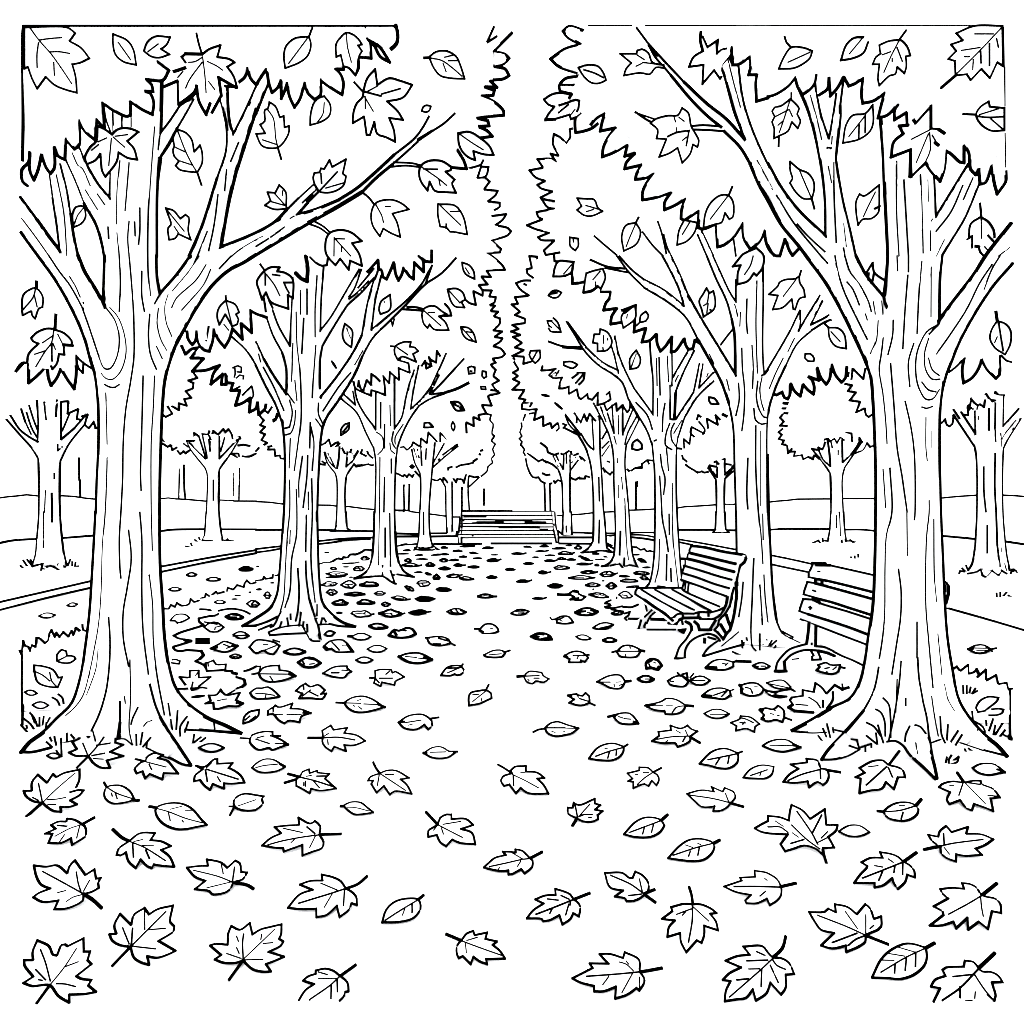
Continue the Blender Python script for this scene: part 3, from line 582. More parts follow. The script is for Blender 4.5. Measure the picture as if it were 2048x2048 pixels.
# ---- right avenue, third to fifth, and the trees by the far bench
zr3 = "C2 230 830 220 865 285 860 330 850 280 900 310 920 380 915 365 950 355 1000 385 1000 430 985 430 1040 490 1005 505 1070 520 1080 570 1040 575 1075 605 1085 650 1030 645 1125 700 1110 745 1080 735 1025 712 1045"
zr3b = "C2 700 1125 715 1165 755 1130 785 1110 790 1170 835 1125 870 1180 885 1160 890 1110"
zr3l = ("C2 190 20 190 5 130 0 150 90 110 100 115 130 160 165")
zr3m = ("C2 140 185 85 185 30 205 60 250 130 300 20 310 45 360 -5 365 60 420 20 445 100 475 100 505 0 520 50 550 -10 570 65 595 5 610 75 655 20 690 90 710 0 755 90 760 85 815 150 795")
tree('avenue_tree', "third tree on the right, rising behind the seat of the slatted bench", 12.0, [
 ('trunk', 0, "C2 1040 640 1200 620 1208 980 1195 1230 1240 1300 1250 1370 1240 1500 1240 1932 C3 1255 200 1270 400 1285 580 1000 578 1035 540 1060 450 1075 300 1080 0 C2 1075 1600 1060 1430 1065 1200 1065 930",
  "m C2 1040 640 1050 800 1065 930 1065 1200; l 1205 620 1208 980; m C2 1060 1430 1075 1600 1080 1932 C3 1075 300; m 1075 300 1060 450 1035 540 1000 577; l C2 1250 1370 1240 1430; m 1240 1430 1238 1700 1245 1932 C3 1255 200 1270 400; m 1270 400 1283 520;"
  "v C2 1090 770 1095 980; n 1110 765 1118 1050; n 1170 755 1180 950; v 1098 1075 1098 1210; n 1155 1110 1140 1200 1135 1325; n 1190 1265 1165 1330 1160 1430 1205 1460; n 1225 1260 1200 1320 1210 1400 1240 1440; n 1120 1495 1130 1580 1155 1680 1145 1800; n 1165 1450 1180 1620; n 1115 1660 1125 1800 1132 1932; v 1210 1715 1212 1932 C3 1215 200 1235 400 1255 560; l C3 1130 0 1140 80; n 1140 80 1165 200 1180 300; n 1185 15 1188 170; v 1115 205 1105 420 1080 530; n 1168 320 1165 515; n 1198 425 1203 525; l C2 1075 1395 1090 1388", {}),
 ('branch', 0, "C2 410 495 560 690 680 800 800 880 775 760 745 650 775 605 800 730 850 860 920 1000 1000 1110 1065 1200 1100 1400 1060 1430 1020 1320 950 1200 880 1080 830 950 760 890 650 820 550 720 470 590",
  "l C2 410 495 470 590 550 720 650 820 760 890; m 760 890 830 950 880 1080; m 880 1080 950 1200 1020 1320 1060 1430; m 420 500 560 690; l 560 690 680 800 805 865; l 745 660 775 760 805 885; m 775 605 800 730 850 860 920 1000; m 920 1000 1000 1110 1065 1200; m 275 645 380 680 530 688; n 380 692 540 705; n 935 1105 1020 1200 1060 1310", {}),
 ('branch', 0, "C2 1190 1000 1215 915 1325 715 1375 710 1300 860 1235 1020 1228 1225 1370 1030 1415 815 1440 815 1410 1000 1520 880 1530 945 1400 1060 1300 1220 1250 1370 1180 1400", "m C2 1215 915 1330 715; m 1375 715 1300 860; m 1300 860 1235 1020; c 1235 1020 1225 1230; l 1190 975 1195 1230 1235 1235; m 1235 1235 1370 1030; l 1370 1030 1415 810; l 1440 815 1410 1000; m 1410 1000 1520 880; m 1520 945 1400 1060 1300 1220; m 1300 1220 1250 1370; v 1280 1240 1220 1340; v 1255 900 1230 950; v 1480 885 1470 910", {}),
 ('crown', 0.55, f"C2 230 830 {zr3} {zr3b} C2 700 900 400 600 200 720", f"m {zr3}; m {zr3b}; n C2 300 905 330 880; n 330 905 355 865", {'maxr': 40}),
 ('crown', 0.9, f"{zr3l} {zr3m} C2 700 1000 1050 1200 1400 1200 1600 1190 1500 800 900 300 300 0", f"m {zr3l}; m {zr3m}; l C2 90 210 110 220; m C2 1240 1450 1280 1455; l 1300 1450 1295 1380 1340 1420 1355 1290 1345 1330 1375 1365; l 1355 1290 1450 1340 1455 1310 1410 1250; m 1395 1235 1405 1200 1425 1215; m 1470 1225 1480 1300; m 1475 1230 1555 1275 1535 1200 1570 1235; c 1590 1195 1620 1210; m 1440 1345 1455 1320", {'maxr': 80}),
])
zr4l = ("C2 10 770 20 780; m 15 800 50 855 5 880 45 905 5 930 60 955 0 1010 95 1010 50 1075 105 1085 75 1120 75 1155 130 1160; l 100 1110 150 1110 135 1135; l 130 1160 190 1155 175 1180 130 1190; m 180 1170 165 1240 235 1210 235 1285 290 1260 300 1300 345 1260; l 345 1260 355 1300 335 1320")
tree('avenue_tree', "fourth tree on the right, its wide foot touching its thinner neighbour", 15.8, [
 ('trunk', 0, "C2 615 1110 700 1150 755 1130 835 1150 915 1150 955 1240 900 1350 860 1430 850 1550 855 1650 870 1800 880 1932 C3 895 200 910 330 945 410 880 400 835 420 810 390 740 405 680 415 740 380 770 330 782 150 778 0 C2 770 1700 765 1500 740 1370 680 1230",
  "l C2 615 1110 680 1230; m 680 1230 740 1370 765 1500 770 1700 778 1932 C3 782 150 770 330; m C3 770 330 740 380 680 415; c 680 412 720 405; l 740 405 810 390 835 420 880 400 950 417; l C2 955 1240 900 1350 860 1430; m 860 1430 850 1550 855 1650 870 1800 880 1932 C3 895 200 910 330; m 910 330 945 412;"
  "n C2 670 1140 710 1250; n 720 1185 770 1340; n 755 1130 770 1330; m 835 1150 835 1350; n 915 1150 840 1330; l 940 1210 870 1340 850 1420; v 803 1205 803 1345; v 770 1360 788 1420; v 795 1525 797 1560; v 825 1670 835 1760; v 803 1730 803 1825; v 850 1830 855 1932 C3 865 260 878 360; l C3 818 145 812 325; l 848 350 845 410; m C2 890 1115 955 1230", {}),
 ('crown', 0.9, "C2 0 770 50 855 5 880 45 905 5 930 60 955 0 1010 95 1010 50 1075 105 1085 75 1150 170 1170 165 1240 235 1210 235 1285 290 1260 300 1300 345 1260 500 1100 700 1150 850 1150 700 1000 300 800", "m " + zr4l, {'maxr': 40}),
])
tree('avenue_tree', "fifth tree on the right, tall and slender, leaning toward the path", 19.6, [
 ('trunk', 0, "C2 390 1300 500 1350 615 1465 605 1230 660 1215 665 1500 675 1650 690 1932 C3 705 150 715 270 760 308 680 292 600 300 520 312 580 270 612 220 618 0 C2 610 1720 595 1580 560 1460 490 1370",
  "m C2 400 1300 500 1350; m 500 1350 560 1460 595 1580 610 1720 615 1932 C3 612 220; m C3 612 220 580 270 520 310; m 530 312 600 300 680 290 760 308; m C2 660 1220 665 1500 675 1650 690 1932; m C3 695 0 705 150 715 270; n 715 270 760 305; m C2 400 1195 520 1350; l 520 1340 570 1420 615 1465; l 605 1230 620 1460; n 405 1210 430 1270 500 1345; l 680 1380 715 1320; n 680 1450 730 1400; v 680 1510 735 1430; n 655 1670 660 1850; n C3 660 60 655 235; l C3 715 235 755 255; l 720 250 765 275", {}),
 ('crown', 0.8, "C2 390 1210 470 1190 520 1260 545 1195 630 1245 655 1210 700 1180 765 1600 740 1650 690 1640 660 1460 560 1440 470 1380", "m C2 470 1185 485 1210 487 1255; m 485 1210 520 1260 545 1195 565 1245 585 1190 630 1245 655 1210; l 380 1265 410 1275 385 1300; m 690 1600 700 1630; m 705 1620 740 1650 755 1630; n 720 1550 735 1555", {'maxr': 30}),
])
tree('avenue_tree', "short tree with a fan of twigs, right of the far bench", 28.7, [
 ('trunk', 0, "C2 300 1560 390 1500 437 1500 500 1530 437 1630 437 1932 C3 445 0 458 178 378 178 388 0 C2 385 1932 375 1690 350 1610", "m C2 240 1545 300 1570 350 1610; m 350 1610 375 1690 385 1932; m C3 388 0 380 170; l C2 437 1505 437 1620; m 437 1630 437 1932 C3 445 0 452 175; n 385 177 460 177; n C2 330 1500 385 1610; l 390 1500 388 1610; n 410 1490 412 1565; v 310 1510 350 1590; n 440 1620 500 1540; v 450 1560 480 1520; n C3 410 105 410 150", {}),
 ('crown', 0.8, "C2 100 1195 85 1240 60 1330 55 1380 75 1420 95 1460 100 1500 120 1600 160 1670 245 1715 380 1700 550 1665 600 1660 600 1500 400 1300 345 1260 200 1230",
  "l C2 100 1195 85 1240; l 70 1260 75 1290 60 1330 75 1360 55 1380 75 1400 65 1425 95 1460 85 1480 100 1505; m 105 1530 120 1600 160 1670 200 1670; m 200 1670 220 1700 250 1715; l 120 1490 160 1520 200 1550 230 1535 260 1560; m 215 1410 265 1450 270 1480; m 270 1480 320 1500 350 1490; l 370 1490 385 1500 430 1470; m 445 1475 450 1500; m 460 1510 500 1490; l 510 1510 525 1535; l 525 1520 550 1545; m 230 1640 260 1655 285 1650; m 445 1675 480 1690 510 1670; m 510 1680 550 1680 555 1660; l 555 1660 585 1670; m 285 1720 300 1715; l 315 1695 325 1715 345 1690 370 1700", {'maxr': 30}),
])
tree('avenue_tree', "thin trunk directly right of the far bench top, under a rounded crown edge", 33.0, [
 ('trunk', 0, "C2 245 1715 283 1685 290 1932 C3 290 180 250 180 C2 252 1932", "m C2 245 1715 252 1932; m 283 1690 290 1932", {}),
])

# ---- trees out on the lawns
tree('lawn_tree', "bare forked tree at the left edge, on the lawn beyond the kerb", 15.6, [
 ('trunk', 0, "A2 50 1235 80 1210 150 1310 285 1405 290 1090 460 1090 460 1380 560 1300 650 1195 665 1210 640 1270 520 1420 455 1550 452 1932 A3 470 220 505 405 440 430 380 405 310 440 245 405 270 320 280 200 290 0 A2 295 1932 290 1530 240 1450 150 1350",
  "m A2 50 1235 150 1350 240 1450 290 1530; m 290 1530 295 1932 A3 280 200; m A3 280 200 270 320 245 400; m A2 80 1205 150 1310 220 1365; m 220 1365 290 1405; m 278 1090 290 1250 285 1405; m 160 1155 190 1250; n 190 1250 235 1345; l 220 1130 255 1240 290 1330; l 200 1180 240 1300 280 1370; m 460 1100 460 1385; m 460 1385 560 1300; l 560 1300 650 1195; m 660 1200 640 1270; l 640 1270 520 1420 455 1550; m 455 1550 452 1932 A3 470 220; m 470 220 485 330 505 405; l A2 525 1190 470 1320; m 335 1105 350 1235; m 430 1090 420 1210; n 435 1420 435 1470 470 1440; n 410 1640 410 1680; n 345 1770 338 1932 A3 330 0 328 270; m A2 390 1790 393 1932 A3 392 75;"
  "m A3 245 410 320 390 310 440 380 405 440 435; l 440 435 440 395 490 415", {}),
 ('crown', 0.7, "A2 -400 700 -400 1000 -100 1180 160 1150 280 1090 430 1090 600 1160 740 1300 1215 1190 1300 1135 1350 1165 1410 1130 1445 1070 1455 1000 1490 920 1450 870 1380 750 1200 600 200 500", "m A2 470 1100 515 1095 510 1190 590 1155 580 1230 605 1235; m 620 1210 665 1195; m 640 1275 670 1300 710 1250 720 1300 740 1300; m 1450 870 1490 920 1420 940 1460 960 1455 1000 1400 1020 1445 1070 1390 1080 1410 1130 1350 1110 1350 1165 1300 1135; m 1265 1135 1300 1190 1250 1215 1215 1185", {'maxr': 60}),
], BGT)
tree('lawn_tree', "small fan topped tree on the lawn just right of the big left trunk", 25.0, [
 ('trunk', 0, "A2 1410 1395 1500 1350 1645 1350 1810 1370 1740 1490 1655 1610 1650 1932 A3 1668 150 1690 220 1530 220 1545 180 1558 0 A2 1562 1932 1565 1640 1550 1600 1440 1460",
  "l A2 1410 1395 1440 1460 1550 1600; m 1550 1600 1565 1640 1562 1932 A3 1558 0 1545 180; m 1545 180 1530 215; l A2 1810 1370 1740 1490 1655 1610; m 1655 1610 1650 1932; m A3 1652 0 1668 150 1680 215; l A2 1430 1410 1550 1530; l 1500 1360 1555 1530; n 1525 1340 1565 1525; l 1655 1360 1655 1530; l 1655 1530 1790 1385; n 1695 1370 1665 1475; n 1575 1385 1585 1475; n 1585 1400 1587 1470; n 1610 1690 1610 1845; m A3 1530 215 1600 220; n 1620 210 1690 215", {}),
 ('crown', 0.8, "A2 1180 1200 1300 1135 1350 1165 1445 1070 1490 920 1450 870 1700 890 1890 1000 B2 20 1110 60 1240 30 1275 70 1290 30 1330 70 1345 40 1390 85 1410 100 1440 145 1510 215 1530 A2 1932 1490 1830 1520 1740 1490 1640 1500 1440 1460 1390 1490 1335 1445 1180 1400",
  "m A2 1410 1395 1470 1395 1465 1335 1500 1360; m 1530 1345 1570 1350 1580 1320; m 1580 1360 1590 1385 1610 1320 1645 1350 1685 1305 1700 1330 1725 1305; l 1725 1305 1750 1350 1755 1380 1810 1365 1815 1380; l 1220 1370 1240 1400; m 1225 1415 1265 1440 1290 1425 1300 1465 1335 1445; m 1340 1470 1360 1495 1385 1475 1400 1490 1440 1460; l 1385 1415 1420 1440; l 1740 1490 1790 1520; l 1750 1490 1800 1490 1805 1510; m 1830 1510 1880 1515 1932 1490; m 1800 1430 1840 1425 1885 1435; m B2 20 1110 25 1200 60 1240 30 1275 70 1290 30 1330 70 1345 40 1390; m 40 1390 85 1410 60 1425; m 90 1440 120 1435; m 90 1460 140 1460 145 1510; l 145 1510 180 1505 185 1528 215 1530; m B2 0 1470 20 1450", {'maxr': 60}),
], BGT)
tree('lawn_tree', "small dark-twigged tree between the second and third left trunks", 32.0, [
 ('trunk', 0, "B2 515 1480 630 1440 720 1460 770 1480 720 1580 680 1660 672 1932 B3 680 100 700 140 590 148 605 100 612 0 B2 612 1680 600 1640 540 1560",
  "l B2 515 1480 540 1560 600 1640; m 600 1640 612 1690 612 1932 B3 605 100; l B3 605 100 595 140; n B2 520 1480 560 1560 600 1600; n 545 1490 600 1600; m 630 1440 625 1520 612 1600; m 690 1480 680 1590; l 680 1590 740 1530; n 770 1480 720 1560; l 740 1570 720 1600 680 1660; m 680 1660 670 1800 675 1932; m B3 680 0 685 110; l 685 120 710 137; l B3 560 145 600 150", {}),
 ('crown', 0.8, "B2 480 1430 550 1385 565 1440 625 1410 670 1490 720 1460 880 1520 890 1575 800 1580 740 1590 600 1640 480 1570", "m B2 500 1425 520 1415 550 1385 565 1440 600 1410 620 1405; m 605 1440 630 1415; m 650 1450 670 1490 720 1460 710 1480 740 1520; m 770 1470 740 1520; m 800 1465 790 1490 830 1510; m 840 1475 850 1500 880 1525; m 740 1570 755 1590 800 1580; c 770 1580 800 1578; m 800 1580 850 1570 860 1575; m 868 1577 884 1577; m 480 1570 520 1575; l 500 1550 525 1565", {'maxr': 30}),
], BGT)
tree('lawn_tree', "small tree seen through the gap right of the second right trunk", 30.7, [
 ('trunk', 0, "C2 1480 1600 1540 1560 1610 1540 1675 1580 1605 1680 1600 1932 C3 1612 130 1640 158 1515 160 1535 130 1540 0 C2 1545 1932 1540 1690", "l C2 1480 1600 1540 1690; m 1540 1690 1545 1932 C3 1540 0 1535 130; m 1535 130 1515 160; l C2 1675 1590 1605 1680; m 1605 1680 1600 1932; m C3 1607 0 1612 130; n 1612 130 1640 158; l C2 1490 1590 1548 1670; m 1548 1560 1550 1670; m 1605 1540 1605 1650; n 1605 1650 1670 1590; n 1610 1680 1675 1620; n 1620 1630 1670 1580; l C3 1515 160 1570 157; l 1580 155 1640 158", {}),
 ('crown', 0.8, "C2 1240 1460 1300 1440 1360 1300 1500 1280 1620 1210 1680 1300 1690 1590 1600 1530 1480 1600 1430 1640 1330 1590 1285 1510", "m C2 1285 1505 1290 1530 1320 1550; m 1310 1575 1330 1590 1380 1620 1400 1635; m 1400 1635 1430 1625 1450 1635 1480 1630; m 1480 1600 1490 1580 1540 1590 1530 1550; m 1540 1550 1560 1570 1605 1530; m 1610 1570 1650 1575; m C2 870 1610 885 1625; l 900 1620 930 1600 980 1590; m 930 1600 980 1600 980 1565; l 980 1570 1020 1540 1035 1570; l 1020 1540 1070 1545", {'maxr': 30}),
], BGT)
tree('lawn_tree', "round crowned tree framed between the two big right trunks, beyond the kerb", 23.8, [
 ('trunk', 0, "D2 330 1455 450 1385 590 1340 710 1400 650 1490 575 1600 558 1680 565 1932 D3 578 150 595 225 440 225 465 150 475 0 D2 478 1932 470 1640 400 1540",
  "l D2 330 1455 400 1540 470 1640; m 470 1640 478 1932; m D3 475 0 465 150 450 220; l D2 710 1400 650 1490 575 1600; m 575 1600 558 1680 565 1932; m D3 570 0 578 150 590 220; l D2 385 1470 420 1540 470 1585; m 470 1585 465 1500 450 1390; l 350 1460 390 1520; m 560 1390 562 1555; m 565 1555 620 1500 690 1400; l 600 1560 650 1480 690 1420; n 475 1400 485 1445; v 530 1465 530 1500; v D3 517 25 517 120; n 538 0 545 180", {}),
 ('crown', 0.8, "D2 130 1110 100 1220 90 1280 80 1380 145 1430 150 1490 265 1535 350 1520 400 1530 600 1560 720 1470 810 1430 800 1190 695 1100 600 970 480 930 260 1000",
  "m D2 330 1455 385 1465 380 1445 410 1460 425 1430 430 1385 455 1380; l 455 1380 470 1400 500 1380 520 1410 545 1370 575 1390; m 575 1390 590 1335 630 1340 635 1400 690 1390; l 690 1390 690 1370 710 1405; c 120 1110 150 1112; m 110 1150 135 1150; m 125 1185 150 1187; m 110 1195 90 1220 120 1250 90 1280 143 1283; m 110 1305 80 1330 105 1350 80 1380 120 1390 105 1420 145 1430; m 145 1430 150 1490 180 1455; l 150 1480 205 1475 195 1510 255 1500 265 1535 300 1515; m 300 1515 340 1535 350 1500 385 1530; n 655 1490 720 1460 745 1410; m 745 1410 770 1440 800 1430", {'maxr': 60}),
], BGT)
zrb1 = "m D2 580 965 635 975 600 1020 665 1030 615 1090 695 1100 665 1180 730 1150 740 1200 760 1215 795 1190"
tree('lawn_tree', "tree with ragged top at the right edge, on the lawn beyond the kerb", 14.0, [
 ('trunk', 0, "D2 1400 1200 1450 1180 1565 1340 1560 1130 1640 1050 1775 1050 1770 1290 1890 1155 1905 1230 1810 1380 1775 1450 1768 1600 1770 1932 D3 1785 200 1800 330 1825 450 1740 475 1690 440 1640 492 1610 430 1510 462 1540 390 1565 250 1575 0 D2 1578 1932 1575 1540 1560 1440 1480 1320",
  "m D2 1400 1200 1480 1320 1560 1440; m 1560 1440 1575 1540 1578 1932 D3 1565 250; m D3 1565 250 1540 390 1510 440; m D2 1905 1230 1810 1380 1775 1450; m 1775 1450 1768 1600 1770 1932 D3 1785 200; m D3 1785 200 1800 330 1825 440; m D2 1460 1180 1565 1340; l 1562 1170 1565 1350; m 1775 1050 1770 1290; m 1770 1290 1890 1155; v 1870 1240 1765 1380 1762 1435; n 1755 1340 1757 1380; m 1668 1150 1668 1315; m 1715 1110 1712 1300; n 1712 1300 1718 1400; m 1713 1490 1710 1750 1720 1932 D3 1730 250; l D3 1730 250 1750 410; n D2 1628 1590 1630 1780 1645 1932; n D3 1655 100 1655 310; v 1762 270 1762 300; v 1785 390 1800 440; v D2 1588 1210 1588 1235;"
  "l D3 1510 465 1580 450 1610 430; m 1610 430 1620 480 1640 490; m 1640 490 1690 440 1740 475; l 1740 475 1760 440 1800 465", {}),
 ('crown', 0.7, "D2 580 965 700 800 1000 700 1900 800 2100 950 2100 1150 1900 1160 1800 1100 1775 1050 1640 1050 1510 1150 1400 1200 1310 1270 795 1190 700 1150 615 1090 640 1030", zrb1 + "; m D2 1310 1260 1335 1230 1350 1275 1370 1285 1390 1270 1400 1200; m 1400 1160 1445 1225; m 1455 1180 1470 1195 1510 1200 1510 1125; m 1520 1160 1530 1075; m 1530 1075 1560 1110 1585 1130; l 1585 1130 1580 1155 1545 1155 1515 1125; m 1600 1120 1630 1140 1645 1040 1680 1085 1710 1090 1715 1025 1740 1050 1780 1050; l 1690 1100 1715 1090", {'maxr': 60}),
], BGT)

# ---- thin trunks far off, beyond the lawn
def sapling(label, lines, body, D):
    q = polys(body)[0]
    base = at(sum(p[0] for p in q) / len(q), HOR, D)
    root = tag(empty('sapling', (base.x, D, -0.2)), label, 'tree')
    mb = MB()
    inflate(mb, q, D, rim=0.5, thick=0.9)
    bv = BVHTree.FromPolygons([Vector(a) for a in mb.v], mb.f)
    ink_on(mb, strokes(lines), bv, D)
    mb.build('trunk', [M_BARK, M_INK], root, (base.x, D, -0.2))
sapling("thin far trunk between the left edge tree and the big left trunk", "m A2 596 1525 598 1690; m 603 1690 606 1815", "A2 588 1525 606 1525 612 1860 594 1860", 60)
sapling("thin far trunk left of the small fan topped lawn tree", "n A2 1354 1608 1350 1830; m 1388 1578 1390 1735 1397 1830", "A2 1354 1600 1388 1578 1400 1860 1346 1860", 60)
sapling("thin far trunk right of the small fan topped lawn tree", "v A2 1762 1640 1762 1810; n 1807 1600 1803 1850", "A2 1762 1640 1807 1600 1806 1880 1760 1880", 60)
sapling("thin far trunk between the third and fourth left trunks", "m B2 1116 1728 1120 1925; m 1157 1722 1152 1925", "B2 1116 1728 1157 1722 1156 1960 1114 1960", 62)
sapling("thin far trunk standing alone above the far bench", "m B2 1720 1758 1720 1880", "B2 1714 1758 1726 1758 1728 1950 1712 1950", 62)
sapling("thin far trunk between the third and fourth right trunks", "m C2 935 1705 935 1920; n 946 1700 946 1740", "C2 933 1705 948 1700 948 1960 932 1960", 62)
# ------------------------------------------------------------------ ground, hills, lawns, path, kerbs
def onz(x, y, z):
    return at(x, y, gdepth(y, z))

def sheet(name, pts3, z, th=0.0, m=None, lines=(), kind='structure'):
    """a flat sheet on the ground with a downward skirt"""
    mb = MB()
    r = delaunay_2d_cdt([Vector((p.x, p.y)) for p in pts3], [], [list(range(len(pts3)))], 1, 1e-5)
    v = [(p.x, p.y, z) for p in r[0]]
    fs = [tuple(f) if (v[f[1]][0] - v[f[0]][0]) * (v[f[2]][1] - v[f[0]][1]) - (v[f[1]][1] - v[f[0]][1]) * (v[f[2]][0] - v[f[0]][0]) > 0 else tuple(reversed(f)) for f in r[2]]
    mb.add(v, fs, 0)
    if th:
        n = len(pts3)
        vv = [(p.x, p.y, z) for p in pts3] + [(p.x, p.y, z - th) for p in pts3]
        mb.add(vv, [(i, (i + 1) % n, (i + 1) % n + n, i + n) for i in range(n)], 0)
    return mb

def ink_ground(mb, s, z, wmul=1.0):
    for w, pts in strokes(s):
        for run in smooth(pts):
            p3, rr = [], []
            for x, y in run:
                d = gdepth(y, z)
                rad = 0.5 * w * wmul * d / FPX
                d = gdepth(y, z + rad * 0.75)
                p3.append(at(x, y, d)); rr.append(rad)
            mb.tube(p3, rr)

g = MB()
N = 24
gx = [-900 + 1800 * i / N for i in range(N + 1)]
gy = [-60, -20, -5, 0, 2, 4, 7, 12, 20, 35, 60, 110, 200, 400, 900, 1600]
gv = [(x, y, 0.0) for y in gy for x in gx]
g.add(gv, [(j * (N + 1) + i, j * (N + 1) + i + 1, (j + 1) * (N + 1) + i + 1, (j + 1) * (N + 1) + i) for j in range(len(gy) - 1) for i in range(N)], 0)
tag(g.build('ground', [M_GROUND]), kind='structure')

def hill(lines, extra, d0, d1, d2):
    crest = []
    for w, pts in strokes(lines):
        crest += pts
    crest = sorted(crest + extra)
    mb = MB()
    rows = [[], [], [], [], []]
    for x, y in crest:
        c = at(x, y, d1)
        zc = max(c.z, 0.01)
        rows[0].append(Vector((c.x * d0 / d1, d0, -0.02)))
        rows[1].append(Vector((c.x * (d0 + d1) / 2 / d1, (d0 + d1) / 2, zc * 0.62 - 0.01)))
        rows[2].append(Vector((c.x, d1, zc)))
        rows[3].append(Vector((c.x * (d1 + d2) / 2 / d1, (d1 + d2) / 2, zc * 0.55 - 0.01)))
        rows[4].append(Vector((c.x * d2 / d1, d2, -0.02)))
    n = len(crest)
    v = [p for r in rows for p in r]
    mb.add(v, [(k * n + i, k * n + i + 1, (k + 1) * n + i + 1, (k + 1) * n + i) for k in range(4) for i in range(n - 1)], 0)
    for w, pts in strokes(lines):
        p3 = [at(x, y, d1) for x, y in pts]
        for p in p3: p.z = max(p.z, 0.01) + 0.25 * w * d1 / FPX
        mb.tube(p3, [0.5 * w * d1 / FPX] * len(p3))
    tag(mb.build('hill', [M_GROUND, M_INK]), kind='structure')

hill("m A2 -80 1838 -10 1834 60 1824 130 1818 200 1809 290 1818; m 290 1818 460 1816 560 1822 640 1834 725 1843; l 725 1843 1215 1838 1270 1832 1330 1840; m 1330 1840 1420 1845 1560 1858; l 1560 1858 1660 1848 1760 1852; m 1760 1856 1932 1857; m B2 0 1860 105 1866 210 1880; m 210 1880 470 1887 560 1888 610 1895; m 690 1897 820 1914 900 1921; m 1050 1925 1130 1926 1160 1932; m B3 1115 5 1170 5 1230 12; m 1310 22 1370 30 1440 40; m 1482 45 1540 45",
     [(-1500.0, 1010.0), (-600.0, 985.0)] + P("B3 1700 50 C3 0 52"), 37.0, 50.0, 95.0)
hill("l C3 340 33 385 33; m 455 28 540 22 615 12; m 700 8 770 5; m C2 885 1926 1000 1922 1070 1917; m 1255 1908 1300 1900 1440 1892 1535 1885; l 1610 1880 1685 1880; l C2 1685 1880 1932 1868; m D2 5 1865 70 1857 140 1852 220 1842 475 1840; l 475 1840 575 1836; l 575 1836 640 1836; m 640 1838 760 1838; l 760 1838 800 1838; m 800 1838 1315 1833 1430 1822 1580 1812; m 1580 1812 1775 1812; m 1775 1812 1860 1816 1932 1822; m 1932 1822 2020 1830",
     [(2800.0, 985.0), (3600.0, 1010.0)] + P("C3 200 50"), 37.0, 50.0, 95.0)

# the mown lawn beyond the kerbs, its near edge drawn as a line
lawn_far = "A3 0 235 90 215 285 202 475 195 700 178 1215 143 1545 130 1932 131 B3 200 135 600 138 890 145 1055 160 1440 160 1640 168 C3 200 165 460 155 775 160 1075 155 1260 135 1690 138 D3 80 128 470 128 800 140 1320 180 1575 205 1932 240"
edge = [onz(x, y, 0.008) for x, y in P(lawn_far)]
edge = [Vector((-60, 14, 0))] + [Vector((-26, edge[0].y - 1.5, 0))] + edge + [Vector((26, edge[-1].y - 1.5, 0)), Vector((60, 14, 0)), Vector((75, 36.5, 0)), Vector((-75, 36.5, 0))]
lw = sheet('lawn', edge, 0.008)
ink_ground(lw, "m A3 -60 245 -10 235 90 215 285 202; m 285 202 475 195 600 186 700 178; m 700 178 1215 143 1290 134 1545 130; l 1545 130 1932 131; m B3 0 135 200 135; m 200 135 470 135 600 138; m 612 142 890 145; l 890 145 1055 162; m 1055 162 1225 166; l 1320 161 1440 160; l C3 460 155 550 156; l 550 158 615 160; n 710 160 775 160; n 895 157 930 155 1075 155; l 1075 155 1262 135; m 1262 135 1535 135; l 1535 135 1618 138; m 1618 138 1690 139; l 1690 139 1935 133; l D3 15 133 80 130; m 80 128 470 128; l 470 128 580 133; l 580 133 700 133 800 141; m 800 141 1320 180; m 1320 180 1450 192 1575 205; m 1575 205 1792 222; m 1792 222 1860 232 1980 250", 0.01)
tag(lw.build('lawn', [M_GROUND, M_INK]), kind='structure')

def kerb(up, low, lines):
    u, l = P(up), P(low)
    z = 0.05
    mb = MB()
    U = [onz(x, y, z) for x, y in u]; Lw = [onz(x, y, z) for x, y in l]
    n = len(U)
    v = U + Lw + [Vector((p.x, p.y, -0.01)) for p in U] + [Vector((p.x, p.y, -0.01)) for p in Lw]
    fs = []
    for i in range(n - 1):
        fs += [(n + i, n + i + 1, i + 1, i), (3 * n + i, 3 * n + i + 1, n + i + 1, n + i), (i, i + 1, 2 * n + i + 1, 2 * n + i)]
    mb.add(v, fs, 0)
    ink_ground(mb, lines, z)
    tag(mb.build('kerb', [M_PATH, M_INK]), kind='structure')
kerb("A3 -300 748 0 682 690 520 1225 410 1932 288 B3 190 256 470 222 640 205 890 192 1055 183 1225 181", "A3 -300 815 0 742 690 572 1225 450 1932 312 B3 190 278 470 242 640 222 890 204 1055 189 1225 187",
     "m A3 -120 708 -20 684 345 600 690 520; m -120 770 -20 744 345 650 690 570; m 690 520 1225 410; m 690 570 1225 450; m 1225 410 1580 345 1932 288; m 1225 450 1580 375 1932 311; m B3 0 280 80 270 190 258; l 0 304 100 292 190 275; m 190 256 470 221; l 190 277 470 241; m 470 220 640 203 890 193; m 470 242 560 232 640 220; m 640 215 730 208 860 203; m 1055 185 1225 185; m 1320 185 1520 182")
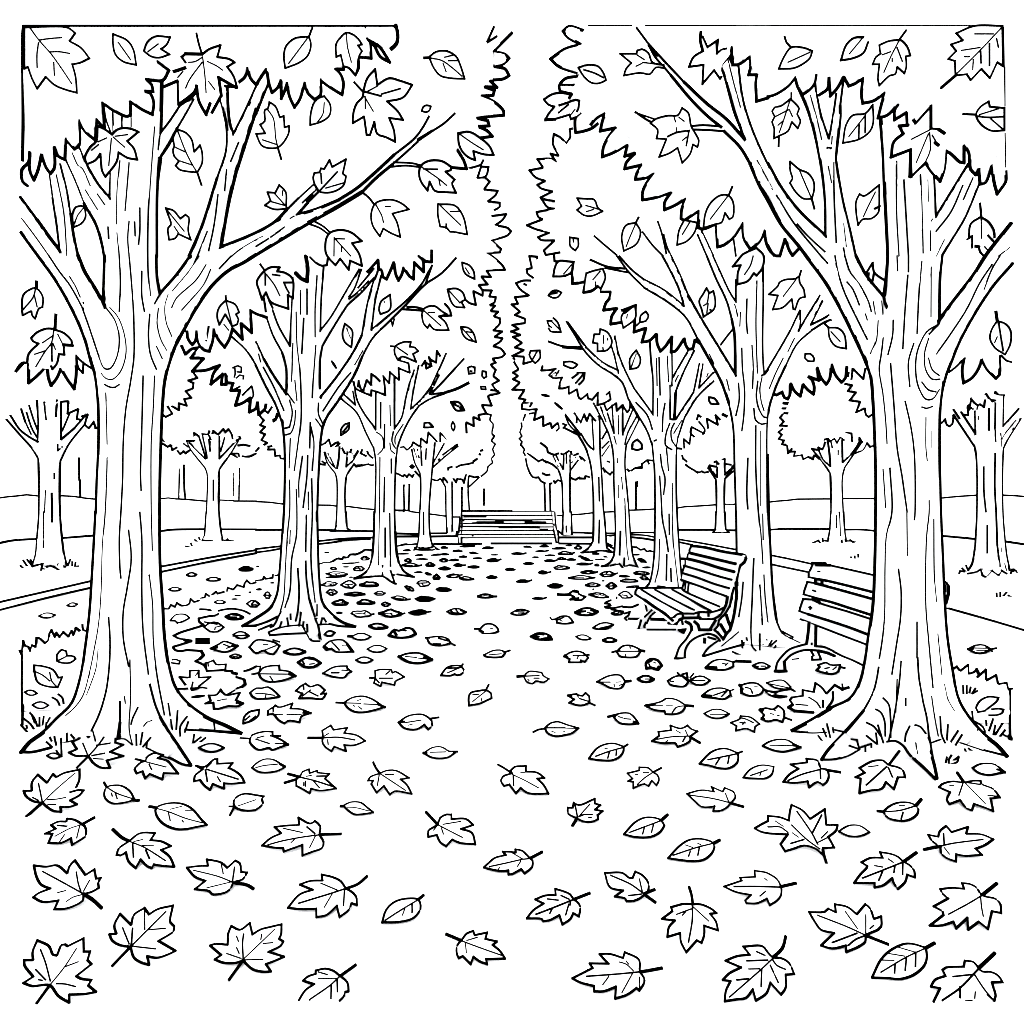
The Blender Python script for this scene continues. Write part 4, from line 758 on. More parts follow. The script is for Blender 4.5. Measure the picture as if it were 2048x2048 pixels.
kerb("C3 350 187 610 187 775 175 895 178 1075 205 1270 210 1690 280 D3 30 330 330 393 800 510 1345 655 1932 800 2300 890", "C3 350 194 610 194 775 180 895 192 1075 215 1270 229 1690 320 D3 30 396 330 458 800 580 1345 722 1932 890 2300 1000",
     "m C3 350 192 610 192; n 715 178 775 176; m 895 190 980 198 1075 213; n 895 172 1000 175 1075 190; l 1265 208 1400 230 1690 284; l 1265 228 1360 248; l D3 30 328 180 358 330 392; l 30 396 180 428 310 455; m 1345 722 1640 805 1935 892")

# the path, strewn with leaves; its ragged edge shows in places
pth = "B3 1320 250 1932 240 C3 300 240 590 245 900 330 1060 560 1200 700 D3 200 1300 900 1150 1500 1250 2300 1500"
pl = [onz(x, y, 0.004) for x, y in P(pth)]
pr = [Vector((6.0, 0.5, 0)), Vector((-6.0, 0.5, 0))] + [onz(x, y, 0.004) for x, y in P("A3 -500 1200 150 1050 655 895 1230 730 1932 535 B3 170 480 480 395 880 290 1200 250")]
pm = sheet('path', pl + pr, 0.004)
ink_ground(pm, "m B3 1345 241 1520 243 1700 241; m 1775 238 1932 238; m C3 0 238 300 238; m 355 238 590 240; l A3 1885 768 1840 745 1760 730 1690 735 1650 745; m 1645 770 1620 782 1580 785 1500 802 1500 825 1535 850; m 1535 855 1420 890 1370 905 1310 932; l 1310 932 1340 950 1395 962; c 1395 965 1440 972; m 1440 975 1380 995 1310 1015; m 1305 1022 1320 1040 1370 1050 1400 1042 1520 1048; c 1520 1050 1535 1080 1510 1105; m 1500 1110 1475 1125 1540 1155 1555 1180;"
  "m 1700 1198 1750 1200; c 1755 1212 1785 1220; m 1785 1245 1840 1262; c 1845 1270 1850 1300 1830 1315; l 1820 1318 1785 1332; n 1770 1345 1700 1385; m 1845 1200 1880 1190 1932 1165; l C3 745 665 710 680 700 690 740 695 745 705 700 715; l 705 722 760 725 830 710; m 840 715 900 718 950 698; l 750 735 840 750; l 850 765 890 752 880 780 850 800 865 815; m 880 805 970 805; n 1020 887 1235 887; c 1050 808 1165 812; l 1255 890 1350 890; n 1260 895 1290 912 1335 915; l A3 1510 733 1560 735 1590 742; m 1830 860 1932 858; v D3 185 1112 230 1106", 0.008)
tag(pm.build('path', [M_PATH, M_INK]), kind='structure')

# grass: the ragged lawn edge along the path and tufts at the feet of the trees
gm = MB()
def fringe(s, w='m'):
    """upright blades along a line on the ground"""
    pts = P(s)
    n = len(pts)
    base = []
    for i, (x, y) in enumerate(pts):
        near = [q[1] for q in pts if abs(q[0] - x) < 14] or [y]
        base.append(max(near) + 1.0)
    base = [sum(base[max(0, i - 2):i + 3]) / len(base[max(0, i - 2):i + 3]) for i in range(n)]
    base = [max(b, y + 0.5) for b, (x, y) in zip(base, pts)]
    D = [gdepth(b) for b in base]
    top = [at(x, y, d) for (x, y), d in zip(pts, D)]
    bot = [at(x, b, d) for (x, y), b, d in zip(pts, base, D)]
    bk = [Vector((t.x * 1.0, t.y + 0.05, t.z)) for t in top]; bb = [Vector((t.x, t.y + 0.05, 0)) for t in bot]
    v = top + bot + bk + bb
    fs = []
    for i in range(n - 1):
        fs += [(i, i + 1, n + i + 1, n + i), (2 * n + i + 1, 2 * n + i, 3 * n + i, 3 * n + i + 1), (i, 2 * n + i, 2 * n + i + 1, i + 1)]
    gm.add(v, fs, 0)
    for run in smooth(pts):
        rr, p3 = [], []
        for x, y in run:
            d = np.interp(x, [p[0] for p in pts], D) if pts[-1][0] > pts[0][0] else D[0]
            p3.append(at(x, y, float(d) - 0.005)); rr.append(0.5 * LW[w] * float(d) / FPX)
        gm.tube(p3, rr)
fringe("A3 1230 725 1270 735 1290 700 1320 715 1335 685 1380 710 1430 690 1438 655 1465 680 1500 668", 'l')
fringe("A3 1512 653 1545 643 1552 615 1580 635", 'l')
fringe("A3 1597 628 1630 600 1642 615 1690 602", 'l')
fringe("A3 1712 600 1718 570 1760 585 1790 550 1840 566 1845 540 1862 515 1890 540 1932 530", 'l')
fringe("B3 0 520 50 510 60 490 75 505 125 495 128 475", 'm')
fringe("B3 148 482 165 478 172 470", 'm')
fringe("B3 475 397 510 385 550 385 620 350 650 355 660 340 690 345 710 320 750 320 800 300 820 285 880 290", 'm')
fringe("B3 1060 262 1130 242 1150 248 1222 240", 'm')
fringe("C3 895 265 940 265 970 285 1000 278 1020 300 1040 292 1070 302", 'l')

FRONT = []      # surfaces of the nearest trees, filled below
def tufts(s, w='l'):
    for part in s.split(';'):
        if not part.strip(): continue
        pts = P(part if part.split()[0][0] in 'ABCD' else tufts.tile + ' ' + part)
        if part.split()[0][0] in 'ABCD': tufts.tile = part.split()[0]
        ym = max(p[1] for p in pts)
        d = gdepth(ym, 0.0)
        for p in pts:
            r = ray(*p).normalized()
            for b in FRONT:
                h = b.ray_cast(Vector((0, 0, CAMH)), r)
                if h[0] is not None: d = min(d, h[0].y - 0.03)
        for run in smooth(pts):
            n = len(run)
            p3 = [at(x, y, d) for x, y in run]
            gm.tube(p3, [0.5 * LW[w] * d / FPX] * n)
for o in list(COL.objects):
    if o.name.startswith('trunk') and o.parent is not None and o.parent.name.startswith('avenue_tree') and o.parent.location.y < 9:
        wo = parent_world(o)
        FRONT.append(BVHTree.FromPolygons([v.co + wo for v in o.data.vertices], [tuple(p.vertices) for p in o.data.polygons]))
tufts("A3 225 1515 255 1550 285 1625; 240 1530 265 1600; 298 1550 298 1625; 330 1545 320 1615; 350 1590 345 1640; 375 1555 350 1600; 180 1560 230 1600 260 1645; 155 1605 210 1665; 200 1610 205 1640; 410 1695 425 1760; 350 1735 395 1775; 375 1700 390 1730; 460 1710 465 1845; 505 1670 505 1730; 455 1745 600 1710; 535 1680 560 1710; 1340 1500 1330 1640; 1410 1545 1360 1620 1360 1690; 1420 1585 1395 1660; 1465 1680 1455 1750; 1515 1700 1450 1750; 1550 1705 1505 1740; 1075 1665 1060 1755; 1028 1680 1030 1760; 1135 1705 1080 1770; 1110 1740 1105 1775; 1615 1590 1620 1635")
tufts("D3 445 1600 470 1700; 415 1635 440 1695; 490 1630 495 1665; 380 1690 410 1730; 815 1490 850 1510 880 1580 885 1690; 745 1590 800 1620 850 1690; 830 1610 870 1740; 745 1690 820 1750; 815 1670 825 1750; 630 1715 670 1720 690 1790; 615 1765 690 1790; 690 1780 780 1750 780 1775; 735 1765 735 1805; 870 1405 910 1450 925 1560 925 1700; 1300 1545 1310 1680 1335 1740; 1358 1605 1350 1720; 1435 1650 1380 1735; 1465 1680 1415 1760; 1485 1790 1495 1812; 1515 1785 1540 1805; 1540 1505 1548 1580; 1560 1580 1620 1620 1640 1660; 1645 1575 1650 1620; 1700 1560 1665 1660; 1715 1610 1700 1690; 1770 1595 1710 1690; 1790 1645 1745 1700; 1775 1680 1830 1705; 625 340 630 348; 655 332 655 352; 680 320 682 345; 1725 612 1727 645; 1753 605 1753 645; 1800 607 1775 635; 1815 630 1832 640; 1340 1900 1350 1850; 1365 1905 1365 1870 1385 1835; 1395 1880 1440 1845; 1380 1905 1430 1885 1440 1850")
tufts("A3 155 405 175 425; 175 365 205 410; 205 360 240 405; 230 360 250 400; 530 360 510 410; 545 375 545 410; 570 380 565 415 590 410; 1400 260 1425 265; 1440 235 1450 260; 1470 210 1490 225; 1500 190 1510 215; 1700 215 1760 220; 1715 203 1725 215; D3 335 235 380 215 395 235; 412 200 415 230; 430 215 445 225; 555 210 560 235; 600 220 660 225; 620 210 650 235; 1440 470 1450 445 1480 450; 1465 425 1490 450; 1495 405 1510 440; 1845 430 1830 470; 1870 440 1880 460; 1858 430 1850 455; C3 1665 1055 1720 1080; 1735 970 1740 1030; 1770 950 1780 1000; 1750 985 1745 1010; D3 0 1020 30 970; 20 1010 65 970; 45 1030 60 1010; B3 180 870 192 830; 235 800 245 860; 260 770 262 810; 340 760 325 860; 358 830 355 860; 385 850 388 905; 500 800 490 840; 530 830 510 800; 910 460 912 480; 890 465 870 485; 1015 440 1050 545")
tag(gm.build('grass', [M_GROUND, M_INK]), kind='stuff')

# ------------------------------------------------------------------ low bushes clipped square, beside the two big trunks
def bush(label, D, body, lines):
    q = polys(body)[0]
    base = at(sum(p[0] for p in q) / len(q), HOR, D); base.z = 0
    mb = MB()
    inflate(mb, q, D, rim=1.5, thick=0.5, maxr=40)
    bv = BVHTree.FromPolygons([Vector(a) for a in mb.v], mb.f)
    ink_on(mb, strokes(lines), bv, D)
    tag(mb.build('bush', [M_FOLIAGE, M_INK], None, base), label, 'bush')
bush("low bush with ragged top and square side, left of the big left trunk", 5.3,
     "A3 170 1085 170 980 190 1010 230 1050 242 1005 275 950 340 990 372 920 415 945 478 905 540 940 600 895 655 900 720 920 720 1480 165 1500",
     "m A3 148 1045 165 1078; m 165 1078 175 970; m 175 970 190 1010 212 1015 230 1050; m 230 1050 242 1005 270 1020; m 270 1020 275 950; m 275 950 290 948 340 990 365 970 372 920 388 890; m 388 890 415 945; m 415 945 425 910 450 945; m 450 945 478 905 515 940 540 895 555 930; m 555 930 572 875; c 572 875 600 895; m 622 850 628 890 655 900; c 170 1080 168 1300 170 1500; m 170 1500 168 1605; l 395 1400 430 1420 450 1460; l 440 1375 470 1400 480 1445")
bush("low bush with ragged top and square side, right of the big right trunk", 5.1,
     "D3 1330 1250 1390 1190 1425 1165 1450 1200 1510 1155 1512 1220 1580 1190 1592 1240 1645 1190 1647 1272 1722 1232 1738 1300 1800 1290 1812 1338 1826 1345 1826 1590 1330 1590",
     "m D3 1388 1190 1425 1165 1450 1200 1510 1153; m 1510 1153 1512 1220; m 1512 1220 1550 1210 1575 1188; c 1575 1188 1592 1222; m 1578 1248 1645 1188; m 1645 1188 1647 1272; m 1647 1272 1722 1230; m 1722 1230 1738 1300; m 1738 1298 1800 1290; m 1800 1290 1812 1338; m 1812 1336 1840 1333; m 1827 1340 1827 1450; m 1827 1450 1826 1600 1828 1700; t 1825 1695 1830 1710; l 1472 1310 1475 1370; l 1500 1310 1500 1370; l 1530 1320 1520 1365; l 1565 1330 1540 1370; l 1580 1350 1545 1368")

# ------------------------------------------------------------------ benches
class Plane:
    def __init__(self, p, q, r):
        self.p = Vector(p); self.n = (Vector(q) - self.p).cross(Vector(r) - self.p).normalized()
        if self.n.dot(self.p - Vector((0, 0, CAMH))) > 0: self.n = -self.n      # faces the viewer
    def hit(self, x, y, off=0.0):
        o = Vector((0, 0, CAMH)); r = ray(x, y)
        t = (self.p + self.n * off - o).dot(self.n) / r.dot(self.n)
        return o + r * t

def board(mb, plane, poly, th, off=0.0):
    """a solid board whose face lies in the plane"""
    pl = flat(poly, 8.0)
    r = delaunay_2d_cdt([Vector(p) for p in pl], [], [list(range(len(pl)))], 1, 1e-4)
    pl = [(p.x, p.y) for p in r[0]]
    f = [plane.hit(x, y, off) for x, y in pl]
    b = [p - plane.n * th for p in f]
    n = len(f)
    fs = [tuple(t) for t in r[2]] + [tuple(i + n for i in reversed(t)) for t in r[2]]
    ed = {}
    for t in r[2]:
        for i in range(len(t)):
            e = (t[i - 1], t[i])
            ed[e] = ed.get(e, 0) + 1
    for (a, c) in ed:
        if (c, a) not in ed:
            fs.append((a, c, c + n, a + n))
    mb.add(f + b, fs, 0)

def ink_plane(mb, plane, s, off=0.0):
    for w, pts in strokes(s):
        for run in smooth(pts):
            p3 = [plane.hit(x, y, off) for x, y in run]
            rr = [0.5 * w * p.y / FPX for p in p3]
            p3 = [p + plane.n * r_ * 0.4 for p, r_ in zip(p3, rr)]
            mb.tube(p3, rr)

def bench(label, base, parts):
    root = tag(empty('park_bench', base), label, 'bench', "slatted park benches by the path")
    for pn, plane, poly, th, lines in parts:
        mb = MB()
        for q in polys(poly):
            board(mb, plane, q, th)
        ink_plane(mb, plane, lines, 0.004)
        mb.build(pn, [M_WOOD, M_INK], root, base)
    return root

seat = Plane((0, 8, 0.42), (1, 8, 0.42), (0, 9, 0.42))
back = Plane((2.2, 7.37, 0.42), (2.2, 9.08, 0.42), (2.36, 7.05, 0.99))
side = Plane((1.65, 6.86, 0), (2.3, 7.36, 0), (1.65, 6.86, 1))
sidf = Plane((1.5, 8.40, 0), (2.2, 8.86, 0), (1.5, 8.40, 1))
bench("slatted bench turned sideways to the path, all its seat slats showing", (1.95, 7.9, 0), [
 ('seat_slat', seat, "C3 942 588 928 622 1000 670 1080 725 1210 820 1290 766 975 586", 0.035, "m C3 1000 577 945 580 932 600 930 625 1000 668; c 1000 668 1080 725 1150 770 1210 822; l 975 588 1100 665 1290 766"),
 ('seat_slat', seat, "C3 975 586 1290 766 1385 752 1080 584", 0.035, "m C3 1000 578 1080 578; l 1080 590 1200 655 1375 742"),
 ('seat_slat', seat, "C3 1080 584 1385 752 1495 752 1210 584", 0.035, "m C3 1080 577 1210 578; l 1210 590 1330 655 1500 748; c 1105 570 1150 576"),
 ('seat_slat', seat, "C3 1210 584 1495 752 1590 735 1300 600 1280 582", 0.035, "m C3 1210 578 1285 578; m 1285 585 1300 600 1440 665 1590 728; m 1590 730 1560 745 1500 762"),
 ('seat_rail', side, "C3 1210 825 1215 795 1245 770 1290 768 1400 756 1500 762 1590 735 1590 770 1520 806 1420 808 1290 800 1255 812 1235 845 1180 840", 0.03,
   "c C3 1180 838 1235 842; c 1235 842 1260 812 1290 800; m 1210 795 1210 835; m 1212 798 1245 770 1285 766 1370 766; m 1370 766 1400 756 1490 756; l 1285 766 1290 795; c 1290 800 1415 798; m 1415 808 1520 806 1545 795; m 1405 765 1405 785; m 1480 745 1480 785"),
 ('back_slat', back, "C3 1360 255 1342 290 1345 312 1690 392 1715 345 1742 325 1720 318", 0.03, "c C3 1360 256 1460 268 1590 298 1735 322; m 1360 256 1342 290 1345 310; c 1345 310 1450 335 1690 392"),
 ('back_slat', back, "C3 1345 312 1325 355 1680 452 1690 392", 0.03, "l C3 1330 320 1325 350; c 1280 354 1330 356 1450 385 1560 420 1680 452"),
 ('back_slat', back, "C3 1325 357 1310 405 1660 512 1680 452", 0.03, "n C3 1310 360 1310 400; m 1300 405 1450 450 1560 485 1660 512"),
 ('back_slat', back, "C3 1310 407 1290 460 1640 577 1660 512", 0.03, "m C3 1305 408 1290 455; m 1285 460 1400 495 1520 540 1640 576"),
 ('back_slat', back, "C3 1290 462 1280 515 1620 636 1640 577", 0.03, "m C3 1280 512 1330 530 1450 572 1540 608 1620 636"),
 ('back_post', back, "C3 1300 525 1285 580 1300 600 1335 605 1340 540", 0.03, "m C3 1300 525 1292 570 1275 580; n 1312 530 1310 580; l 1337 542 1330 600"),
 ('side_frame', side, "C3 1762 350 1750 325 1735 325 1715 345 1692 390 1690 430 1680 470 1650 560 1620 650 1605 720 1540 790 1560 850 1530 890 1590 955 1610 930 1650 860 1668 780 1690 650 1690 560 1705 470 1722 405 1750 380", 0.05,
   "c C3 1735 322 1755 330 1762 350 1750 378 1722 402; m 1735 335 1715 350 1700 380; c 1692 390 1692 440 1680 470 1665 520; m 1660 520 1650 560 1640 610 1622 650; c 1622 640 1610 700 1595 730; m 1595 740 1560 785 1530 800; m 1720 402 1700 480 1690 560; c 1685 530 1690 600 1690 650; m 1670 570 1655 640 1640 710; m 1640 710 1600 775 1560 815 1550 860 1525 888; c 1690 640 1670 780 1650 860 1640 890; c 1640 890 1610 925 1595 950; c 1615 780 1630 830 1645 860; c 1572 850 1590 880 1605 905; m 1525 890 1560 920 1590 962; l 1550 905 1580 940; n 1700 530 1700 555; n 1660 650 1640 720"),
 ('leg', side, "C3 1310 828 1345 850 1350 890 1310 960 1260 1020 1228 1103 1303 1103 1305 1040 1340 980 1400 940 1490 920 1540 940 1560 968 1590 955 1530 890 1490 888 1410 888 1400 850 1370 825", 0.05,
   "c C3 1310 828 1345 850 1352 890; m 1352 890 1310 960 1260 1020 1232 1098; m 1228 1103 1305 1103; m 1300 1100 1305 1040 1340 980 1400 940 1490 920 1540 940 1565 970; c 1375 828 1400 850 1410 885; c 1410 888 1495 888; c 1490 885 1510 850 1530 820; m 1480 945 1530 960; c 1450 955 1448 985; m 1280 825 1285 845"),
 ('leg', sidf, "C3 1000 670 1015 745 1060 725 1000 790 965 820 950 888 1015 888 1010 840 1040 790 1090 742 1060 720", 0.04,
   "l C3 1000 672 1015 745; l 1070 722 1000 790; m 970 815 962 850 950 885; m 940 888 1015 888; l 1095 742 1040 790 1015 840; m 1008 835 995 860 1000 885"),
])

b2leg = Plane((2.43, 6.34, 0), (2.83, 6.52, 0), (2.43, 6.34, 1))
b2 = Plane((2.82, 6.6, 0), (3.25, 5.2, 0), (2.82, 6.6, 1))
bench("bench half hidden by the big right trunk, its back slats sloping toward it", (3.0, 6.0, 0), [
 ('back_slat', b2, "D3 340 388 318 450 308 495 430 512 800 605 1200 700 1200 560 800 475 470 402 430 382", 0.04, "m D3 340 395 320 440; m 310 450 310 490; c 340 384 435 388; c 370 400 470 402; m 440 395 620 435 800 476 1250 583; m 310 492 365 502; c 365 505 430 515 600 555 800 606; c 800 606 1250 712; v 378 448 392 449"),
 ('back_slat', b2, "D3 300 527 270 622 345 645 780 775 1200 900 1200 740 785 655 415 550", 0.04, "m D3 355 535 300 527 275 600 272 622; m 272 622 345 642; c 345 645 480 680 620 725 780 776; c 365 540 415 552 600 602 790 655; c 785 655 1250 752; c 780 776 1250 912; n 342 592 360 598"),
 ('back_slat', b2, "D3 268 655 240 750 310 772 760 925 1200 1060 1200 930 780 805 385 682", 0.04, "m D3 330 660 268 655 245 725 240 748; m 240 748 310 772; c 310 772 480 825 620 872 760 925; m 345 665 400 690 600 750 780 808; m 780 808 1250 942; c 760 925 1250 1075; n 312 720 330 724; n 320 712 320 735"),
 ('back_slat', b2, "D3 250 765 250 810 300 832 740 1000 1200 1150 1200 1070 760 927 310 774", 0.04, "m D3 250 810 300 828; m 300 832 400 868 560 930 745 1000; m 740 1000 1250 1165"),
 ('back_post', b2, "D3 362 505 362 545 415 555 415 515; D3 340 648 345 668 395 692 390 662", 0.05, "c D3 362 508 362 540; c 412 518 412 550; m 340 648 345 668; c 385 668 395 688"),
 ('seat_rail', b2, "D3 370 1010 430 1020 560 1085 720 1158 1200 1330 1200 1260 720 1100 430 985", 0.04, "m D3 370 1012 430 1020 500 1052; m 500 1055 560 1085 640 1118 720 1157"),
 ('leg', b2leg, "D3 302 832 362 862 356 1008 430 1020 495 1086 380 1046 270 1040 170 1082 122 1132 130 1200 52 1200 60 1150 90 1100 150 1038 230 1010 290 990", 0.05,
   "c D3 305 832 300 900 288 985; m 288 995 230 1010 160 1035 100 1090 65 1140 55 1195; c 52 1200 132 1200; c 125 1195 120 1130; m 120 1130 170 1080 270 1042 380 1046; c 380 1048 440 1062 495 1084; c 358 860 356 1010; m 320 1045 340 1080; m 372 1050 395 1105; m 330 1090 330 1115 395 1112; n 328 990 328 1000"),
 ('armrest', b2, "D3 1300 520 1345 528 1368 560 1365 620 1350 720 1300 720", 0.06, "m D3 1340 528 1352 535 1368 560; c 1368 560 1365 620 1350 680; n 1340 550 1340 600; c 1338 630 1345 690"),
])

DB = 23.6
bf = Plane((0, DB, 0), (1, DB, 0), (0, DB, 1))
bs = Plane((0, DB + 0.03, 0), (1, DB + 0.03, 0), (0, DB + 0.03, 1))
def row(y0, y1, xa, xb):
    return f"B3 {xa} {y0} {1932 + xb} {y0} {1932 + xb + 4} {y1} {xa - 3} {y1}"
bench("far bench across the end of the path, seen square on", (at(1020, 992, DB).x, DB, 0), [
 ('back_slat', bf, row(-7, 24, 1553, 318), 0.05, "u B3 1553 -6 2250 -6; l 1553 -8 1932 -8; u B3 1552 25 1750 26 2235 26; l 1570 33 1735 33"),
 ('back_slat', bf, row(27, 57, 1550, 322), 0.05, "u B3 1545 56 1800 58 1932 62; l 1810 62 2080 62; u 2080 58 2235 56; v 1560 62 1570 66"),
 ('back_slat', bf, row(61, 84, 1546, 326), 0.05, "u B3 1540 86 1932 86; m 1670 79 1865 79; v 1635 82 1665 82; u C3 0 88 300 88; m C3 100 78 255 80"),
 ('back_slat', bf, row(89, 108, 1543, 330), 0.05, "u B3 1540 108 1932 108; u 1540 110 1830 112; l 1835 115 1932 115; m C3 0 112 205 114; u 205 112 310 112"),
 ('back_slat', bf, row(116, 138, 1540, 334), 0.05, "u B3 1535 140 1932 140; u C3 0 140 310 140; n C3 212 133 270 133"),
 ('back_slat', bf, row(143, 167, 1532, 338), 0.05, "u B3 1525 170 1932 170; u C3 0 170 315 170; v B3 1632 178 1638 180"),
 ('back_slat', bf, row(173, 192, 1526, 344), 0.05, "u B3 1550 194 1932 194; u C3 0 194 320 194"),
 ('side_frame', bs, "B3 1545 -8 1562 -8 1556 100 1550 180 1522 190 1512 180 1535 100", 0.06, "m B3 1540 45 1535 110 1530 150; c 1520 148 1515 180; n 1552 0 1555 60 1552 120; v 1560 90 1550 160"),
 ('side_frame', bs, "C3 296 -8 320 -8 335 100 352 190 330 190 310 100", 0.06, "u C3 295 0 305 60 312 130; l 312 130 325 190; n 322 0 328 80 335 130; l 345 140 350 190; l 345 140 375 165; n 310 95 330 100"),
 ('leg', bs, "B3 1522 190 1552 190 1552 240 1530 240", 0.06, "u B3 1525 185 1530 240; l 1552 190 1552 236"),
 ('leg', bs, "C3 322 190 352 190 352 238 332 238", 0.06, "n C3 325 190 335 235; l 352 188 350 235; l 332 236 352 236"),
])
# ------------------------------------------------------------------ leaves
def ov(s):
    """'A3 x1 y1 x2 y2 b [b2]' -> lens outline between two tips"""
    t = s.split()
    x1, y1, x2, y2, b = map(float, t[1:6])
    c = float(t[6]) if len(t) > 6 else b
    dx, dy = x2 - x1, y2 - y1
    l = math.hypot(dx, dy)
    x1 += dx / l * 6; y1 += dy / l * 6; x2 -= dx / l * 6; y2 -= dy / l * 6     # the line is drawn half outside
    dx, dy = x2 - x1, y2 - y1
    b = max(2.5, b - 4.5); c = max(2.5, c - 4.5)
    l = math.hypot(dx, dy); nx, ny = dy / l, -dx / l
    o = []
    prof = [(0.0, 0.0), (0.12, 0.4), (0.3, 0.86), (0.5, 1.0), (0.7, 0.86), (0.88, 0.4)]
    for u, h in prof:
        o.append((x1 + dx * u + nx * b * h, y1 + dy * u + ny * b * h))
    o.append((x2, y2))
    for u, h in reversed(prof[1:]):
        o.append((x1 + dx * u - nx * c * h, y1 + dy * u - ny * c * h))
    return t[0] + ' ' + ' '.join(f"{a:.1f} {b_:.1f}" for a, b_ in o)

class LeafSurf:
    """the leaf's own slightly curled plane: maps picture pixels to points on it"""
    def __init__(self, pts, D=None, seed=0):
        xs = [p[0] for p in pts]; ys = [p[1] for p in pts]
        self.x0, self.x1, self.y0, self.y1 = min(xs), max(xs), min(ys), max(ys)
        self.ground = D is None
        rnd = random.Random(seed)
        if self.ground:
            self.D0 = gdepth(self.y1, 0.012)
            wm = (self.x1 - self.x0) * self.D0 / FPX
            hm = (self.y1 - self.y0) * self.D0 / FPX
            L = max(wm * 0.95, hm * 1.12)
            flat_len = gdepth(self.y0 if self.y0 > HOR + 3 else HOR + 3, 0.012) - self.D0
            if flat_len <= L:
                self.th = 0.0
            else:
                lo, hi = 0.0, math.radians(85)
                for _ in range(40):
                    m = (lo + hi) / 2
                    y = HOR + FPX * (CAMH - 0.012 - L * math.sin(m)) / (self.D0 + L * math.cos(m))
                    if y > self.y0: lo = m
                    else: hi = m
                self.th = lo
            self.size = wm
        else:
            self.D0 = D
            self.size = max(self.x1 - self.x0, self.y1 - self.y0) * D / FPX
            self.ax, self.ay = rnd.uniform(-0.35, 0.35), rnd.uniform(-0.35, 0.35)
        self.curl = rnd.uniform(0.05, 0.11)
    def depth(self, x, y):
        u = 2 * (x - self.x0) / max(1e-6, self.x1 - self.x0) - 1
        v = 2 * (y - self.y0) / max(1e-6, self.y1 - self.y0) - 1
        if self.ground:
            # ray meets the plane through (D0, z=.012) rising away from the viewer by th
            k = (y - HOR) / FPX
            s, c = math.sin(self.th), math.cos(self.th)
            # z = .012 + (d-D0)*s/c ; z = CAMH - k d
            t = s / c
            d = (CAMH - 0.012 + self.D0 * t) / (k + t)
            return d - self.curl * 0.35 * self.size * min(1.5, u * u) * min(1.0, max(0.25, 1.0))
        return self.D0 + (self.ax * u + self.ay * v) * 0.3 * self.size - self.curl * self.size * (u * u)
    def pt(self, x, y, toward=0.0):
        return at(x, y, self.depth(x, y) - toward)

NL = [0]
def make_leaf(label, outline, veins='', stem='', D=None, kind='lobed_leaf', ow='l', dark=False, group=None, parent=None, openline=None, cat='leaf'):
    NL[0] += 1
    pl = P(outline)
    sf = LeafSurf(pl, D, NL[0])
    fp = flat(pl, 4.0)
    cx = (sf.x0 + sf.x1) / 2
    base = sf.pt(cx, sf.y1) if D is None else sf.pt(cx, (sf.y0 + sf.y1) / 2)
    mb = MB()
    big = (sf.x1 - sf.x0) > 30
    v, tris, d = triang(fp, 9.0 if big else 12.0)
    n = len(v)
    th = 0.0025 * max(1.0, sf.D0 / 6)
    ve = [sf.pt(x, y) for x, y in v] + [sf.pt(x, y, -th) for x, y in v]
    fs = []
    for t in tris:
        p0, p1, p2 = (v[k] for k in t)
        s = (p1[0] - p0[0]) * (p2[1] - p0[1]) - (p1[1] - p0[1]) * (p2[0] - p0[0])
        t2 = t if s < 0 else (t[0], t[2], t[1])
        fs.append(t2); fs.append(tuple(k + n for k in reversed(t2)))
    mb.add(ve, fs, 1 if dark else 0)
    def lay(target, w, pts, closed=False):
        for run in smooth(pts, closed=closed):
            p3, rr = [], []
            for x, y in run:
                dd = sf.depth(x, y)
                r = 0.5 * w * dd / FPX
                p3.append(at(x, y, dd - r * 0.5)); rr.append(r)
            target.tube(p3, rr)
    if openline:
        for w, pts in strokes(openline):
            lay(mb, w, pts)
    else:
        lay(mb, LW[ow], pl, closed=True)
    if veins:
        for w, pts in strokes(veins):
            lay(mb, w, pts)
    ob = mb.build(kind, [M_LEAF, M_INK], parent, base)
    if label:
        if parent is None: tag(ob, label, cat, group)
        else: ob['label'] = label
    if stem:
        for w, pts in strokes(stem):
            sm = MB()
            lay(sm, w, pts)
            sm.build('stem', [M_INK, M_INK], ob, base)
    return ob

G_FALL = "leaves drifting down between the trees"
G_PATH = "leaves lying on the path"
def F(label, outline, veins='', stem='', D=3.7, kind='falling_leaf', **k):
    return make_leaf(label, outline, veins, stem, D, kind, group=G_FALL, **k)
def G(label, outline, veins='', stem='', kind='fallen_leaf', **k):
    return make_leaf(label, outline, veins, stem, None, kind, group=G_PATH, **k)
def treeof(label):
    return next(o for o in COL.objects if o.get('label', '') == label)
TL1 = treeof("big forked tree nearest on the left, its roots flaring onto the leaves")
TR1 = treeof("big forked tree nearest on the right, in front of the half hidden bench")
TL2 = treeof("second tree on the left, widely flared roots on dense litter")
TR2 = treeof("second tree on the right, behind the armrest of the slatted bench")
def H(tree_, outline, veins='', stem='', D=4.1, label=None, **k):
    return make_leaf(label, outline, veins, stem, D, 'leaf', parent=tree_, **k)

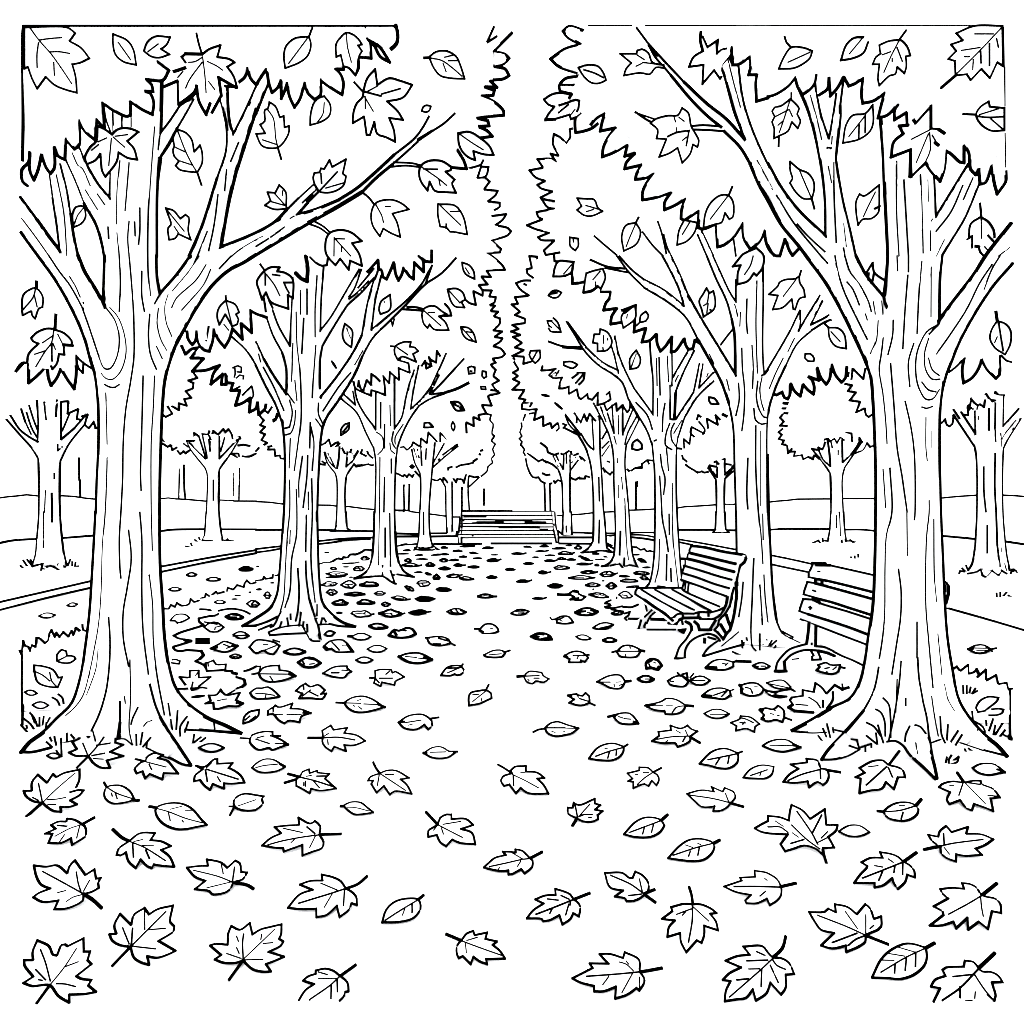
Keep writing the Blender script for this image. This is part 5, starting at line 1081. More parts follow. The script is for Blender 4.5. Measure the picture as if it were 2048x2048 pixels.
# ---- falling, upper left
F("large lobed leaf cut square at its corner, top left of the left crown", "A1 182 205 500 205 545 230 568 250 525 310 610 360 675 440 600 475 545 485 570 580 580 700 490 675 410 640 345 580 280 670 240 590 210 505 182 520", "v A1 225 210 300 310 380 400 460 510 540 630; v 300 300 380 290 465 283; v 290 320 278 420 280 510; v 380 390 450 390 525 403; v 405 470 410 570", D=3.5)
F("pointed oval leaf tipped steeply down, near the top left corner", "A1 852 255 960 305 1005 370 1028 490 930 465 870 410 852 330", "v A1 893 320 985 450", D=3.5)
F("notched leaf with one cleft end, beside the pointed oval at upper left", "A1 1085 385 1110 320 1170 275 1285 280 1255 340 1215 370 1280 410 1200 435 1140 425", "v A1 1195 330 1115 390", D=3.5)
F("big five lobed leaf with upright stem over the left trunk's top", "A1 1525 410 1580 370 1665 340 1640 430 1730 445 1770 470 1715 505 1760 570 1790 660 1730 650 1650 585 1670 720 1600 850 1555 865 1500 760 1483 650 1470 690 1350 790 1340 610 1235 655 1290 560 1400 510 1370 430 1400 405",
  "v A1 1530 440 1545 560 1555 700; v 1525 470 1430 600 1400 665; v 1565 463 1640 500 1680 530; v 1575 615 1620 675; v 1530 430 1470 465 1420 470; v 1380 540 1340 585", "m A1 1483 255 1500 330 1525 410", D=3.5, ow='c', openline="m A1 1525 410 1580 370 1665 340; m 1665 340 1640 430; m 1640 430 1730 445 1770 470 1715 505 1760 570 1790 660; m 1790 660 1700 650; c 1780 660 1650 585 1670 720; c 1670 720 1600 850; c 1555 865 1500 760 1483 650; c 1483 650 1470 690 1350 790; m 1345 790 1340 610; c 1340 610 1235 655; c 1310 540 1400 510; m 1400 470 1370 430 1400 405; c 1400 405 1525 408; c 1585 780 1560 850")
F("wide lobed leaf pinned over the ragged crown edge, left of the trunk", "A1 845 1015 880 980 930 965 1000 975 1045 995 960 1065 1010 1120 1035 1205 960 1190 895 1150 880 1220 795 1335 770 1290 757 1160 720 1210 655 1240 640 1190 680 1110 725 1065 735 950 790 975",
  "v A1 840 1045 820 1250; v 855 1035 940 1110; v 870 1028 965 1015; v 805 1040 740 1070; v 745 1090 690 1135", D=3.4, ow='m')
F("long notched leaf pointing down, just right of the big left trunk", "A1 1335 975 1400 1000 1445 1050 1465 1145 1510 1095 1525 1150 1525 1230 1490 1300 1420 1295 1355 1280 1325 1250 1350 1215 1315 1180 1305 1130 1315 1100 1305 1045", "v A1 1340 985 1400 1140 1450 1240 1490 1305; v 1320 1110 1395 1145; v 1360 1215 1450 1245", "m A1 1490 1305 1520 1395")
F("small plain oval leaf squeezed between two left limbs", "A1 638 1560 645 1640 610 1690 555 1715 545 1620 575 1560 610 1552", "v A1 630 1570 590 1620 560 1690", D=4.62)
F("small three pointed leaf hanging low right of the big left trunk", "A1 1250 1570 1310 1590 1360 1650 1400 1620 1425 1640 1420 1740 1440 1810 1345 1765 1320 1800 1275 1810 1268 1720 1290 1695 1268 1620", "v A1 1265 1590 1390 1745; v 1315 1710 1345 1755")
F("oval leaf hanging by a short stem from the top edge, left half", "B1 400 275 415 340 390 420 330 470 220 515 210 420 225 350 290 290", "v B1 390 285 245 480", "m B1 400 275 425 210", D=3.3)
F("leaf with ragged right side at the top edge, beside the crown's end", "B1 680 245 740 265 785 310 800 335 770 343 800 385 775 430 765 520 750 565 700 510 660 500 640 415 605 430 605 330 640 280", "v B1 682 250 690 350 720 470", D=3.3)
F("largest star shaped leaf, alone in open space left of the avenue gap", "B1 810 690 840 590 900 520 915 640 1005 590 1090 610 1180 640 1110 735 990 765 1070 840 1110 905 1005 890 1040 980 1050 1070 980 1035 915 1010 893 920 860 1020 835 1020 815 880 730 930 735 850 760 780 805 730",
  "l B1 815 690 945 725; v 840 690 915 650; n 945 710 1090 668; v 825 730 825 820; v 820 730 885 840", "m B1 740 620 805 690", D=3.4, ow='m')
F("pointed oval leaf with side veins, highest beside the avenue gap on the left", "B1 1305 430 1360 390 1440 385 1510 425 1545 500 1575 595 1470 590 1390 570 1340 510", "v B1 1310 437 1400 455 1480 510 1555 575; v 1420 432 1490 415; v 1450 457 1525 457; v 1412 480 1435 540", "c B1 1270 437 1310 435", D=3.8)
F("upright toothed leaf with stem below, under the left crown's fringe", "B1 100 770 145 800 180 885 210 875 215 960 250 950 245 1010 170 1110 80 1115 40 1095 0 1010 70 1005 30 940 65 915 65 830 90 815", "v B1 90 830 130 890 150 1050 165 1110; v 50 1055 155 1090", "m B1 165 1115 190 1200")
F("plain oval leaf hanging from the crown fringe near the star shaped leaf", "B1 515 725 560 790 555 870 500 915 408 945 412 860 440 770 480 735", "v B1 515 775 505 860 465 920")
F("tiny ring shaped leaf just above the tip of the long left branch", ov("B1 1245 840 1325 800 30"), D=3.9)
H(TL1, "B1 470 1440 430 1340 440 1305 480 1300 490 1270 515 1275 555 1205 575 1260 680 1200 655 1310 680 1330 660 1400 590 1445 520 1455", "n B1 485 1435 615 1295; n 495 1385 490 1310; v 525 1420 660 1380; m 470 1440 440 1390", D=4.1)
H(TL1, "B1 230 1575 140 1580 65 1550 110 1515 85 1450 145 1455 175 1395 225 1450 228 1540", "v B1 225 1555 140 1460; v 215 1550 110 1520; v 200 1440 200 1475", D=4.1)
H(TL1, "B1 1245 1250 1300 1215 1400 1215 1475 1260 1470 1285 1430 1295 1500 1355 1480 1380 1510 1455 1430 1450 1350 1440 1310 1370 1295 1440 1245 1370 1230 1310", "v B1 1250 1260 1380 1350 1440 1400; n 1265 1275 1370 1277; v 1380 1355 1390 1400", D=4.2, ow='m')
F("curled leaf caught on the ragged crown edge left of the gap", "B1 1525 1005 1610 995 1690 1040 1760 1100 1795 1170 1720 1165 1640 1140 1655 1210 1600 1185 1555 1140 1530 1080", "v B1 1535 1010 1620 1070 1715 1130", D=3.9, ow='m')
H(TL1, "B1 895 1540 940 1515 1030 1508 1100 1535 1155 1580 1030 1612 1065 1680 1090 1790 1020 1760 960 1725 935 1785 880 1700 868 1620", "v B1 905 1545 950 1630 962 1680; v 975 1558 1015 1558", D=4.1)
F("squarish leaf with toothed lower edge, beside the crown edge left of the gap", "B1 1372 1540 1500 1550 1540 1590 1570 1650 1595 1770 1490 1750 1465 1750 1440 1720 1390 1710 1372 1620", "v B1 1390 1550 1545 1700; v 1465 1595 1540 1595; n 1435 1690 1435 1725", D=3.9)
H(TL1, "B1 560 1755 640 1735 720 1755 800 1820 725 1835 780 1920 B2 800 75 710 35 700 105 635 20 600 70 545 10 B1 525 1900 530 1800", "v B1 590 1790 588 1932; v 600 1805 715 1932; v 600 1800 670 1803; v 645 1860 645 1900", D=4.1, ow='m')
F("drooping leaf with a thick short stem, at the left picture edge", "A2 270 240 310 280 325 320 320 385 295 395 265 475 245 455 235 415 170 450 165 390 175 295 220 255", "v A2 268 250 250 310 175 405; v 260 300 280 385", "c A2 275 190 275 240", D=3.7)
F("large drooping lobed leaf with thick stem, left of the big left trunk", "A2 410 550 300 570 232 620 290 660 215 740 205 800 270 835 395 855 445 740 485 745 480 670 545 675 530 620 470 575", "v A2 405 560 390 650 340 720 270 835; v 320 655 400 600; v 260 742 340 715; n 390 660 392 795; v 435 590 470 660; v 400 660 418 705", "c A2 422 440 415 550", D=3.7, openline="m A2 410 550 350 548 280 575 232 620; m 232 620 250 645 290 660; m 290 660 215 740 205 800; m 410 555 480 580 540 640 545 675; c 545 675 480 670; m 480 670 485 745; m 485 745 445 740; m 445 740 430 810 395 855 385 830")
F("heart shaped leaf above the low crown fringe right of the big left trunk", "A2 1703 335 1655 385 1637 450 1655 522 1700 440 1750 530 1790 515 1800 480 1780 440 1805 425 1775 365", "v A2 1705 340 1750 520; v 1690 515 1725 560", "m A2 1703 300 1705 330", D=6.2)
F("big lobed leaf over the top of the second left tree's trunk", "B2 65 110 5 195 20 250 45 330 75 275 110 345 245 400 240 295 280 320 275 170 215 125 160 115 180 85 120 82", "n B2 70 130 70 220; v 80 140 140 220 180 300; n 125 140 180 148; l 210 200 270 200; n 210 200 230 245 250 280", "m B2 20 45 65 110", D=5.6, ow='m')
F("small half moon leaf right of the second left tree's fork", "B2 1013 290 1010 405 940 440 928 410 945 340 985 310", "v B2 968 345 970 352", D=6.5)
F("small upright pointed leaf inside the second left tree's branches", "B2 670 510 725 560 725 640 720 690 670 650 652 590", "v B2 685 545 715 620", D=6.5)
F("small pointed leaf by the ragged crown edge, above the second left tree's tip", "B2 1555 48 1610 70 1645 120 1650 175 1580 135 1560 90", "v B2 1580 90 1610 135", D=6.0)
F("rounded leaf tucked against the crown edge left of the gap, below the long branch tip", "B2 1445 252 1510 245 1560 275 1580 330 1550 345 1575 390 1500 380 1470 340", "v B2 1460 265 1540 355", D=6.0)
F("small pointed leaf with split veins, alone left of the avenue gap", "B2 1545 535 1600 540 1640 580 1662 650 1590 625 1560 590", "v B2 1560 550 1640 640; v 1590 570 1640 580", D=6.0)
H(TL2, "B2 1260 405 1300 380 1350 378 1400 415 1440 440 1380 455 1430 500 1455 560 1340 552 1310 515 1295 545 1265 510 1252 440", "v B2 1270 415 1395 525; v 1300 425 1350 425", D=7.5)
F("rounded notched leaf above the third left tree's fringe", "B2 1050 683 1110 650 1170 648 1160 685 1200 690 1225 718 1185 740 1210 800 1100 760 1070 785 1045 730", "v B2 1065 690 1145 745", "l B2 1015 680 1050 683", D=7.0)
F("tiny round leaf with a dot, upper of two beside the crown edge", "B2 1600 842 1625 832 1652 840 1650 885 1605 890", "n B2 1618 868 1630 870", D=8.0)
F("tiny oval leaf standing upright beside the crown edge left of the gap", "B2 1708 868 1735 872 1740 910 1720 922 1705 905", D=8.0)
F("tiny open cup shaped leaf beside the crown edge left of the gap", "B2 1695 985 1732 985 1735 1008 1700 1005", D=8.0, ow='n')
F("dark pointed leaf drifting right of the third left tree's branches", "B2 1470 1102 1525 1100 1555 1130 1572 1165 1510 1165 1485 1130", "l B2 1485 1115 1530 1135; c 1475 1105 1500 1115; c 1545 1145 1565 1162", D=8.0, ow='m')
F("small tilted leaf between the second and third left trunks", "B2 705 1258 700 1310 640 1355 640 1310 670 1270", "n B2 695 1280 655 1330", D=9.0)
F("sliver of a leaf inside the second left tree's lower fork", ov("B2 568 788 608 850 8"), D=7.2, dark=True)
F("small drooping leaf over the fourth left tree's fringe", "B2 1270 1260 1310 1258 1338 1290 1300 1295 1268 1295", "m B2 1310 1262 1338 1290", D=9.5)
F("small blunt leaf beside the fourth left tree's top branch", ov("B2 1485 1245 1490 1325 18"), D=9.5, ow='n')
F("tiny dark leaf left of the fourth left tree's trunk", ov("B2 1158 1588 1198 1590 16"), D=12, dark=True)
F("tiny curled leaf against the second left tree's trunk side", "B2 155 1188 168 1200 150 1240 130 1252 128 1235 145 1225", D=6.8, ow='n')
F("tiny curly leaf above the small fan topped lawn tree, upper", "A2 1755 845 1795 828 1822 840 1820 878 1790 878 1772 915", D=6.8, ow='n', openline="n A2 1755 845 1795 828 1822 840 1820 878 1795 875; n 1772 850 1775 890 1768 915; n 1785 920 1810 898 1838 905 1835 930")

# ---- falling, right half
F("pointed oval leaf right of the avenue gap, at the top", "C1 500 510 570 490 650 500 695 560 710 605 660 628 600 625 545 580", "n C1 540 525 620 550 690 585", D=3.6)
H(TR1, "C1 815 405 940 405 945 380 980 370 1030 400 1060 470 1145 490 1150 515 1085 510 1040 560 970 550 845 570 860 520 900 475", "v C1 985 470 1140 490; v 945 415 1000 450; v 935 500 980 478", D=4.1)
F("notched leaf caught on the ragged crown edge right of the gap", "C1 430 745 455 712 360 700 300 712 240 750 275 790 320 805 275 860 250 905 325 900 435 865 450 900 515 850 500 820 508 760 480 752", "n C1 355 795 480 755; n 425 790 350 850; v 475 825 440 870", D=3.8, ow='m', openline="m C1 450 712 360 700 300 712 240 750; c 450 712 432 740; m 240 750 275 790 320 805; m 320 805 275 860 250 905; c 250 905 325 900; m 325 898 435 865; m 355 795 430 770 480 752 508 760; m 508 760 500 820 490 840; m 435 870 445 900 480 885")
H(TR1, "C1 1080 900 1180 872 1250 870 1283 815 1330 850 1352 950 1380 1000 1410 1060 1400 1110 1365 1090 1345 1160 1285 1230 1250 1115 1190 1155 1110 1185 1165 1050 1090 1045 1100 980 1045 930", "l C1 1340 985 1240 1000 1175 1030; n 1335 990 1315 1100; v 1315 1035 1285 1060; v 1260 885 1300 915; v 1225 890 1235 920; v 1240 965 1240 995", D=4.1)
F("spiky lobed leaf left of the right crown's fringe at the top", "C1 1425 245 1475 355 1555 300 1550 400 1630 365 1645 400 1580 500 1580 590 1525 530 1437 630 1445 490 1335 505 1370 430 1440 385 1418 300", "v C1 1540 320 1542 390", D=3.6, openline="c C1 1425 245 1420 300 1440 385; l 1440 275 1475 355; m 1475 355 1555 300; m 1555 300 1545 405; l 1545 405 1580 375 1620 365; m 1440 385 1370 430 1335 505; m 1335 505 1445 490; m 1445 490 1437 635; m 1437 635 1525 530; m 1525 530 1570 595 1580 580")
F("small ragged leaf drifting right of the avenue gap", "C1 490 1495 560 1500 620 1505 650 1570 685 1595 600 1630 545 1625 490 1585 525 1555", "v C1 555 1550 610 1565 685 1590; v 560 1597 615 1580", D=5.5)
F("oval leaf with curved stem, left of the second right tree's twigs", "C1 935 1680 970 1750 940 1840 843 1895 828 1780 860 1700", "v C1 930 1695 885 1800 862 1860", "m C1 955 1640 935 1680", D=5.0)
F("tiny blunt upright leaf beside the crown edge right of the gap", "C1 435 1790 500 1800 500 1860 478 1890 440 1860", "v C1 463 1800 463 1830", D=6.0)
F("slim oval leaf under the right crown's lower fringe", "C1 1300 1660 1260 1740 1245 1850 1320 1820 1380 1750 1400 1680", "v C1 1340 1680 1285 1770", D=4.6)
F("large oval leaf with stem and one notch, below the big right limb", "C1 1635 1475 1670 1530 1665 1640 1640 1655 1608 1605 1580 1680 1540 1690 1445 1720 1460 1610 1500 1530 1570 1475", "v C1 1625 1485 1495 1655", "m C1 1662 1410 1635 1475", D=4.0)
F("teardrop leaf with thin curved stem, top right above the crown fringe", "D1 175 358 270 360 335 385 315 440 250 490 190 515 80 520 120 430", "v D1 315 395 150 470", "m D1 125 275 140 320 175 358", D=3.3)
F("plain slim leaf open at one side, top right between two others", "D1 720 280 650 285 590 340 550 455 640 440 720 400 755 325", "v D1 715 285 615 405", D=3.3, openline="m D1 720 280 650 285 590 340 550 455; m 550 455 640 440 720 400 755 320")
F("tall lobed leaf with stem at top, upper right", "D1 985 300 910 310 840 340 845 385 850 405 815 430 790 485 840 485 830 600 840 645 920 570 960 560 975 505 1030 555 1045 500 1040 425 1075 420 1050 350 1000 300", "v D1 985 315 930 420 875 545; v 975 360 1015 465; v 865 412 925 390; v 938 440 938 465", "m D1 1042 230 990 300", D=3.3)
F("large veined leaf cut square in the top right corner", "D1 1415 570 1410 460 1360 445 1420 385 1380 335 1470 305 1420 250 1560 195 1770 195 1775 500 1730 470 1675 590 1610 520 1530 605 1500 560", "v D1 1420 560 1600 380 1770 200; v 1560 255 1700 255; v 1460 380 1600 358; v 1480 427 1520 427; n 1672 330 1672 495; n 1605 390 1608 475; v 1550 450 1545 525; v 1725 290 1740 360", "c D1 1310 660 1415 570", D=3.4)
F("ragged lobed leaf on the right limb below the crown's fringe", "D1 170 745 235 820 220 860 245 910 225 970 180 920 150 990 85 1025 45 1045 45 960 30 920 50 880 30 840 50 810 95 800", "v D1 165 760 110 930 85 1000; v 55 880 150 830; v 160 825 185 880; v 75 945 110 915", "n D1 175 700 175 745; m 82 1030 80 1105")
F("large oval leaf with ladder veins between two right limbs", "D1 790 790 735 855 640 870 590 940 565 1080 690 1050 770 990 795 920", "v D1 735 870 610 1030; n 735 870 733 1000; n 688 940 685 1050")
F("lopsided leaf with short stem inside the right tree's fork", "D1 165 1218 240 1280 300 1305 345 1370 345 1450 330 1500 270 1500 210 1450 165 1380 185 1350 168 1290", "v D1 240 1290 330 1500", "m D1 330 1500 350 1575")
F("leaf with notched top and bottom, left of the big right trunk", "D1 840 1395 720 1480 690 1465 665 1520 665 1600 680 1700 715 1655 780 1650 835 1600 840 1545 840 1500", "v D1 810 1450 755 1560 720 1635; m 805 1575 845 1555")
F("big three lobed leaf laid over the top of the big right trunk", "D1 1000 950 1055 945 1115 930 1230 800 1230 970 1280 1090 1225 1150 1190 1225 1080 1335 1070 1130 930 1185 955 1070 1020 1010", "v D1 1220 980 1080 1052; v 1210 1010 1120 1225; v 1220 1000 1225 1130 1190 1220; v 1240 1020 1280 1090; c 1262 1075 1285 1095", "m D1 1230 970 1290 975; c 1290 978 1330 1005", D=3.3, openline="c D1 1098 905 1115 930; m 1115 930 1230 800; c 1230 800 1230 970; c 1055 945 990 950; c 990 950 1020 1010 950 1070 930 1185; c 930 1185 1075 1130; c 1075 1130 1080 1335; m 1080 1335 1190 1225")
F("leaf cut off at the right picture edge, stem pointing left", "D1 1570 865 1600 810 1665 765 1675 805 1740 810 1785 815 1785 985 1680 985 1600 930", "n D1 1570 875 1650 885 1780 880; v 1595 865 1740 820; v 1680 895 1785 985", "m D1 1475 860 1565 865", D=3.5)
F("hooded leaf half hidden behind the rightmost limb", "D1 1610 1640 1660 1670 1705 1740 1710 1800 1640 1890 1595 1925 1580 1860 1540 1870 1520 1800 1515 1740 1540 1685", "v D1 1610 1640 1612 1800; l 1660 1775 1700 1820; v 1635 1860 1655 1885", "m D1 1600 1535 1610 1635", D=4.65, openline="m D1 1610 1640 1660 1670 1705 1740 1710 1790; m 1600 1640 1530 1690 1515 1800; l 1505 1805 1540 1780; l 1540 1790 1540 1870; c 1565 1858 1590 1862; m 1590 1865 1600 1900 1630 1932")
F("oval leaf with long tail, by the right picture edge", "D2 1730 490 1690 550 1675 620 1710 690 1790 745 1830 660 1830 560 1790 510", "n D2 1740 500 1775 715; v 1730 610 1710 655", "c D2 1720 420 1730 490; m 1760 750 1800 790 1835 800", D=3.7)
F("boxy leaf on the crown fringe, above the twigs right of the gap", "C2 350 40 465 45 450 120 400 150 310 155 325 80", "v C2 450 65 390 135; v 455 80 440 140", D=5.5, ow='m')
H(TR2, "C2 685 95 705 160 670 250 645 225 610 255 540 275 550 190 560 130 620 110", "v C2 665 115 610 180; v 630 195 630 225", D=6.6)
F("flat little oval leaf with doubled line, right of the gap at mid height", ov("C2 268 300 380 275 34"), "n C2 275 290 340 278; n 290 280 330 268", D=7.0)
F("small split leaf left of the third right tree's twigs", "C2 265 490 315 465 355 510 372 575 290 565 280 540", "v C2 300 495 355 550; v 275 520 300 540", D=7.5, openline="l C2 310 465 345 500 370 575; l 265 488 300 490; l 275 545 290 568 370 575; n 268 500 280 530")
F("crumpled toothed leaf among the third right tree's branches", "C2 665 550 720 575 755 650 720 710 645 720 645 660 610 655 620 590 660 590", "v C2 690 600 690 660; v 685 690 690 715; v 720 620 722 635", D=7.0)
F("slender upright oval leaf between the third right tree's limbs", "C2 938 710 970 780 950 840 890 855 888 780 915 735", "v C2 938 740 895 850", D=7.0)
F("tall notched leaf left of the second right tree's trunk", "C2 1468 240 1490 280 1520 262 1535 340 1525 400 1445 460 1430 400 1412 340 1440 290", "v C2 1485 280 1470 360 1445 375; v 1480 360 1470 430; n 1495 405 1510 415", D=6.2)
F("leaf tucked into the second right tree's crown fringe", "C2 930 375 930 470 840 545 825 460 850 420 900 390", "v C2 900 395 850 435; v 870 440 865 470", D=6.0)
F("small spoon shaped leaf beside the second right tree's fringe", "C2 1010 418 1030 450 1010 490 965 500 970 450", "", "n C2 965 500 940 525", D=6.0)
F("flat blunt little leaf left of the third right tree's main limb", "C2 390 800 450 797 495 820 460 848 390 825", D=7.5)
F("folded little leaf with three streaks, under the third right tree's limb", "C2 455 920 490 880 548 880 540 935 500 970", "l C2 480 960 540 890", D=7.5, openline="n C2 490 880 548 880; m 548 880 540 935 505 970; m 455 920 495 890")
F("small rounded leaf hooked on the crown edge right of the gap", "C2 130 745 140 715 210 712 212 770 175 810 155 790", "n C2 190 720 155 780", D=7.5)
F("small slanting leaf right of the third right tree's trunk", "C2 1485 1065 1530 1075 1560 1118 1500 1115 1485 1090", D=6.5, ow='m')
F("small round open leaf between the third and fourth right trunks", "C2 910 1410 945 1385 980 1420 980 1455 940 1465 905 1455", "m C2 905 1455 910 1425", D=9.0, ow='m')
F("tiny dark flat leaf right of the gap, above the fifth right tree", ov("C2 220 1045 285 1060 9"), D=9.0, dark=True)
F("tiny dark slanting leaf right of the gap, above the fifth right tree", ov("C2 318 1103 382 1158 8"), D=9.0, dark=True)
F("large leaf over the top of the second right tree's trunk", "C1 1845 1870 1900 1930 C2 1890 90 1845 150 1825 130 1780 190 1700 215 1705 120 1725 70 1665 80 1725 5 C1 1740 1920", "v C2 1820 0 1800 70 1755 140", D=5.8, ow='m')
F("three lobed leaf with short stem between the two big right trunks", "D2 210 170 130 178 85 200 75 225 5 290 75 298 35 405 110 390 160 345 180 325 190 400 205 405 240 320 280 310 270 250 240 200 238 150", "v D2 210 180 115 305", "m D2 250 110 238 150", D=4.0)
F("smooth oval leaf right beside the big right limb, below the twigs", "D2 455 540 530 545 575 590 592 700 510 680 465 620", "v D2 475 570 545 645", "l D2 430 515 455 540", D=4.0)
F("tiny ring shaped leaf between the two big right trunks", "D2 280 740 320 738 350 775 345 795 300 792 278 770", D=5.0)
def B(label, outline, veins='', stem='', D=4.95, **k):
    return make_leaf(label, outline, veins, stem, D, 'caught_leaf', group="leaves caught on the low bushes", **k)
# ---- lying on the ground: nearest rows
G("narrow lobed leaf pointing left on the open path, stem up to the right, near centre", "C4 -212 750 -162 705 -130 680 -45 658 -70 632 0 635 30 640 25 615 75 625 135 682 155 700 152 745 95 795 70 762 0 800 -27 803 -27 772 -80 778 -170 762", "n C4 -170 745 -30 715 80 690 130 685; v 0 640 85 690; v 65 705 40 745; v -95 750 -105 770", "c C4 135 682 225 635", ow='m')
G("lobed leaf under the left tree's roots, stem toward the bottom left", "A4 320 262 265 255 230 240 190 205 178 172 240 172 240 110 285 50 355 112 400 45 425 70 480 40 600 12 598 90 575 145 630 165 600 205 525 245 580 275 525 293 455 293 460 330 400 322 360 300", "v A4 320 262 420 165 565 40; v 318 250 290 115; v 360 238 425 235 497 222; v 362 275 422 275; v 245 222 292 245", "c A4 320 262 200 365", openline="m A4 320 262 265 255 230 240 190 205 178 172; m 178 172 240 172; m 240 172 240 110 285 50; m 285 50 355 112; m 355 112 400 45; m 400 45 425 70 480 40 600 12; m 600 12 598 90 575 145; m 530 182 600 165 630 170; m 630 170 600 205 525 245; m 530 245 580 275; m 580 275 525 293 455 293; m 455 293 460 330 400 322 345 285 320 262")
G("rounded oval leaf with short upright stem, right below the left tree's root tip", "A4 805 145 830 135 910 133 980 175 1015 240 930 262 845 265 795 230 785 190", "v A4 805 145 880 190 1010 235; v 870 190 885 235; v 840 190 848 215", "m A4 785 110 805 145; c 1000 242 1045 245")
G("large smooth oval leaf with stem at left, between two lobed leaves lower left", "A4 1180 300 1255 270 1370 270 1450 310 1520 390 1560 430 1480 445 1400 460 1330 460 1240 425 1190 375 1172 320", "v A4 1180 305 1270 330 1400 380 1530 415; v 1285 312 1370 290; v 1270 335 1285 400; v 1400 320 1450 320; v 1375 395 1385 410", "c A4 1130 290 1180 300", ow='m')
G("rounded leaf with short stem pointing straight down, left of centre", "A4 1770 290 1765 245 1800 210 1850 195 1932 205 1990 215 1975 235 1985 265 1960 295 1930 315 1830 318", "v A4 1800 285 1930 240", "m A4 1770 290 1735 355; l 1730 290 1770 290", ow='m')
G("small lobed leaf with stem up to the right, near the left edge", "A4 620 425 560 390 505 383 500 405 440 405 385 430 420 460 340 495 395 497 365 565 460 565 535 530 543 580 610 540 640 520 650 480 640 440", "v A4 615 428 530 455 415 515; v 600 440 578 530; n 435 433 505 440; v 485 505 450 555; v 370 490 400 465", "c A4 620 425 710 375", ow='m')
G("lobed leaf with long curved stem up to the left, lower left", "A4 975 552 1040 500 1085 488 1170 492 1135 545 1220 555 1290 590 1215 618 1280 670 1315 745 1240 740 1160 728 1145 755 1110 740 1060 690 1025 755 970 705 950 635 910 660 880 655 895 610", "v A4 980 555 1090 600 1250 700; n 1000 565 1007 675; v 1075 585 1160 583; n 1100 620 1128 685; v 1010 555 1075 540", "c A4 975 552 920 525 853 465", ow='m')
G("big lobed leaf with stem to the lower right, at the left edge", "A4 630 950 690 935 745 905 740 870 760 830 725 835 712 765 645 808 565 697 525 740 508 795 430 735 350 745 255 735 275 820 310 880 380 910 290 945 250 975 320 1010 440 1000 410 1065 500 1060 600 1020 625 1000", "v A4 630 950 450 850 320 780; v 575 785 590 870 610 930; v 675 848 630 930; v 620 955 550 975 500 1008; v 435 940 495 925", "c A4 630 950 700 995 765 1055", ow='m')
G("flat lobed leaf with two long lobes and stem to the right, lower left", "A4 1760 865 1830 840 1865 790 1820 785 1810 720 1775 700 1715 755 1670 715 1560 690 1570 740 1510 740 1410 752 1470 820 1550 853 1470 915 1580 930 1600 952 1710 935 1745 900", "v A4 1750 860 1650 820 1460 772; n 1755 850 1770 750; v 1745 860 1560 905; v 1670 730 1685 800", "c A4 1760 865 1870 885 1910 910", ow='m')
G("big upright lobed leaf, second from the bottom left corner", "A4 985 1350 900 1335 845 1300 825 1255 878 1250 862 1190 905 1100 990 1185 1010 1110 1090 1055 1125 1105 1190 1065 1305 1038 1285 1165 1315 1195 1310 1230 1195 1305 1325 1380 1260 1410 1185 1432 1110 1420 1125 1485 1060 1465 1010 1430", "n A4 985 1350 1110 1225 1250 1085; n 990 1345 1000 1210; v 975 1330 925 1205; v 1000 1345 1175 1365; v 1120 1220 1250 1210; v 1090 1060 1092 1220", "c A4 985 1350 850 1490", ow='m')
G("big lobed leaf in the bottom row, third from the left corner", "A4 1835 1450 1780 1470 1690 1470 1620 1445 1670 1412 1585 1340 1625 1328 1718 1335 1722 1250 1745 1192 1810 1222 1885 1170 1905 1258 1965 1220 2040 1200 2125 1180 2120 1260 2105 1290 2138 1310 2120 1340 2025 1388 2145 1425 2060 1460 2005 1480 2045 1535 1990 1538 1910 1520 1870 1490", "v A4 1840 1440 1940 1345 2070 1220; n 1835 1430 1830 1320 1838 1255; v 1850 1448 1985 1445; v 1820 1438 1710 1400; v 1785 1270 1800 1310; v 1785 1355 1805 1400; v 1985 1325 2060 1318; v 1975 1255 1968 1295", "c A4 1835 1450 1730 1595", ow='m')
G("largest lobed leaf, in the bottom left corner", "A4 375 1640 240 1645 175 1622 250 1575 185 1490 180 1450 250 1450 245 1390 280 1300 370 1345 400 1410 430 1415 465 1335 490 1330 510 1345 630 1285 632 1385 680 1385 660 1450 690 1480 575 1570 610 1590 690 1600 665 1640 725 1690 640 1705 522 1710 522 1770 440 1720", "v A4 375 1640 480 1510 575 1365; v 380 1610 340 1460 305 1370; v 490 1500 590 1462; v 345 1600 268 1520; v 425 1628 490 1630 570 1650; v 290 1597 320 1603", "c A4 375 1640 280 1770", ow='m')
G("lobed leaf lapped over the big left trunk's front root", "A3 665 1845 570 1840 520 1815 580 1790 545 1735 598 1710 590 1640 568 1608 600 1608 668 1700 700 1660 740 1625 765 1645 890 1555 880 1640 870 1740 930 1757 830 1810 930 1842 805 1875 830 1930 760 1928 700 1890", "n A3 670 1840 740 1760 835 1625; v 660 1830 625 1745; n 730 1760 830 1745; n 695 1838 790 1820; v 705 1860 780 1865; v 705 1665 720 1730", "m A3 665 1845 580 1930", ow='m')
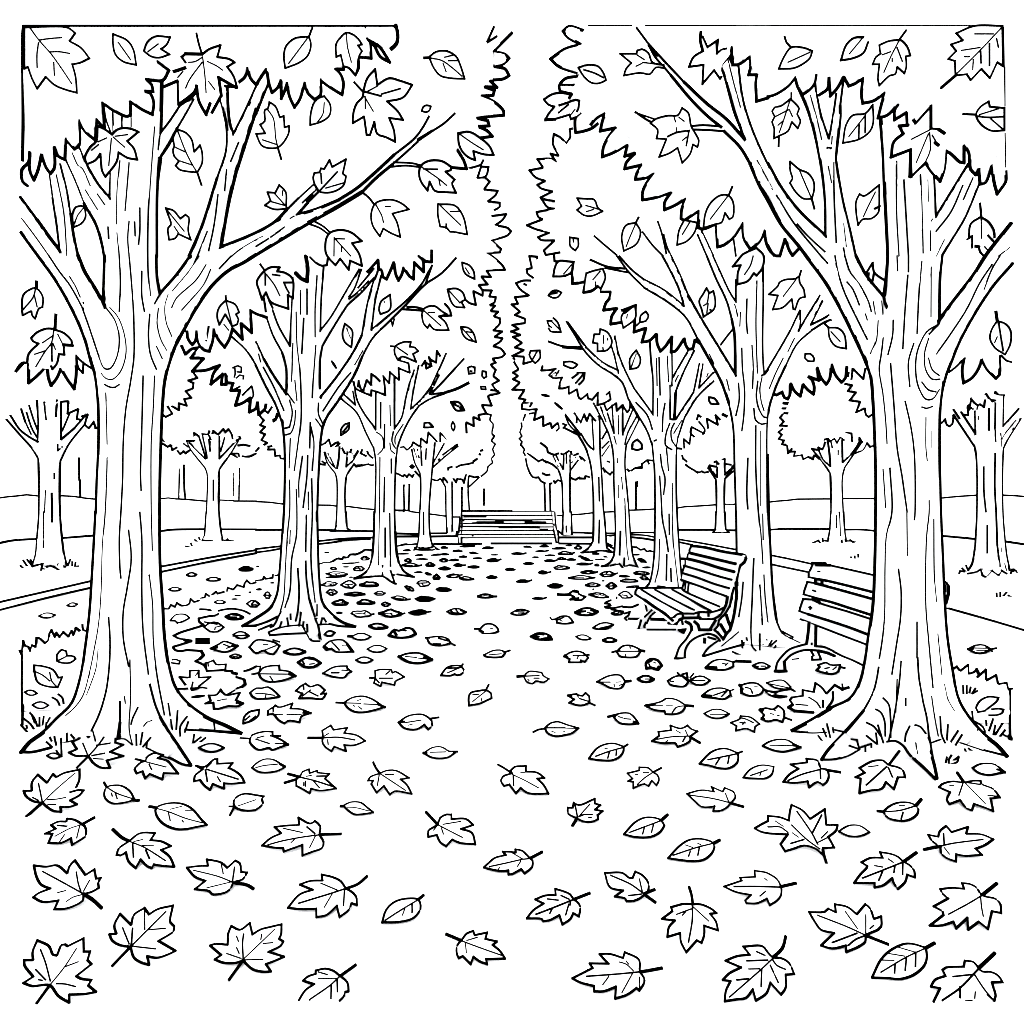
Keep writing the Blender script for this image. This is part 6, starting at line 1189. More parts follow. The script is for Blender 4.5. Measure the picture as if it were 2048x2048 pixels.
G("lobed leaf tucked behind the big left tree's pointed root tip", "A3 1095 1882 1065 1890 1020 1932 A4 1015 10 1030 40 1075 25 1095 78 1130 45 1225 85 1235 38 1345 42 1310 0 A3 1265 1880 1190 1858 1230 1835 1165 1820 1105 1855", "v A3 1100 1885 1255 1925; v 1125 1905 1145 1945", "m A3 1025 1865 1095 1882", ow='m')
G("lobed leaf with pointed tip to the right, just right of the left root tip", "A3 1480 1915 1540 1925 1620 1865 1640 1865 1640 1900 1755 1895 1725 1932 A4 1760 15 1820 60 1845 110 1750 118 1690 115 1690 155 1605 120 1585 165 1540 130 1510 90 1465 100 1470 60 1530 10", "n A4 1560 10 1800 85; n 1550 15 1565 105; v 1640 65 1665 105; v A3 1595 1895 1560 1930", ow='m')
G("leaf with two small stems crossing at its left end", "B4 330 68 350 30 400 10 405 40 460 20 465 35 555 45 520 80 605 155 480 170 415 155 405 190 345 155 305 135 305 85", "n B4 335 70 440 95 580 140; v 430 95 480 150; v 360 110 360 135; v 374 100 374 140; l 460 62 540 60; v 380 63 420 55", "c B4 245 45 330 68; c 215 112 305 85")
G("lobed leaf with stem up, left of centre above the blank stretch of path", "B4 935 40 985 20 1055 20 1155 75 1090 85 1140 130 1175 195 1045 175 1010 200 965 135 910 185 870 120 885 95 845 95 860 70", "v B4 940 45 1130 170; v 930 50 915 135; n 975 48 1040 48", "m B3 885 1890 905 1932 B4 935 40")
G("small pointed oval leaf left of centre, between two lobed leaves", "B4 660 285 710 260 790 262 840 300 885 335 800 348 740 348 690 315", "v B4 690 297 750 300 850 325", "c B4 637 287 665 287")
G("long lobed leaf with thick stem straight to the right", "B4 480 502 485 440 445 400 410 420 320 375 325 430 230 435 140 445 190 493 110 530 45 585 130 600 205 605 210 630 350 580 350 660 430 630 495 605 510 560", "n B4 475 505 360 520 200 550 90 580; n 445 495 385 445; v 450 510 405 600; v 205 455 350 487; v 290 540 265 562", "c B4 490 502 640 498", ow='m')
G("lobed leaf at the centre of the foreground, stem up to the left", "B4 1370 425 1390 375 1440 350 1475 352 1475 385 1585 385 1640 430 1545 460 1630 490 1655 575 1540 565 1480 540 1435 590 1390 560 1365 505 1300 520 1300 475", "v B4 1375 430 1560 525; v 1410 425 1545 403; v 1400 455 1415 500; v 1370 430 1340 470", "c B4 1370 425 1285 335", ow='m')
G("largest lobed leaf left of centre, thick stem up to the right", "B4 680 910 640 855 580 825 495 805 502 850 410 853 330 880 430 920 330 955 240 1055 340 1065 455 1062 455 1125 530 1110 610 1040 630 1125 700 1070 720 1020 762 1035 755 970 715 930", "l B4 670 912 570 945 320 1022; v 610 920 490 870; v 575 950 515 1052; n 668 920 660 1040", "c B4 680 910 770 875 835 820", ow='m')
G("oval leaf with stem up to the right, beside the largest lobed leaf left of centre", "B4 1225 992 1120 988 1040 1015 980 1075 952 1165 1090 1160 1190 1130 1240 1065 1238 1015", "n B4 1215 1000 1090 1075 975 1150; n 1178 1030 1178 1092; v 1125 1055 1105 1112", "c B4 1225 992 1262 962", ow='m')
G("lobed leaf alone low in the middle of the path", "B4 1550 1302 1590 1250 1640 1230 1650 1262 1745 1242 1730 1290 1820 1310 1785 1335 1840 1380 1880 1438 1735 1442 1745 1480 1690 1460 1640 1425 1620 1480 1560 1420 1530 1435 1515 1400 1518 1340", "v B4 1560 1308 1700 1360 1870 1420; v 1580 1320 1588 1395; v 1590 1302 1670 1278", "c B4 1550 1302 1437 1255", ow='m')
G("leaf cut off by the bottom edge, left of centre", "B4 635 1570 580 1530 520 1515 450 1530 450 1555 355 1605 440 1632 370 1680 325 1750 640 1755 670 1690 698 1685 698 1635 670 1595", "n B4 630 1575 560 1640 405 1748; v 470 1588 610 1588; n 568 1640 565 1740; n 612 1600 615 1690; v 470 1540 540 1560", "c B4 635 1570 750 1488", openline="m B4 325 1750 370 1680 440 1632; m 440 1632 355 1605; m 355 1605 390 1575 450 1555; m 450 1555 450 1530 520 1515 580 1530 635 1570; m 635 1570 690 1620 698 1685; m 698 1685 672 1690 665 1720 632 1755")
G("lobed leaf with stem up to the left, right of the picture's centre line", "C4 0 40 -70 65 -85 95 -60 135 -20 125 30 190 65 150 120 188 275 193 240 130 190 80 245 75 190 35 105 28 105 -15 20 -8 -10 20", "v C4 5 50 100 95 200 150; n 10 60 12 135; v 65 33 95 33", "m C4 -105 -25 -60 0 -15 30", ow='m')
G("small lobed leaf with stem up to the right, right of centre", "C4 1065 32 1030 0 960 -5 960 18 870 40 910 80 875 100 915 105 915 152 1000 120 1030 135 1055 95 1090 130 1110 90 1095 50", "v C4 1060 35 1000 75 945 125; v 930 48 950 48; v 988 33 1032 33", "m C4 1065 32 1125 0")
G("smooth leaf with tip to the lower left, below the small striped oval right", "C4 1745 72 1800 10 1880 -20 1975 -10 1965 40 1920 75 1830 78", "n C4 1800 58 1925 15; v 1880 30 1870 60")
G("small round lobed leaf with stem down, right of centre", "C4 490 378 425 345 420 300 458 300 465 262 505 280 625 232 625 268 668 280 625 315 685 325 645 355 650 385 615 402 535 402", "n C4 495 375 478 285; v 505 365 588 272; n 510 365 540 352 608 350; v 575 373 602 373", "c C4 490 378 455 438", ow='m')
G("left one of two matching oval leaves with side veins, right of centre", "C4 1125 395 1080 378 1005 375 930 410 845 500 930 520 1050 518 1120 480 1150 435", "n C4 1120 400 1000 445 885 488; n 1000 445 985 500; n 1068 425 1052 488", "c C4 1125 395 1172 355", ow='m')
G("long leaf pointing left with small notches and stem to the right", "C4 1648 265 1685 225 1675 185 1605 150 1590 180 1505 142 1525 180 1430 168 1320 195 1375 245 1430 292 1485 295 1530 288 1518 325 1580 320 1630 290", "n C4 1640 262 1520 232 1340 205; v 1635 255 1612 195", "c C4 1648 265 1745 292")
G("right one of two matching oval leaves with side veins, right of centre", "C4 1520 568 1450 540 1345 542 1270 585 1178 680 1260 692 1360 702 1450 690 1510 640 1528 595", "n C4 1515 570 1380 605 1215 660; n 1345 630 1332 668; n 1415 595 1402 660; v 1310 582 1362 600; v 1400 568 1425 580", "c C4 1520 568 1565 545", ow='m')
G("lobed leaf with two stems at its right end", "C4 1000 955 1025 930 1030 870 985 810 930 782 910 830 885 830 835 793 700 792 740 900 840 925 775 970 855 985 865 1005 920 1002 970 980", "n C4 995 950 900 880 745 810; n 985 940 962 840; n 975 952 880 963", "c C4 1000 955 1080 1012; c 1005 945 1075 918", ow='m')
G("long pointed leaf with stem to the right, right of the downward lobed leaf", "C4 2030 895 2000 840 1950 805 1920 790 1830 775 1835 822 1720 828 1735 850 1600 895 1690 935 1805 958 1760 1000 1770 1020 1850 1020 1925 985 1945 1035 2000 1000 2030 960", "l C4 1675 895 1885 895 2025 900; v 1870 968 1915 930; v 1905 832 1925 848", "c C4 2030 895 2140 870")
G("lobed leaf with stem up to the right, lower middle right", "C4 465 992 440 955 400 935 325 912 330 958 250 963 175 992 240 1023 160 1075 112 1135 225 1140 235 1155 280 1150 358 1110 380 1180 440 1140 462 1095 505 1120 515 1045 490 1010", "l C4 460 995 310 1055 180 1105; n 440 1000 440 1035; n 428 1030 405 1110; n 265 988 350 998; n 305 1060 285 1098; n 370 962 430 990", "c C4 465 992 585 945", ow='m')
G("symmetrical lobed leaf pointing straight down, stem upward", "C4 1365 1028 1300 1025 1200 1050 1210 1080 1130 1140 1230 1150 1185 1200 1172 1275 1270 1245 1275 1310 1315 1390 1395 1300 1430 1320 1450 1260 1450 1190 1555 1225 1540 1160 1495 1100 1545 1095 1500 1060 1420 1028", "n C4 1362 1030 1360 1150 1332 1315; v 1370 1050 1485 1155; v 1360 1060 1240 1105; v 1310 1085 1285 1112", "c C4 1365 1028 1355 960 1338 902", ow='m')
G("large lobed leaf pointing left at the bottom, right of centre", "C4 965 1540 960 1450 850 1390 838 1435 740 1405 660 1405 730 1478 585 1475 610 1510 455 1588 520 1620 620 1645 620 1685 690 1685 785 1650 778 1740 870 1710 940 1660 960 1680 998 1620 995 1580", "n C4 955 1540 800 1555 560 1573; v 915 1530 860 1480 810 1465; v 910 1550 830 1695; v 730 1575 685 1635; v 962 1580 962 1670; v 862 1458 880 1480", "c C4 965 1540 1050 1525 1130 1510", ow='m')
G("biggest many lobed leaf at the bottom right, long curved stem", "C4 1970 1430 1930 1390 1890 1345 1745 1348 1795 1410 1700 1420 1610 1455 1730 1505 1640 1550 1590 1600 1650 1608 1615 1680 1605 1760 1700 1745 1765 1735 1818 1670 1840 1755 1920 1700 1950 1620 2030 1710 2065 1660 2065 1560 2130 1555 2090 1470 2030 1435", "v C4 1965 1440 1880 1520 1640 1730; n 1770 1455 1930 1450; v 1785 1517 1870 1515; n 1885 1520 1880 1650; n 1695 1600 1785 1590; n 1950 1490 2010 1620; n 1965 1445 2000 1490 2065 1520; n 1845 1385 1910 1415", "c C4 1970 1430 2040 1360 2065 1275", ow='m')
G("lobed leaf with short stem to the right, left of the right root's leaf", "D4 400 5 375 -54 290 -70 295 -42 170 -27 230 5 160 50 115 105 200 112 300 100 310 145 375 105 415 128 440 110 460 55 440 10", "n D4 395 10 250 50 150 95; n 395 10 397 80", "c D4 440 15 545 32", ow='m')
G("lobed leaf with stem up toward the big right trunk's root", "D4 905 -25 870 -55 790 -52 690 0 730 35 660 70 700 80 690 190 770 170 860 155 890 105 950 160 980 70 1035 70 1020 20 980 -5", "n D4 895 -10 740 130; n 910 0 940 70; v 760 -10 830 -18", "m D3 915 1905 990 1805", ow='m')
G("spread lobed leaf with thin upright stem, at the right edge", "D4 1480 110 1380 103 1310 125 1290 145 1375 182 1350 240 1370 272 1450 242 1500 305 1540 318 1555 270 1640 300 1700 325 1680 230 1750 222 1700 160 1610 120 1605 98 1540 98", "v D4 1490 115 1640 268; v 1470 120 1440 208; n 1660 207 1740 215; v 1370 132 1400 132; l 1510 112 1600 125", "c D4 1430 38 1480 110", ow='m')
G("oval leaf pointed at both ends with a stem each side, right", "D4 1115 285 1070 264 985 262 915 290 870 330 905 375 1000 398 1065 390 1125 350 1135 310", "n D4 1110 288 990 322 880 330; n 1020 335 1005 385; v 990 283 1030 283", "c D4 1115 285 1155 238; c 870 330 828 325", ow='m')
G("biggest spiky leaf with criss crossed veins, right of centre", "D4 -100 455 -40 420 0 400 0 362 90 372 158 398 165 330 178 278 260 320 318 385 430 310 440 430 525 430 515 470 455 520 500 600 415 605 425 665 360 610 275 585 190 610 130 628 95 575 150 500 0 492 -60 478", "n D4 375 575 330 490 220 330; n 335 490 405 355; n 390 610 300 545 180 432; n 270 540 170 570; n 0 445 90 445 150 485; v 380 560 450 525; v 55 400 115 440; v 185 490 230 522; v 400 530 450 480", "c D4 415 620 425 665 440 712", ow='m')
G("plain oval leaf touching the biggest spiky leaf", ov("D4 530 478 772 485 55 40"), "")
G("long lobed leaf pointing right at the right edge, stem to the left", "D4 1300 592 1270 575 1230 540 1210 505 1285 520 1295 480 1345 437 1385 485 1510 445 1495 498 1610 502 1700 538 1640 580 1565 610 1615 655 1480 662 1420 650 1420 705 1350 680 1305 640", "n D4 1300 590 1390 570 1620 540; n 1330 575 1325 495; v 1330 600 1370 652", "c D4 1300 592 1240 602 1180 615", ow='m')
G("lobed leaf with thick stem up to the right, between two big right leaves", "D4 1022 708 980 670 930 650 845 635 865 678 770 680 705 712 750 740 745 755 700 800 650 868 805 868 805 900 870 885 938 830 950 870 980 912 1035 860 1050 805 1108 825 1105 780 1070 735", "n D4 1015 712 870 770 712 832; n 1018 720 1016 805; n 958 740 950 790; n 865 780 835 850; n 805 737 865 748; n 910 688 945 712", "c D4 1022 708 1118 640", ow='m')
G("broad many pointed leaf with two veins, at the right edge", "D4 1615 960 1570 900 1520 875 1465 870 1480 912 1385 905 1300 915 1320 950 1360 985 1250 1045 1320 1085 1325 1110 1220 1190 1310 1188 1400 1160 1420 1210 1505 1130 1510 1220 1590 1160 1660 1215 1690 1080 1760 1095 1755 1030 1720 990", "v D4 1610 965 1500 1030 1360 1105; v 1605 975 1612 1050 1625 1120", "c D4 1615 960 1725 872", ow='m')
G("big lobed leaf with stem to the lower right, above the large oval leaf", "D4 740 1265 830 1220 855 1195 855 1120 800 1140 770 1060 735 1028 670 1105 600 1050 505 1028 512 1090 455 1062 430 1085 310 1088 360 1170 400 1220 500 1245 400 1340 485 1362 590 1340 590 1388 680 1350 735 1310", "n D4 735 1262 600 1200 375 1112; v 738 1260 738 1110; n 735 1265 660 1295 605 1340; n 670 1248 485 1318; v 675 1212 585 1085; v 770 1212 798 1188", "c D4 740 1265 905 1330", ow='m')
G("largest oval leaf with ladder veins, bottom right", "D4 1190 1358 1100 1330 1030 1328 920 1380 850 1450 785 1582 900 1585 1000 1592 1100 1560 1180 1490 1200 1420", "v D4 1185 1362 1040 1430 850 1543; n 1115 1392 1113 1500; n 1045 1430 1035 1528; n 960 1480 955 1550; v 980 1352 1110 1390; v 895 1398 1030 1420; v 855 1450 950 1452", "c D4 1190 1358 1255 1322", ow='m')
G("lobed leaf cut off in the bottom right corner", "D4 1590 1510 1550 1465 1485 1455 1480 1500 1330 1510 1320 1530 1340 1570 1260 1600 1230 1650 1300 1662 1250 1762 1700 1755 1718 1720 1690 1620 1770 1615 1740 1570 1680 1540 1620 1538", "n D4 1590 1515 1450 1660 1315 1755; n 1560 1560 1640 1680 1700 1750; l 1450 1655 1450 1735; n 1395 1575 1550 1558; v 1565 1690 1560 1740; v 1490 1754 1540 1754", "c D4 1590 1510 1710 1398", openline="m D4 1250 1762 1300 1662; m 1300 1662 1230 1650; m 1230 1650 1260 1600 1340 1570; m 1340 1570 1318 1525 1340 1508 1478 1500; m 1478 1500 1485 1455 1550 1465 1590 1510; m 1590 1515 1620 1538 1680 1540 1740 1570 1770 1615; m 1770 1615 1690 1618; m 1690 1620 1718 1720 1710 1752; m 1660 1715 1705 1755")
G("plain oval leaf lying under the big right trunk's outermost root", "D4 1545 0 1600 -28 1700 -28 1750 0 1785 30 1660 52 1580 30", "", "c D4 1735 15 1785 30", ow='m')

# ---- middle distance, left
G("upper of two small oval leaves left of the big left trunk, below the kerb", ov("A3 503 706 588 695 17"))
G("lower of two small oval leaves left of the big left trunk, below the kerb", ov("A3 290 785 420 778 22"))
B("heart shaped leaf caught on the low bush left of the big left trunk", "A3 430 1125 430 1075 465 1038 500 1050 505 1085 560 1090 570 1110 530 1138 450 1135", "v A3 440 1120 500 1090", D=4.95)
B("large leaf cleft at its right end, caught on the low left bush", "A3 255 1155 330 1165 400 1190 440 1250 470 1245 435 1325 350 1315 285 1285 260 1210", "v A3 255 1200 320 1230 375 1275; v 375 1210 390 1275 430 1320", "n A3 250 1203 262 1200", D=4.95)
B("small oval leaf at the square side of the low left bush", ov("A3 180 1358 285 1370 24"), ow='n', D=4.95)
B("plain oval leaf low on the left bush, above the grass tuft", ov("A3 238 1456 372 1460 30"), ow='n', D=4.95)
G("upper open oval leaf in the strip between kerb and grass edge, left", ov("A3 1405 475 1488 472 18"), ow='m')
G("wide open oval leaf in the strip between kerb and grass edge, left", ov("A3 1555 510 1667 508 18"), ow='m')
G("lowest open oval leaf in the strip between kerb and grass edge, left", ov("A3 1270 585 1370 582 18"))
G("dark scribbled leaf between the kerb and the ragged grass edge, left", ov("A3 1805 433 1908 430 20"), "m A3 1825 435 1890 428", ow='c')
G("plain leaf with a small tab under it, right of the big left trunk", "A3 1285 820 1320 780 1400 775 1430 800 1380 825 1340 835 1320 820", "n A3 1255 850 1290 862 1335 860 1340 835", ow='n')
G("thin open oval leaf above the squiggly litter edge", ov("A3 1615 680 1705 680 18"), ow='n')
G("dark leaf inside the squiggly litter edge", ov("A3 1700 790 1838 795 26"), "c A3 1725 797 1780 800; n 1760 780 1810 785", ow='c')
G("oval leaf with a doubled vein inside the squiggly litter edge", ov("A3 1535 868 1695 870 42"), "n A3 1545 830 1640 848; v 1620 890 1625 870 1670 860")
G("oval leaf with a straight streak near the second left tree's root", ov("A3 1755 925 1885 935 30"), "l A3 1760 935 1860 932")
G("solid black stub of a leaf beside the squiggly litter edge", "A3 1480 955 1578 955 1578 992 1480 992", dark=True, ow='n')
G("toothed leaf with dark ends, below the second left tree's root", "A3 1590 1030 1650 1000 1690 978 1740 990 1795 1012 1750 1040 1700 1058 1640 1045", "c A3 1600 1030 1640 1025; n 1690 1000 1740 1020 1710 1030; c 1750 1015 1790 1010", ow='m')
G("small square ended leaf below the toothed leaf, left of the path", ov("A3 1730 1090 1825 1090 20"), "n A3 1760 1092 1790 1090", ow='m')
G("tiny half open leaf against the big left trunk's right side", ov("A3 1292 1130 1358 1130 20"), ow='n', openline="n A3 1300 1115 1330 1113 1358 1125 1352 1145 1295 1138")
G("rounded leaf at the left foot of the second left tree", ov("A3 1858 692 1965 695 30"))
G("leaf with ragged ends below the second left tree's left root", "B3 0 970 70 970 150 990 178 1010 160 1040 130 1075 90 1065 60 1045 0 1065 -50 1020", "v B3 55 1000 90 1000; n 70 1042 150 1010; n 130 965 175 980", ow='m')
G("lobed leaf set in the litter edge near the big left trunk, upper", "A3 1550 1140 1575 1135 1610 1120 1630 1150 1705 1150 1700 1190 1560 1200 1555 1165", "v A3 1570 1145 1575 1165", ow='l')
G("star shaped leaf right beside the big left trunk's flare", "A3 1355 1245 1415 1250 1432 1198 1500 1198 1500 1250 1590 1245 1500 1315 1450 1345 1415 1332 1345 1335 1400 1305", "v A3 1475 1235 1500 1200; n 1455 1285 1445 1330 1530 1325 1560 1330", openline="m A3 1415 1250 1355 1245 1400 1305; l 1432 1250 1432 1198 1500 1196; l 1500 1196 1500 1250 1590 1245; l 1590 1245 1500 1315; m 1345 1335 1415 1332; l 1440 1330 1450 1345 1500 1330")
G("thin black dash of a leaf beside the big left trunk's flare", ov("A3 1445 1397 1545 1385 9"), dark=True)
G("lobed leaf with dark right tip, below the star shaped leaf", "A3 1575 1385 1635 1380 1665 1340 1700 1380 1810 1365 1780 1420 1835 1445 1800 1465 1720 1465 1650 1485 1615 1485 1610 1440 1550 1445 1590 1425", "v A3 1640 1425 1665 1420; v 1675 1415 1710 1412; c 1790 1440 1830 1445", ow='m')
G("small curled leaf right of the big left tree's outer root", "A3 1835 1595 1840 1550 1880 1510 1955 1492 1950 1535 1900 1575", "n A3 1850 1570 1885 1540; n 1930 1540 1880 1580", ow='m')
G("plain open oval leaf below the big left tree's outer root", ov("A3 1495 1780 1695 1780 34"), "", ow='m')
G("tiny curled leaf at the big left tree's left root", ov("A3 350 1838 462 1842 24"), "n A3 425 1800 445 1830", ow='l')

G("leaf with stem at left and dark pointed right end, left of the path", "B3 20 1215 50 1180 110 1163 175 1160 178 1195 250 1205 300 1238 185 1275 90 1280 35 1250", "n B3 20 1222 230 1225; c 250 1225 295 1238; v 105 1240 125 1270", "m B3 -30 1225 20 1215; n 0 1165 35 1165 25 1200", ow='m')
G("small leaf with torn top edge, left of the wavy star leaf", "B3 -45 1365 0 1332 45 1332 90 1322 135 1350 178 1392 100 1407 0 1408 -30 1390", "n B3 0 1370 60 1372 140 1385; v 70 1405 75 1380", ow='m')
G("dark edged oval leaf below the second left tree's front root", ov("B3 208 1055 375 1055 27"), "", ow='c')
G("dark oval leaf with scratchy veins, left of the path", ov("B3 312 1135 492 1140 42"), "n B3 345 1115 365 1150; n 400 1110 460 1120; n 405 1150 440 1145", ow='c')
G("leaf with dark curled right side, below the second left tree's right root", "B3 510 1020 550 980 660 970 700 1010 735 1055 600 1055 570 1030 530 1040", "n B3 575 985 600 1010 630 1045; c 690 1000 725 1050; c 515 1015 535 1030; v 650 1010 675 1012", ow='m')
G("plain oval leaf with stub stem right of the second left tree's root", ov("B3 715 942 872 942 29"), "", "c B3 697 937 722 939")
G("small pointed leaf just under the second left tree's right root", ov("B3 512 925 600 910 24"), ow='m')
G("upper of two plain oval leaves side by side on the left path edge", ov("B3 835 1035 992 1032 30"))
G("lower of two plain oval leaves side by side on the left path edge", ov("B3 750 1118 885 1118 26"), ow='m')
G("black edged toothed leaf at mid path, left of centre", "B3 1003 930 1045 890 1080 900 1130 878 1180 885 1205 920 1150 945 1070 950", "c B3 1040 900 1060 930; m 1090 890 1130 898", ow='c')
G("black rimmed slim leaf right of the second left tree's root tip", ov("B3 850 860 995 870 24"), "n B3 920 870 970 872", ow='c')
G("leaf with little stems at both ends, mid path left of centre", "B3 1290 950 1390 942 1450 960 1470 990 1380 1010 1310 990", "m B3 1380 955 1450 975; c 1340 1000 1390 1000", "m B3 1280 950 1310 953; m 1465 988 1500 1005", ow='m')
G("long dark rimmed leaf mid path left of centre", "B3 1078 1092 1140 1072 1240 1070 1328 1114 1240 1142 1160 1135", "n B3 1130 1092 1210 1100; n 1230 1105 1290 1112; c 1270 1100 1320 1115", ow='c')
G("arrow shaped leaf with ragged right end, left half of the path", "B3 505 1218 580 1175 640 1165 685 1165 690 1182 720 1205 690 1220 670 1248 590 1245", "m B3 570 1215 625 1215; n 650 1195 690 1197", ow='m')
G("lobed leaf with stem at left, in the middle left of the path", "B3 900 1250 898 1200 935 1190 1020 1190 1030 1215 1050 1205 1120 1245 1050 1280 1045 1305 950 1285 940 1315 890 1290", "n B3 930 1255 1030 1255; n 1005 1205 980 1225; n 905 1260 930 1290", "m B3 855 1252 900 1252")
G("small fish shaped leaf with stem up, near the path's centre", "B3 1395 1232 1440 1175 1500 1160 1550 1165 1568 1190 1560 1215 1520 1232 1500 1222 1470 1235", "n B3 1540 1175 1445 1215; m 1450 1180 1530 1178", "m B3 1545 1170 1560 1150", ow='m')
G("wavy star shaped leaf with crossed veins, left half of the path", "B3 300 1350 345 1310 375 1295 410 1320 470 1305 520 1345 490 1375 530 1370 500 1410 420 1405 325 1405 350 1370", "n B3 350 1390 410 1345; n 400 1355 470 1390; n 358 1310 360 1340", ow='m')
G("long smooth oval leaf with stem left and dark right tip", "B3 665 1440 720 1405 810 1392 880 1415 940 1455 970 1472 880 1498 800 1512 740 1505 690 1475", "n B3 670 1442 790 1445; n 815 1450 930 1455; v 775 1470 800 1490; v 765 1425 790 1415; v 735 1460 745 1468", "m B3 605 1438 670 1442; c 930 1458 970 1472", ow='m')
G("long lobed leaf pointing right, above the leaf with straight left stem", "B3 130 1525 88 1530 90 1500 130 1475 145 1460 170 1475 275 1445 260 1485 340 1490 412 1518 340 1545 330 1585 240 1575 215 1595 170 1570", "n B3 95 1528 200 1528; n 235 1528 340 1528; n 130 1475 130 1510", "c B3 360 1515 412 1518", ow='m')
G("leaf with long dark left point and stem at right, near the path's centre", "B3 1310 1560 1260 1530 1150 1540 1075 1588 1120 1630 1210 1640 1270 1605 1300 1640 1330 1610 1325 1575", "n B3 1130 1590 1245 1572; v 1150 1610 1185 1600; c 1080 1588 1120 1585", "m B3 1310 1560 1380 1550", ow='m')
G("leaf with upright stem standing alone near the path's centre", "B3 1735 1345 1680 1350 1620 1365 1605 1400 1607 1460 1690 1445 1745 1420 1778 1405 1775 1370", "v B3 1730 1355 1635 1430; v 1700 1405 1702 1425; v 1635 1378 1680 1378", "m B3 1755 1305 1735 1345", ow='m')
G("lobed leaf with long straight stem to the left, left half of the path", "B3 505 1705 500 1650 565 1610 585 1645 690 1628 665 1668 760 1685 825 1728 740 1760 665 1758 680 1805 590 1770 570 1805 520 1770 500 1730", "n B3 505 1705 620 1700 745 1720; v 510 1695 545 1672; v 540 1720 545 1755", "c B3 395 1705 505 1705")
G("lobed leaf with dark right tip, right of the big left tree's root", "B3 -45 1710 -30 1685 0 1672 70 1658 125 1660 125 1692 190 1720 242 1755 180 1775 120 1795 100 1780 20 1795 -20 1770 -48 1735", "n B3 0 1715 100 1748; n 145 1748 200 1748; n 10 1705 60 1692; m 110 1690 185 1690", "l B3 -118 1705 -45 1710; c 215 1748 240 1755", ow='m')
G("smooth leaf with dark right tip, above the small pointed oval leaf", "B3 -30 1930 0 1900 60 1868 130 1870 190 1905 215 1925 170 1950 90 1965 20 1960", "n B3 0 1930 60 1915 160 1905", "c B3 185 1905 215 1922")
G("thin open leaf with stem to the right, alone left of the path's centre", "B3 1270 1818 1330 1780 1400 1775 1460 1808 1510 1808 1450 1850 1360 1858 1310 1845", "n B3 1315 1815 1430 1812", "m B3 1455 1808 1522 1808; c 1265 1818 1285 1822")
G("toothed leaf with stem to the left, near the middle of the path", "B3 1690 885 1725 850 1790 850 1825 880 1830 900 1790 915 1710 915", "v B3 1770 880 1785 880; c 1690 895 1710 905", "m B3 1648 882 1695 882", ow='m')
G("slim leaf with stem up to the right, near the middle of the path", "B3 1720 1080 1790 1048 1860 1048 1880 1065 1860 1090 1790 1098 1735 1090", "n B3 1760 1080 1850 1072", "m B3 1870 1060 1915 1045", ow='m')

# ---- middle distance, right
G("heavily blackened ragged leaf right of the path's centre", "C3 148 938 180 920 250 920 288 940 300 962 250 966 190 960", "c C3 160 935 200 945; c 270 950 290 962; m 190 925 240 930; n 225 955 250 950", "m C3 140 940 155 935", ow='c')
G("left one of two slim open ovals left of the slatted bench's front foot", ov("C3 478 940 600 955 22"))
G("right one of two slim open ovals left of the slatted bench's front foot", ov("C3 683 968 790 968 20"), ow='c')
G("slanting oval leaf left of the slatted bench's far foot", ov("C3 607 875 770 850 28"), "l C3 665 878 750 858", ow='m')
G("leaf with thin bent stem at left, right of the path's centre", "C3 335 805 365 790 430 792 462 832 400 845 340 835", "n C3 350 815 390 795; v 380 825 360 815", "l C3 290 798 300 812 335 808", ow='m')
G("dark ended leaf in front of the slatted bench's far corner", ov("C3 472 758 652 752 32"), "c C3 490 758 550 752; c 600 745 640 755; n 570 760 600 765", ow='c')
G("smooth oval leaf pointed at both ends, just left of the bench's front foot", "C3 790 1055 830 1015 890 1008 950 1030 975 1045 940 1090 870 1098 810 1085", "n C3 800 1052 965 1052; v 855 1075 858 1090; v 890 1020 895 1030", "m C3 757 1058 810 1042; c 960 1045 1000 1050", ow='m')
G("ragged leaf with dark left end, right half of the path", "C3 392 1090 430 1065 490 1052 540 1065 575 1100 550 1130 520 1120 520 1135 430 1135 435 1110", "n C3 460 1085 530 1085; v 490 1110 500 1090; c 400 1085 415 1095", "m C3 540 1085 580 1078", ow='m')
G("round dark curled leaf under the bench's front foot", "C3 1010 1140 1045 1110 1100 1120 1130 1160 1100 1192 1050 1175 1015 1180", "c C3 1020 1135 1050 1120; n 1035 1150 1045 1175; v 1070 1135 1085 1140; c 1105 1170 1095 1190", ow='c')
G("small dark rimmed oval leaf below the round curled leaf", ov("C3 945 1260 1075 1262 28"), "n C3 1005 1262 1045 1262", ow='c')
G("lobed leaf with stem straight to the left, right of the path's centre", "C3 95 1235 125 1205 225 1212 235 1235 278 1260 240 1285 180 1275 155 1295 110 1280 92 1250", "n C3 95 1240 205 1235; n 165 1255 205 1255; v 120 1262 130 1275", "c C3 40 1242 95 1237")
G("leaf with dark left point and short right stem, right half of the path", "C3 640 1282 730 1238 820 1235 855 1280 820 1330 745 1328 690 1300", "n C3 660 1285 740 1285; v 770 1300 775 1318; v 810 1310 830 1300; v 785 1285 820 1283", "c C3 855 1280 895 1275", ow='m')
G("left half of a joined pair of oval leaves with a forked tuft", "C3 1175 1275 1230 1242 1290 1240 1335 1270 1310 1310 1290 1318 1190 1300", "n C3 1195 1278 1220 1280; m 1250 1215 1275 1240; m 1285 1225 1320 1215 1325 1250; v 1280 1240 1325 1280", ow='m')
G("right half of a joined pair of oval leaves with a straight vein", ov("C3 1335 1275 1500 1272 38"), "n C3 1345 1272 1455 1272; n 1370 1220 1345 1250", ow='m')
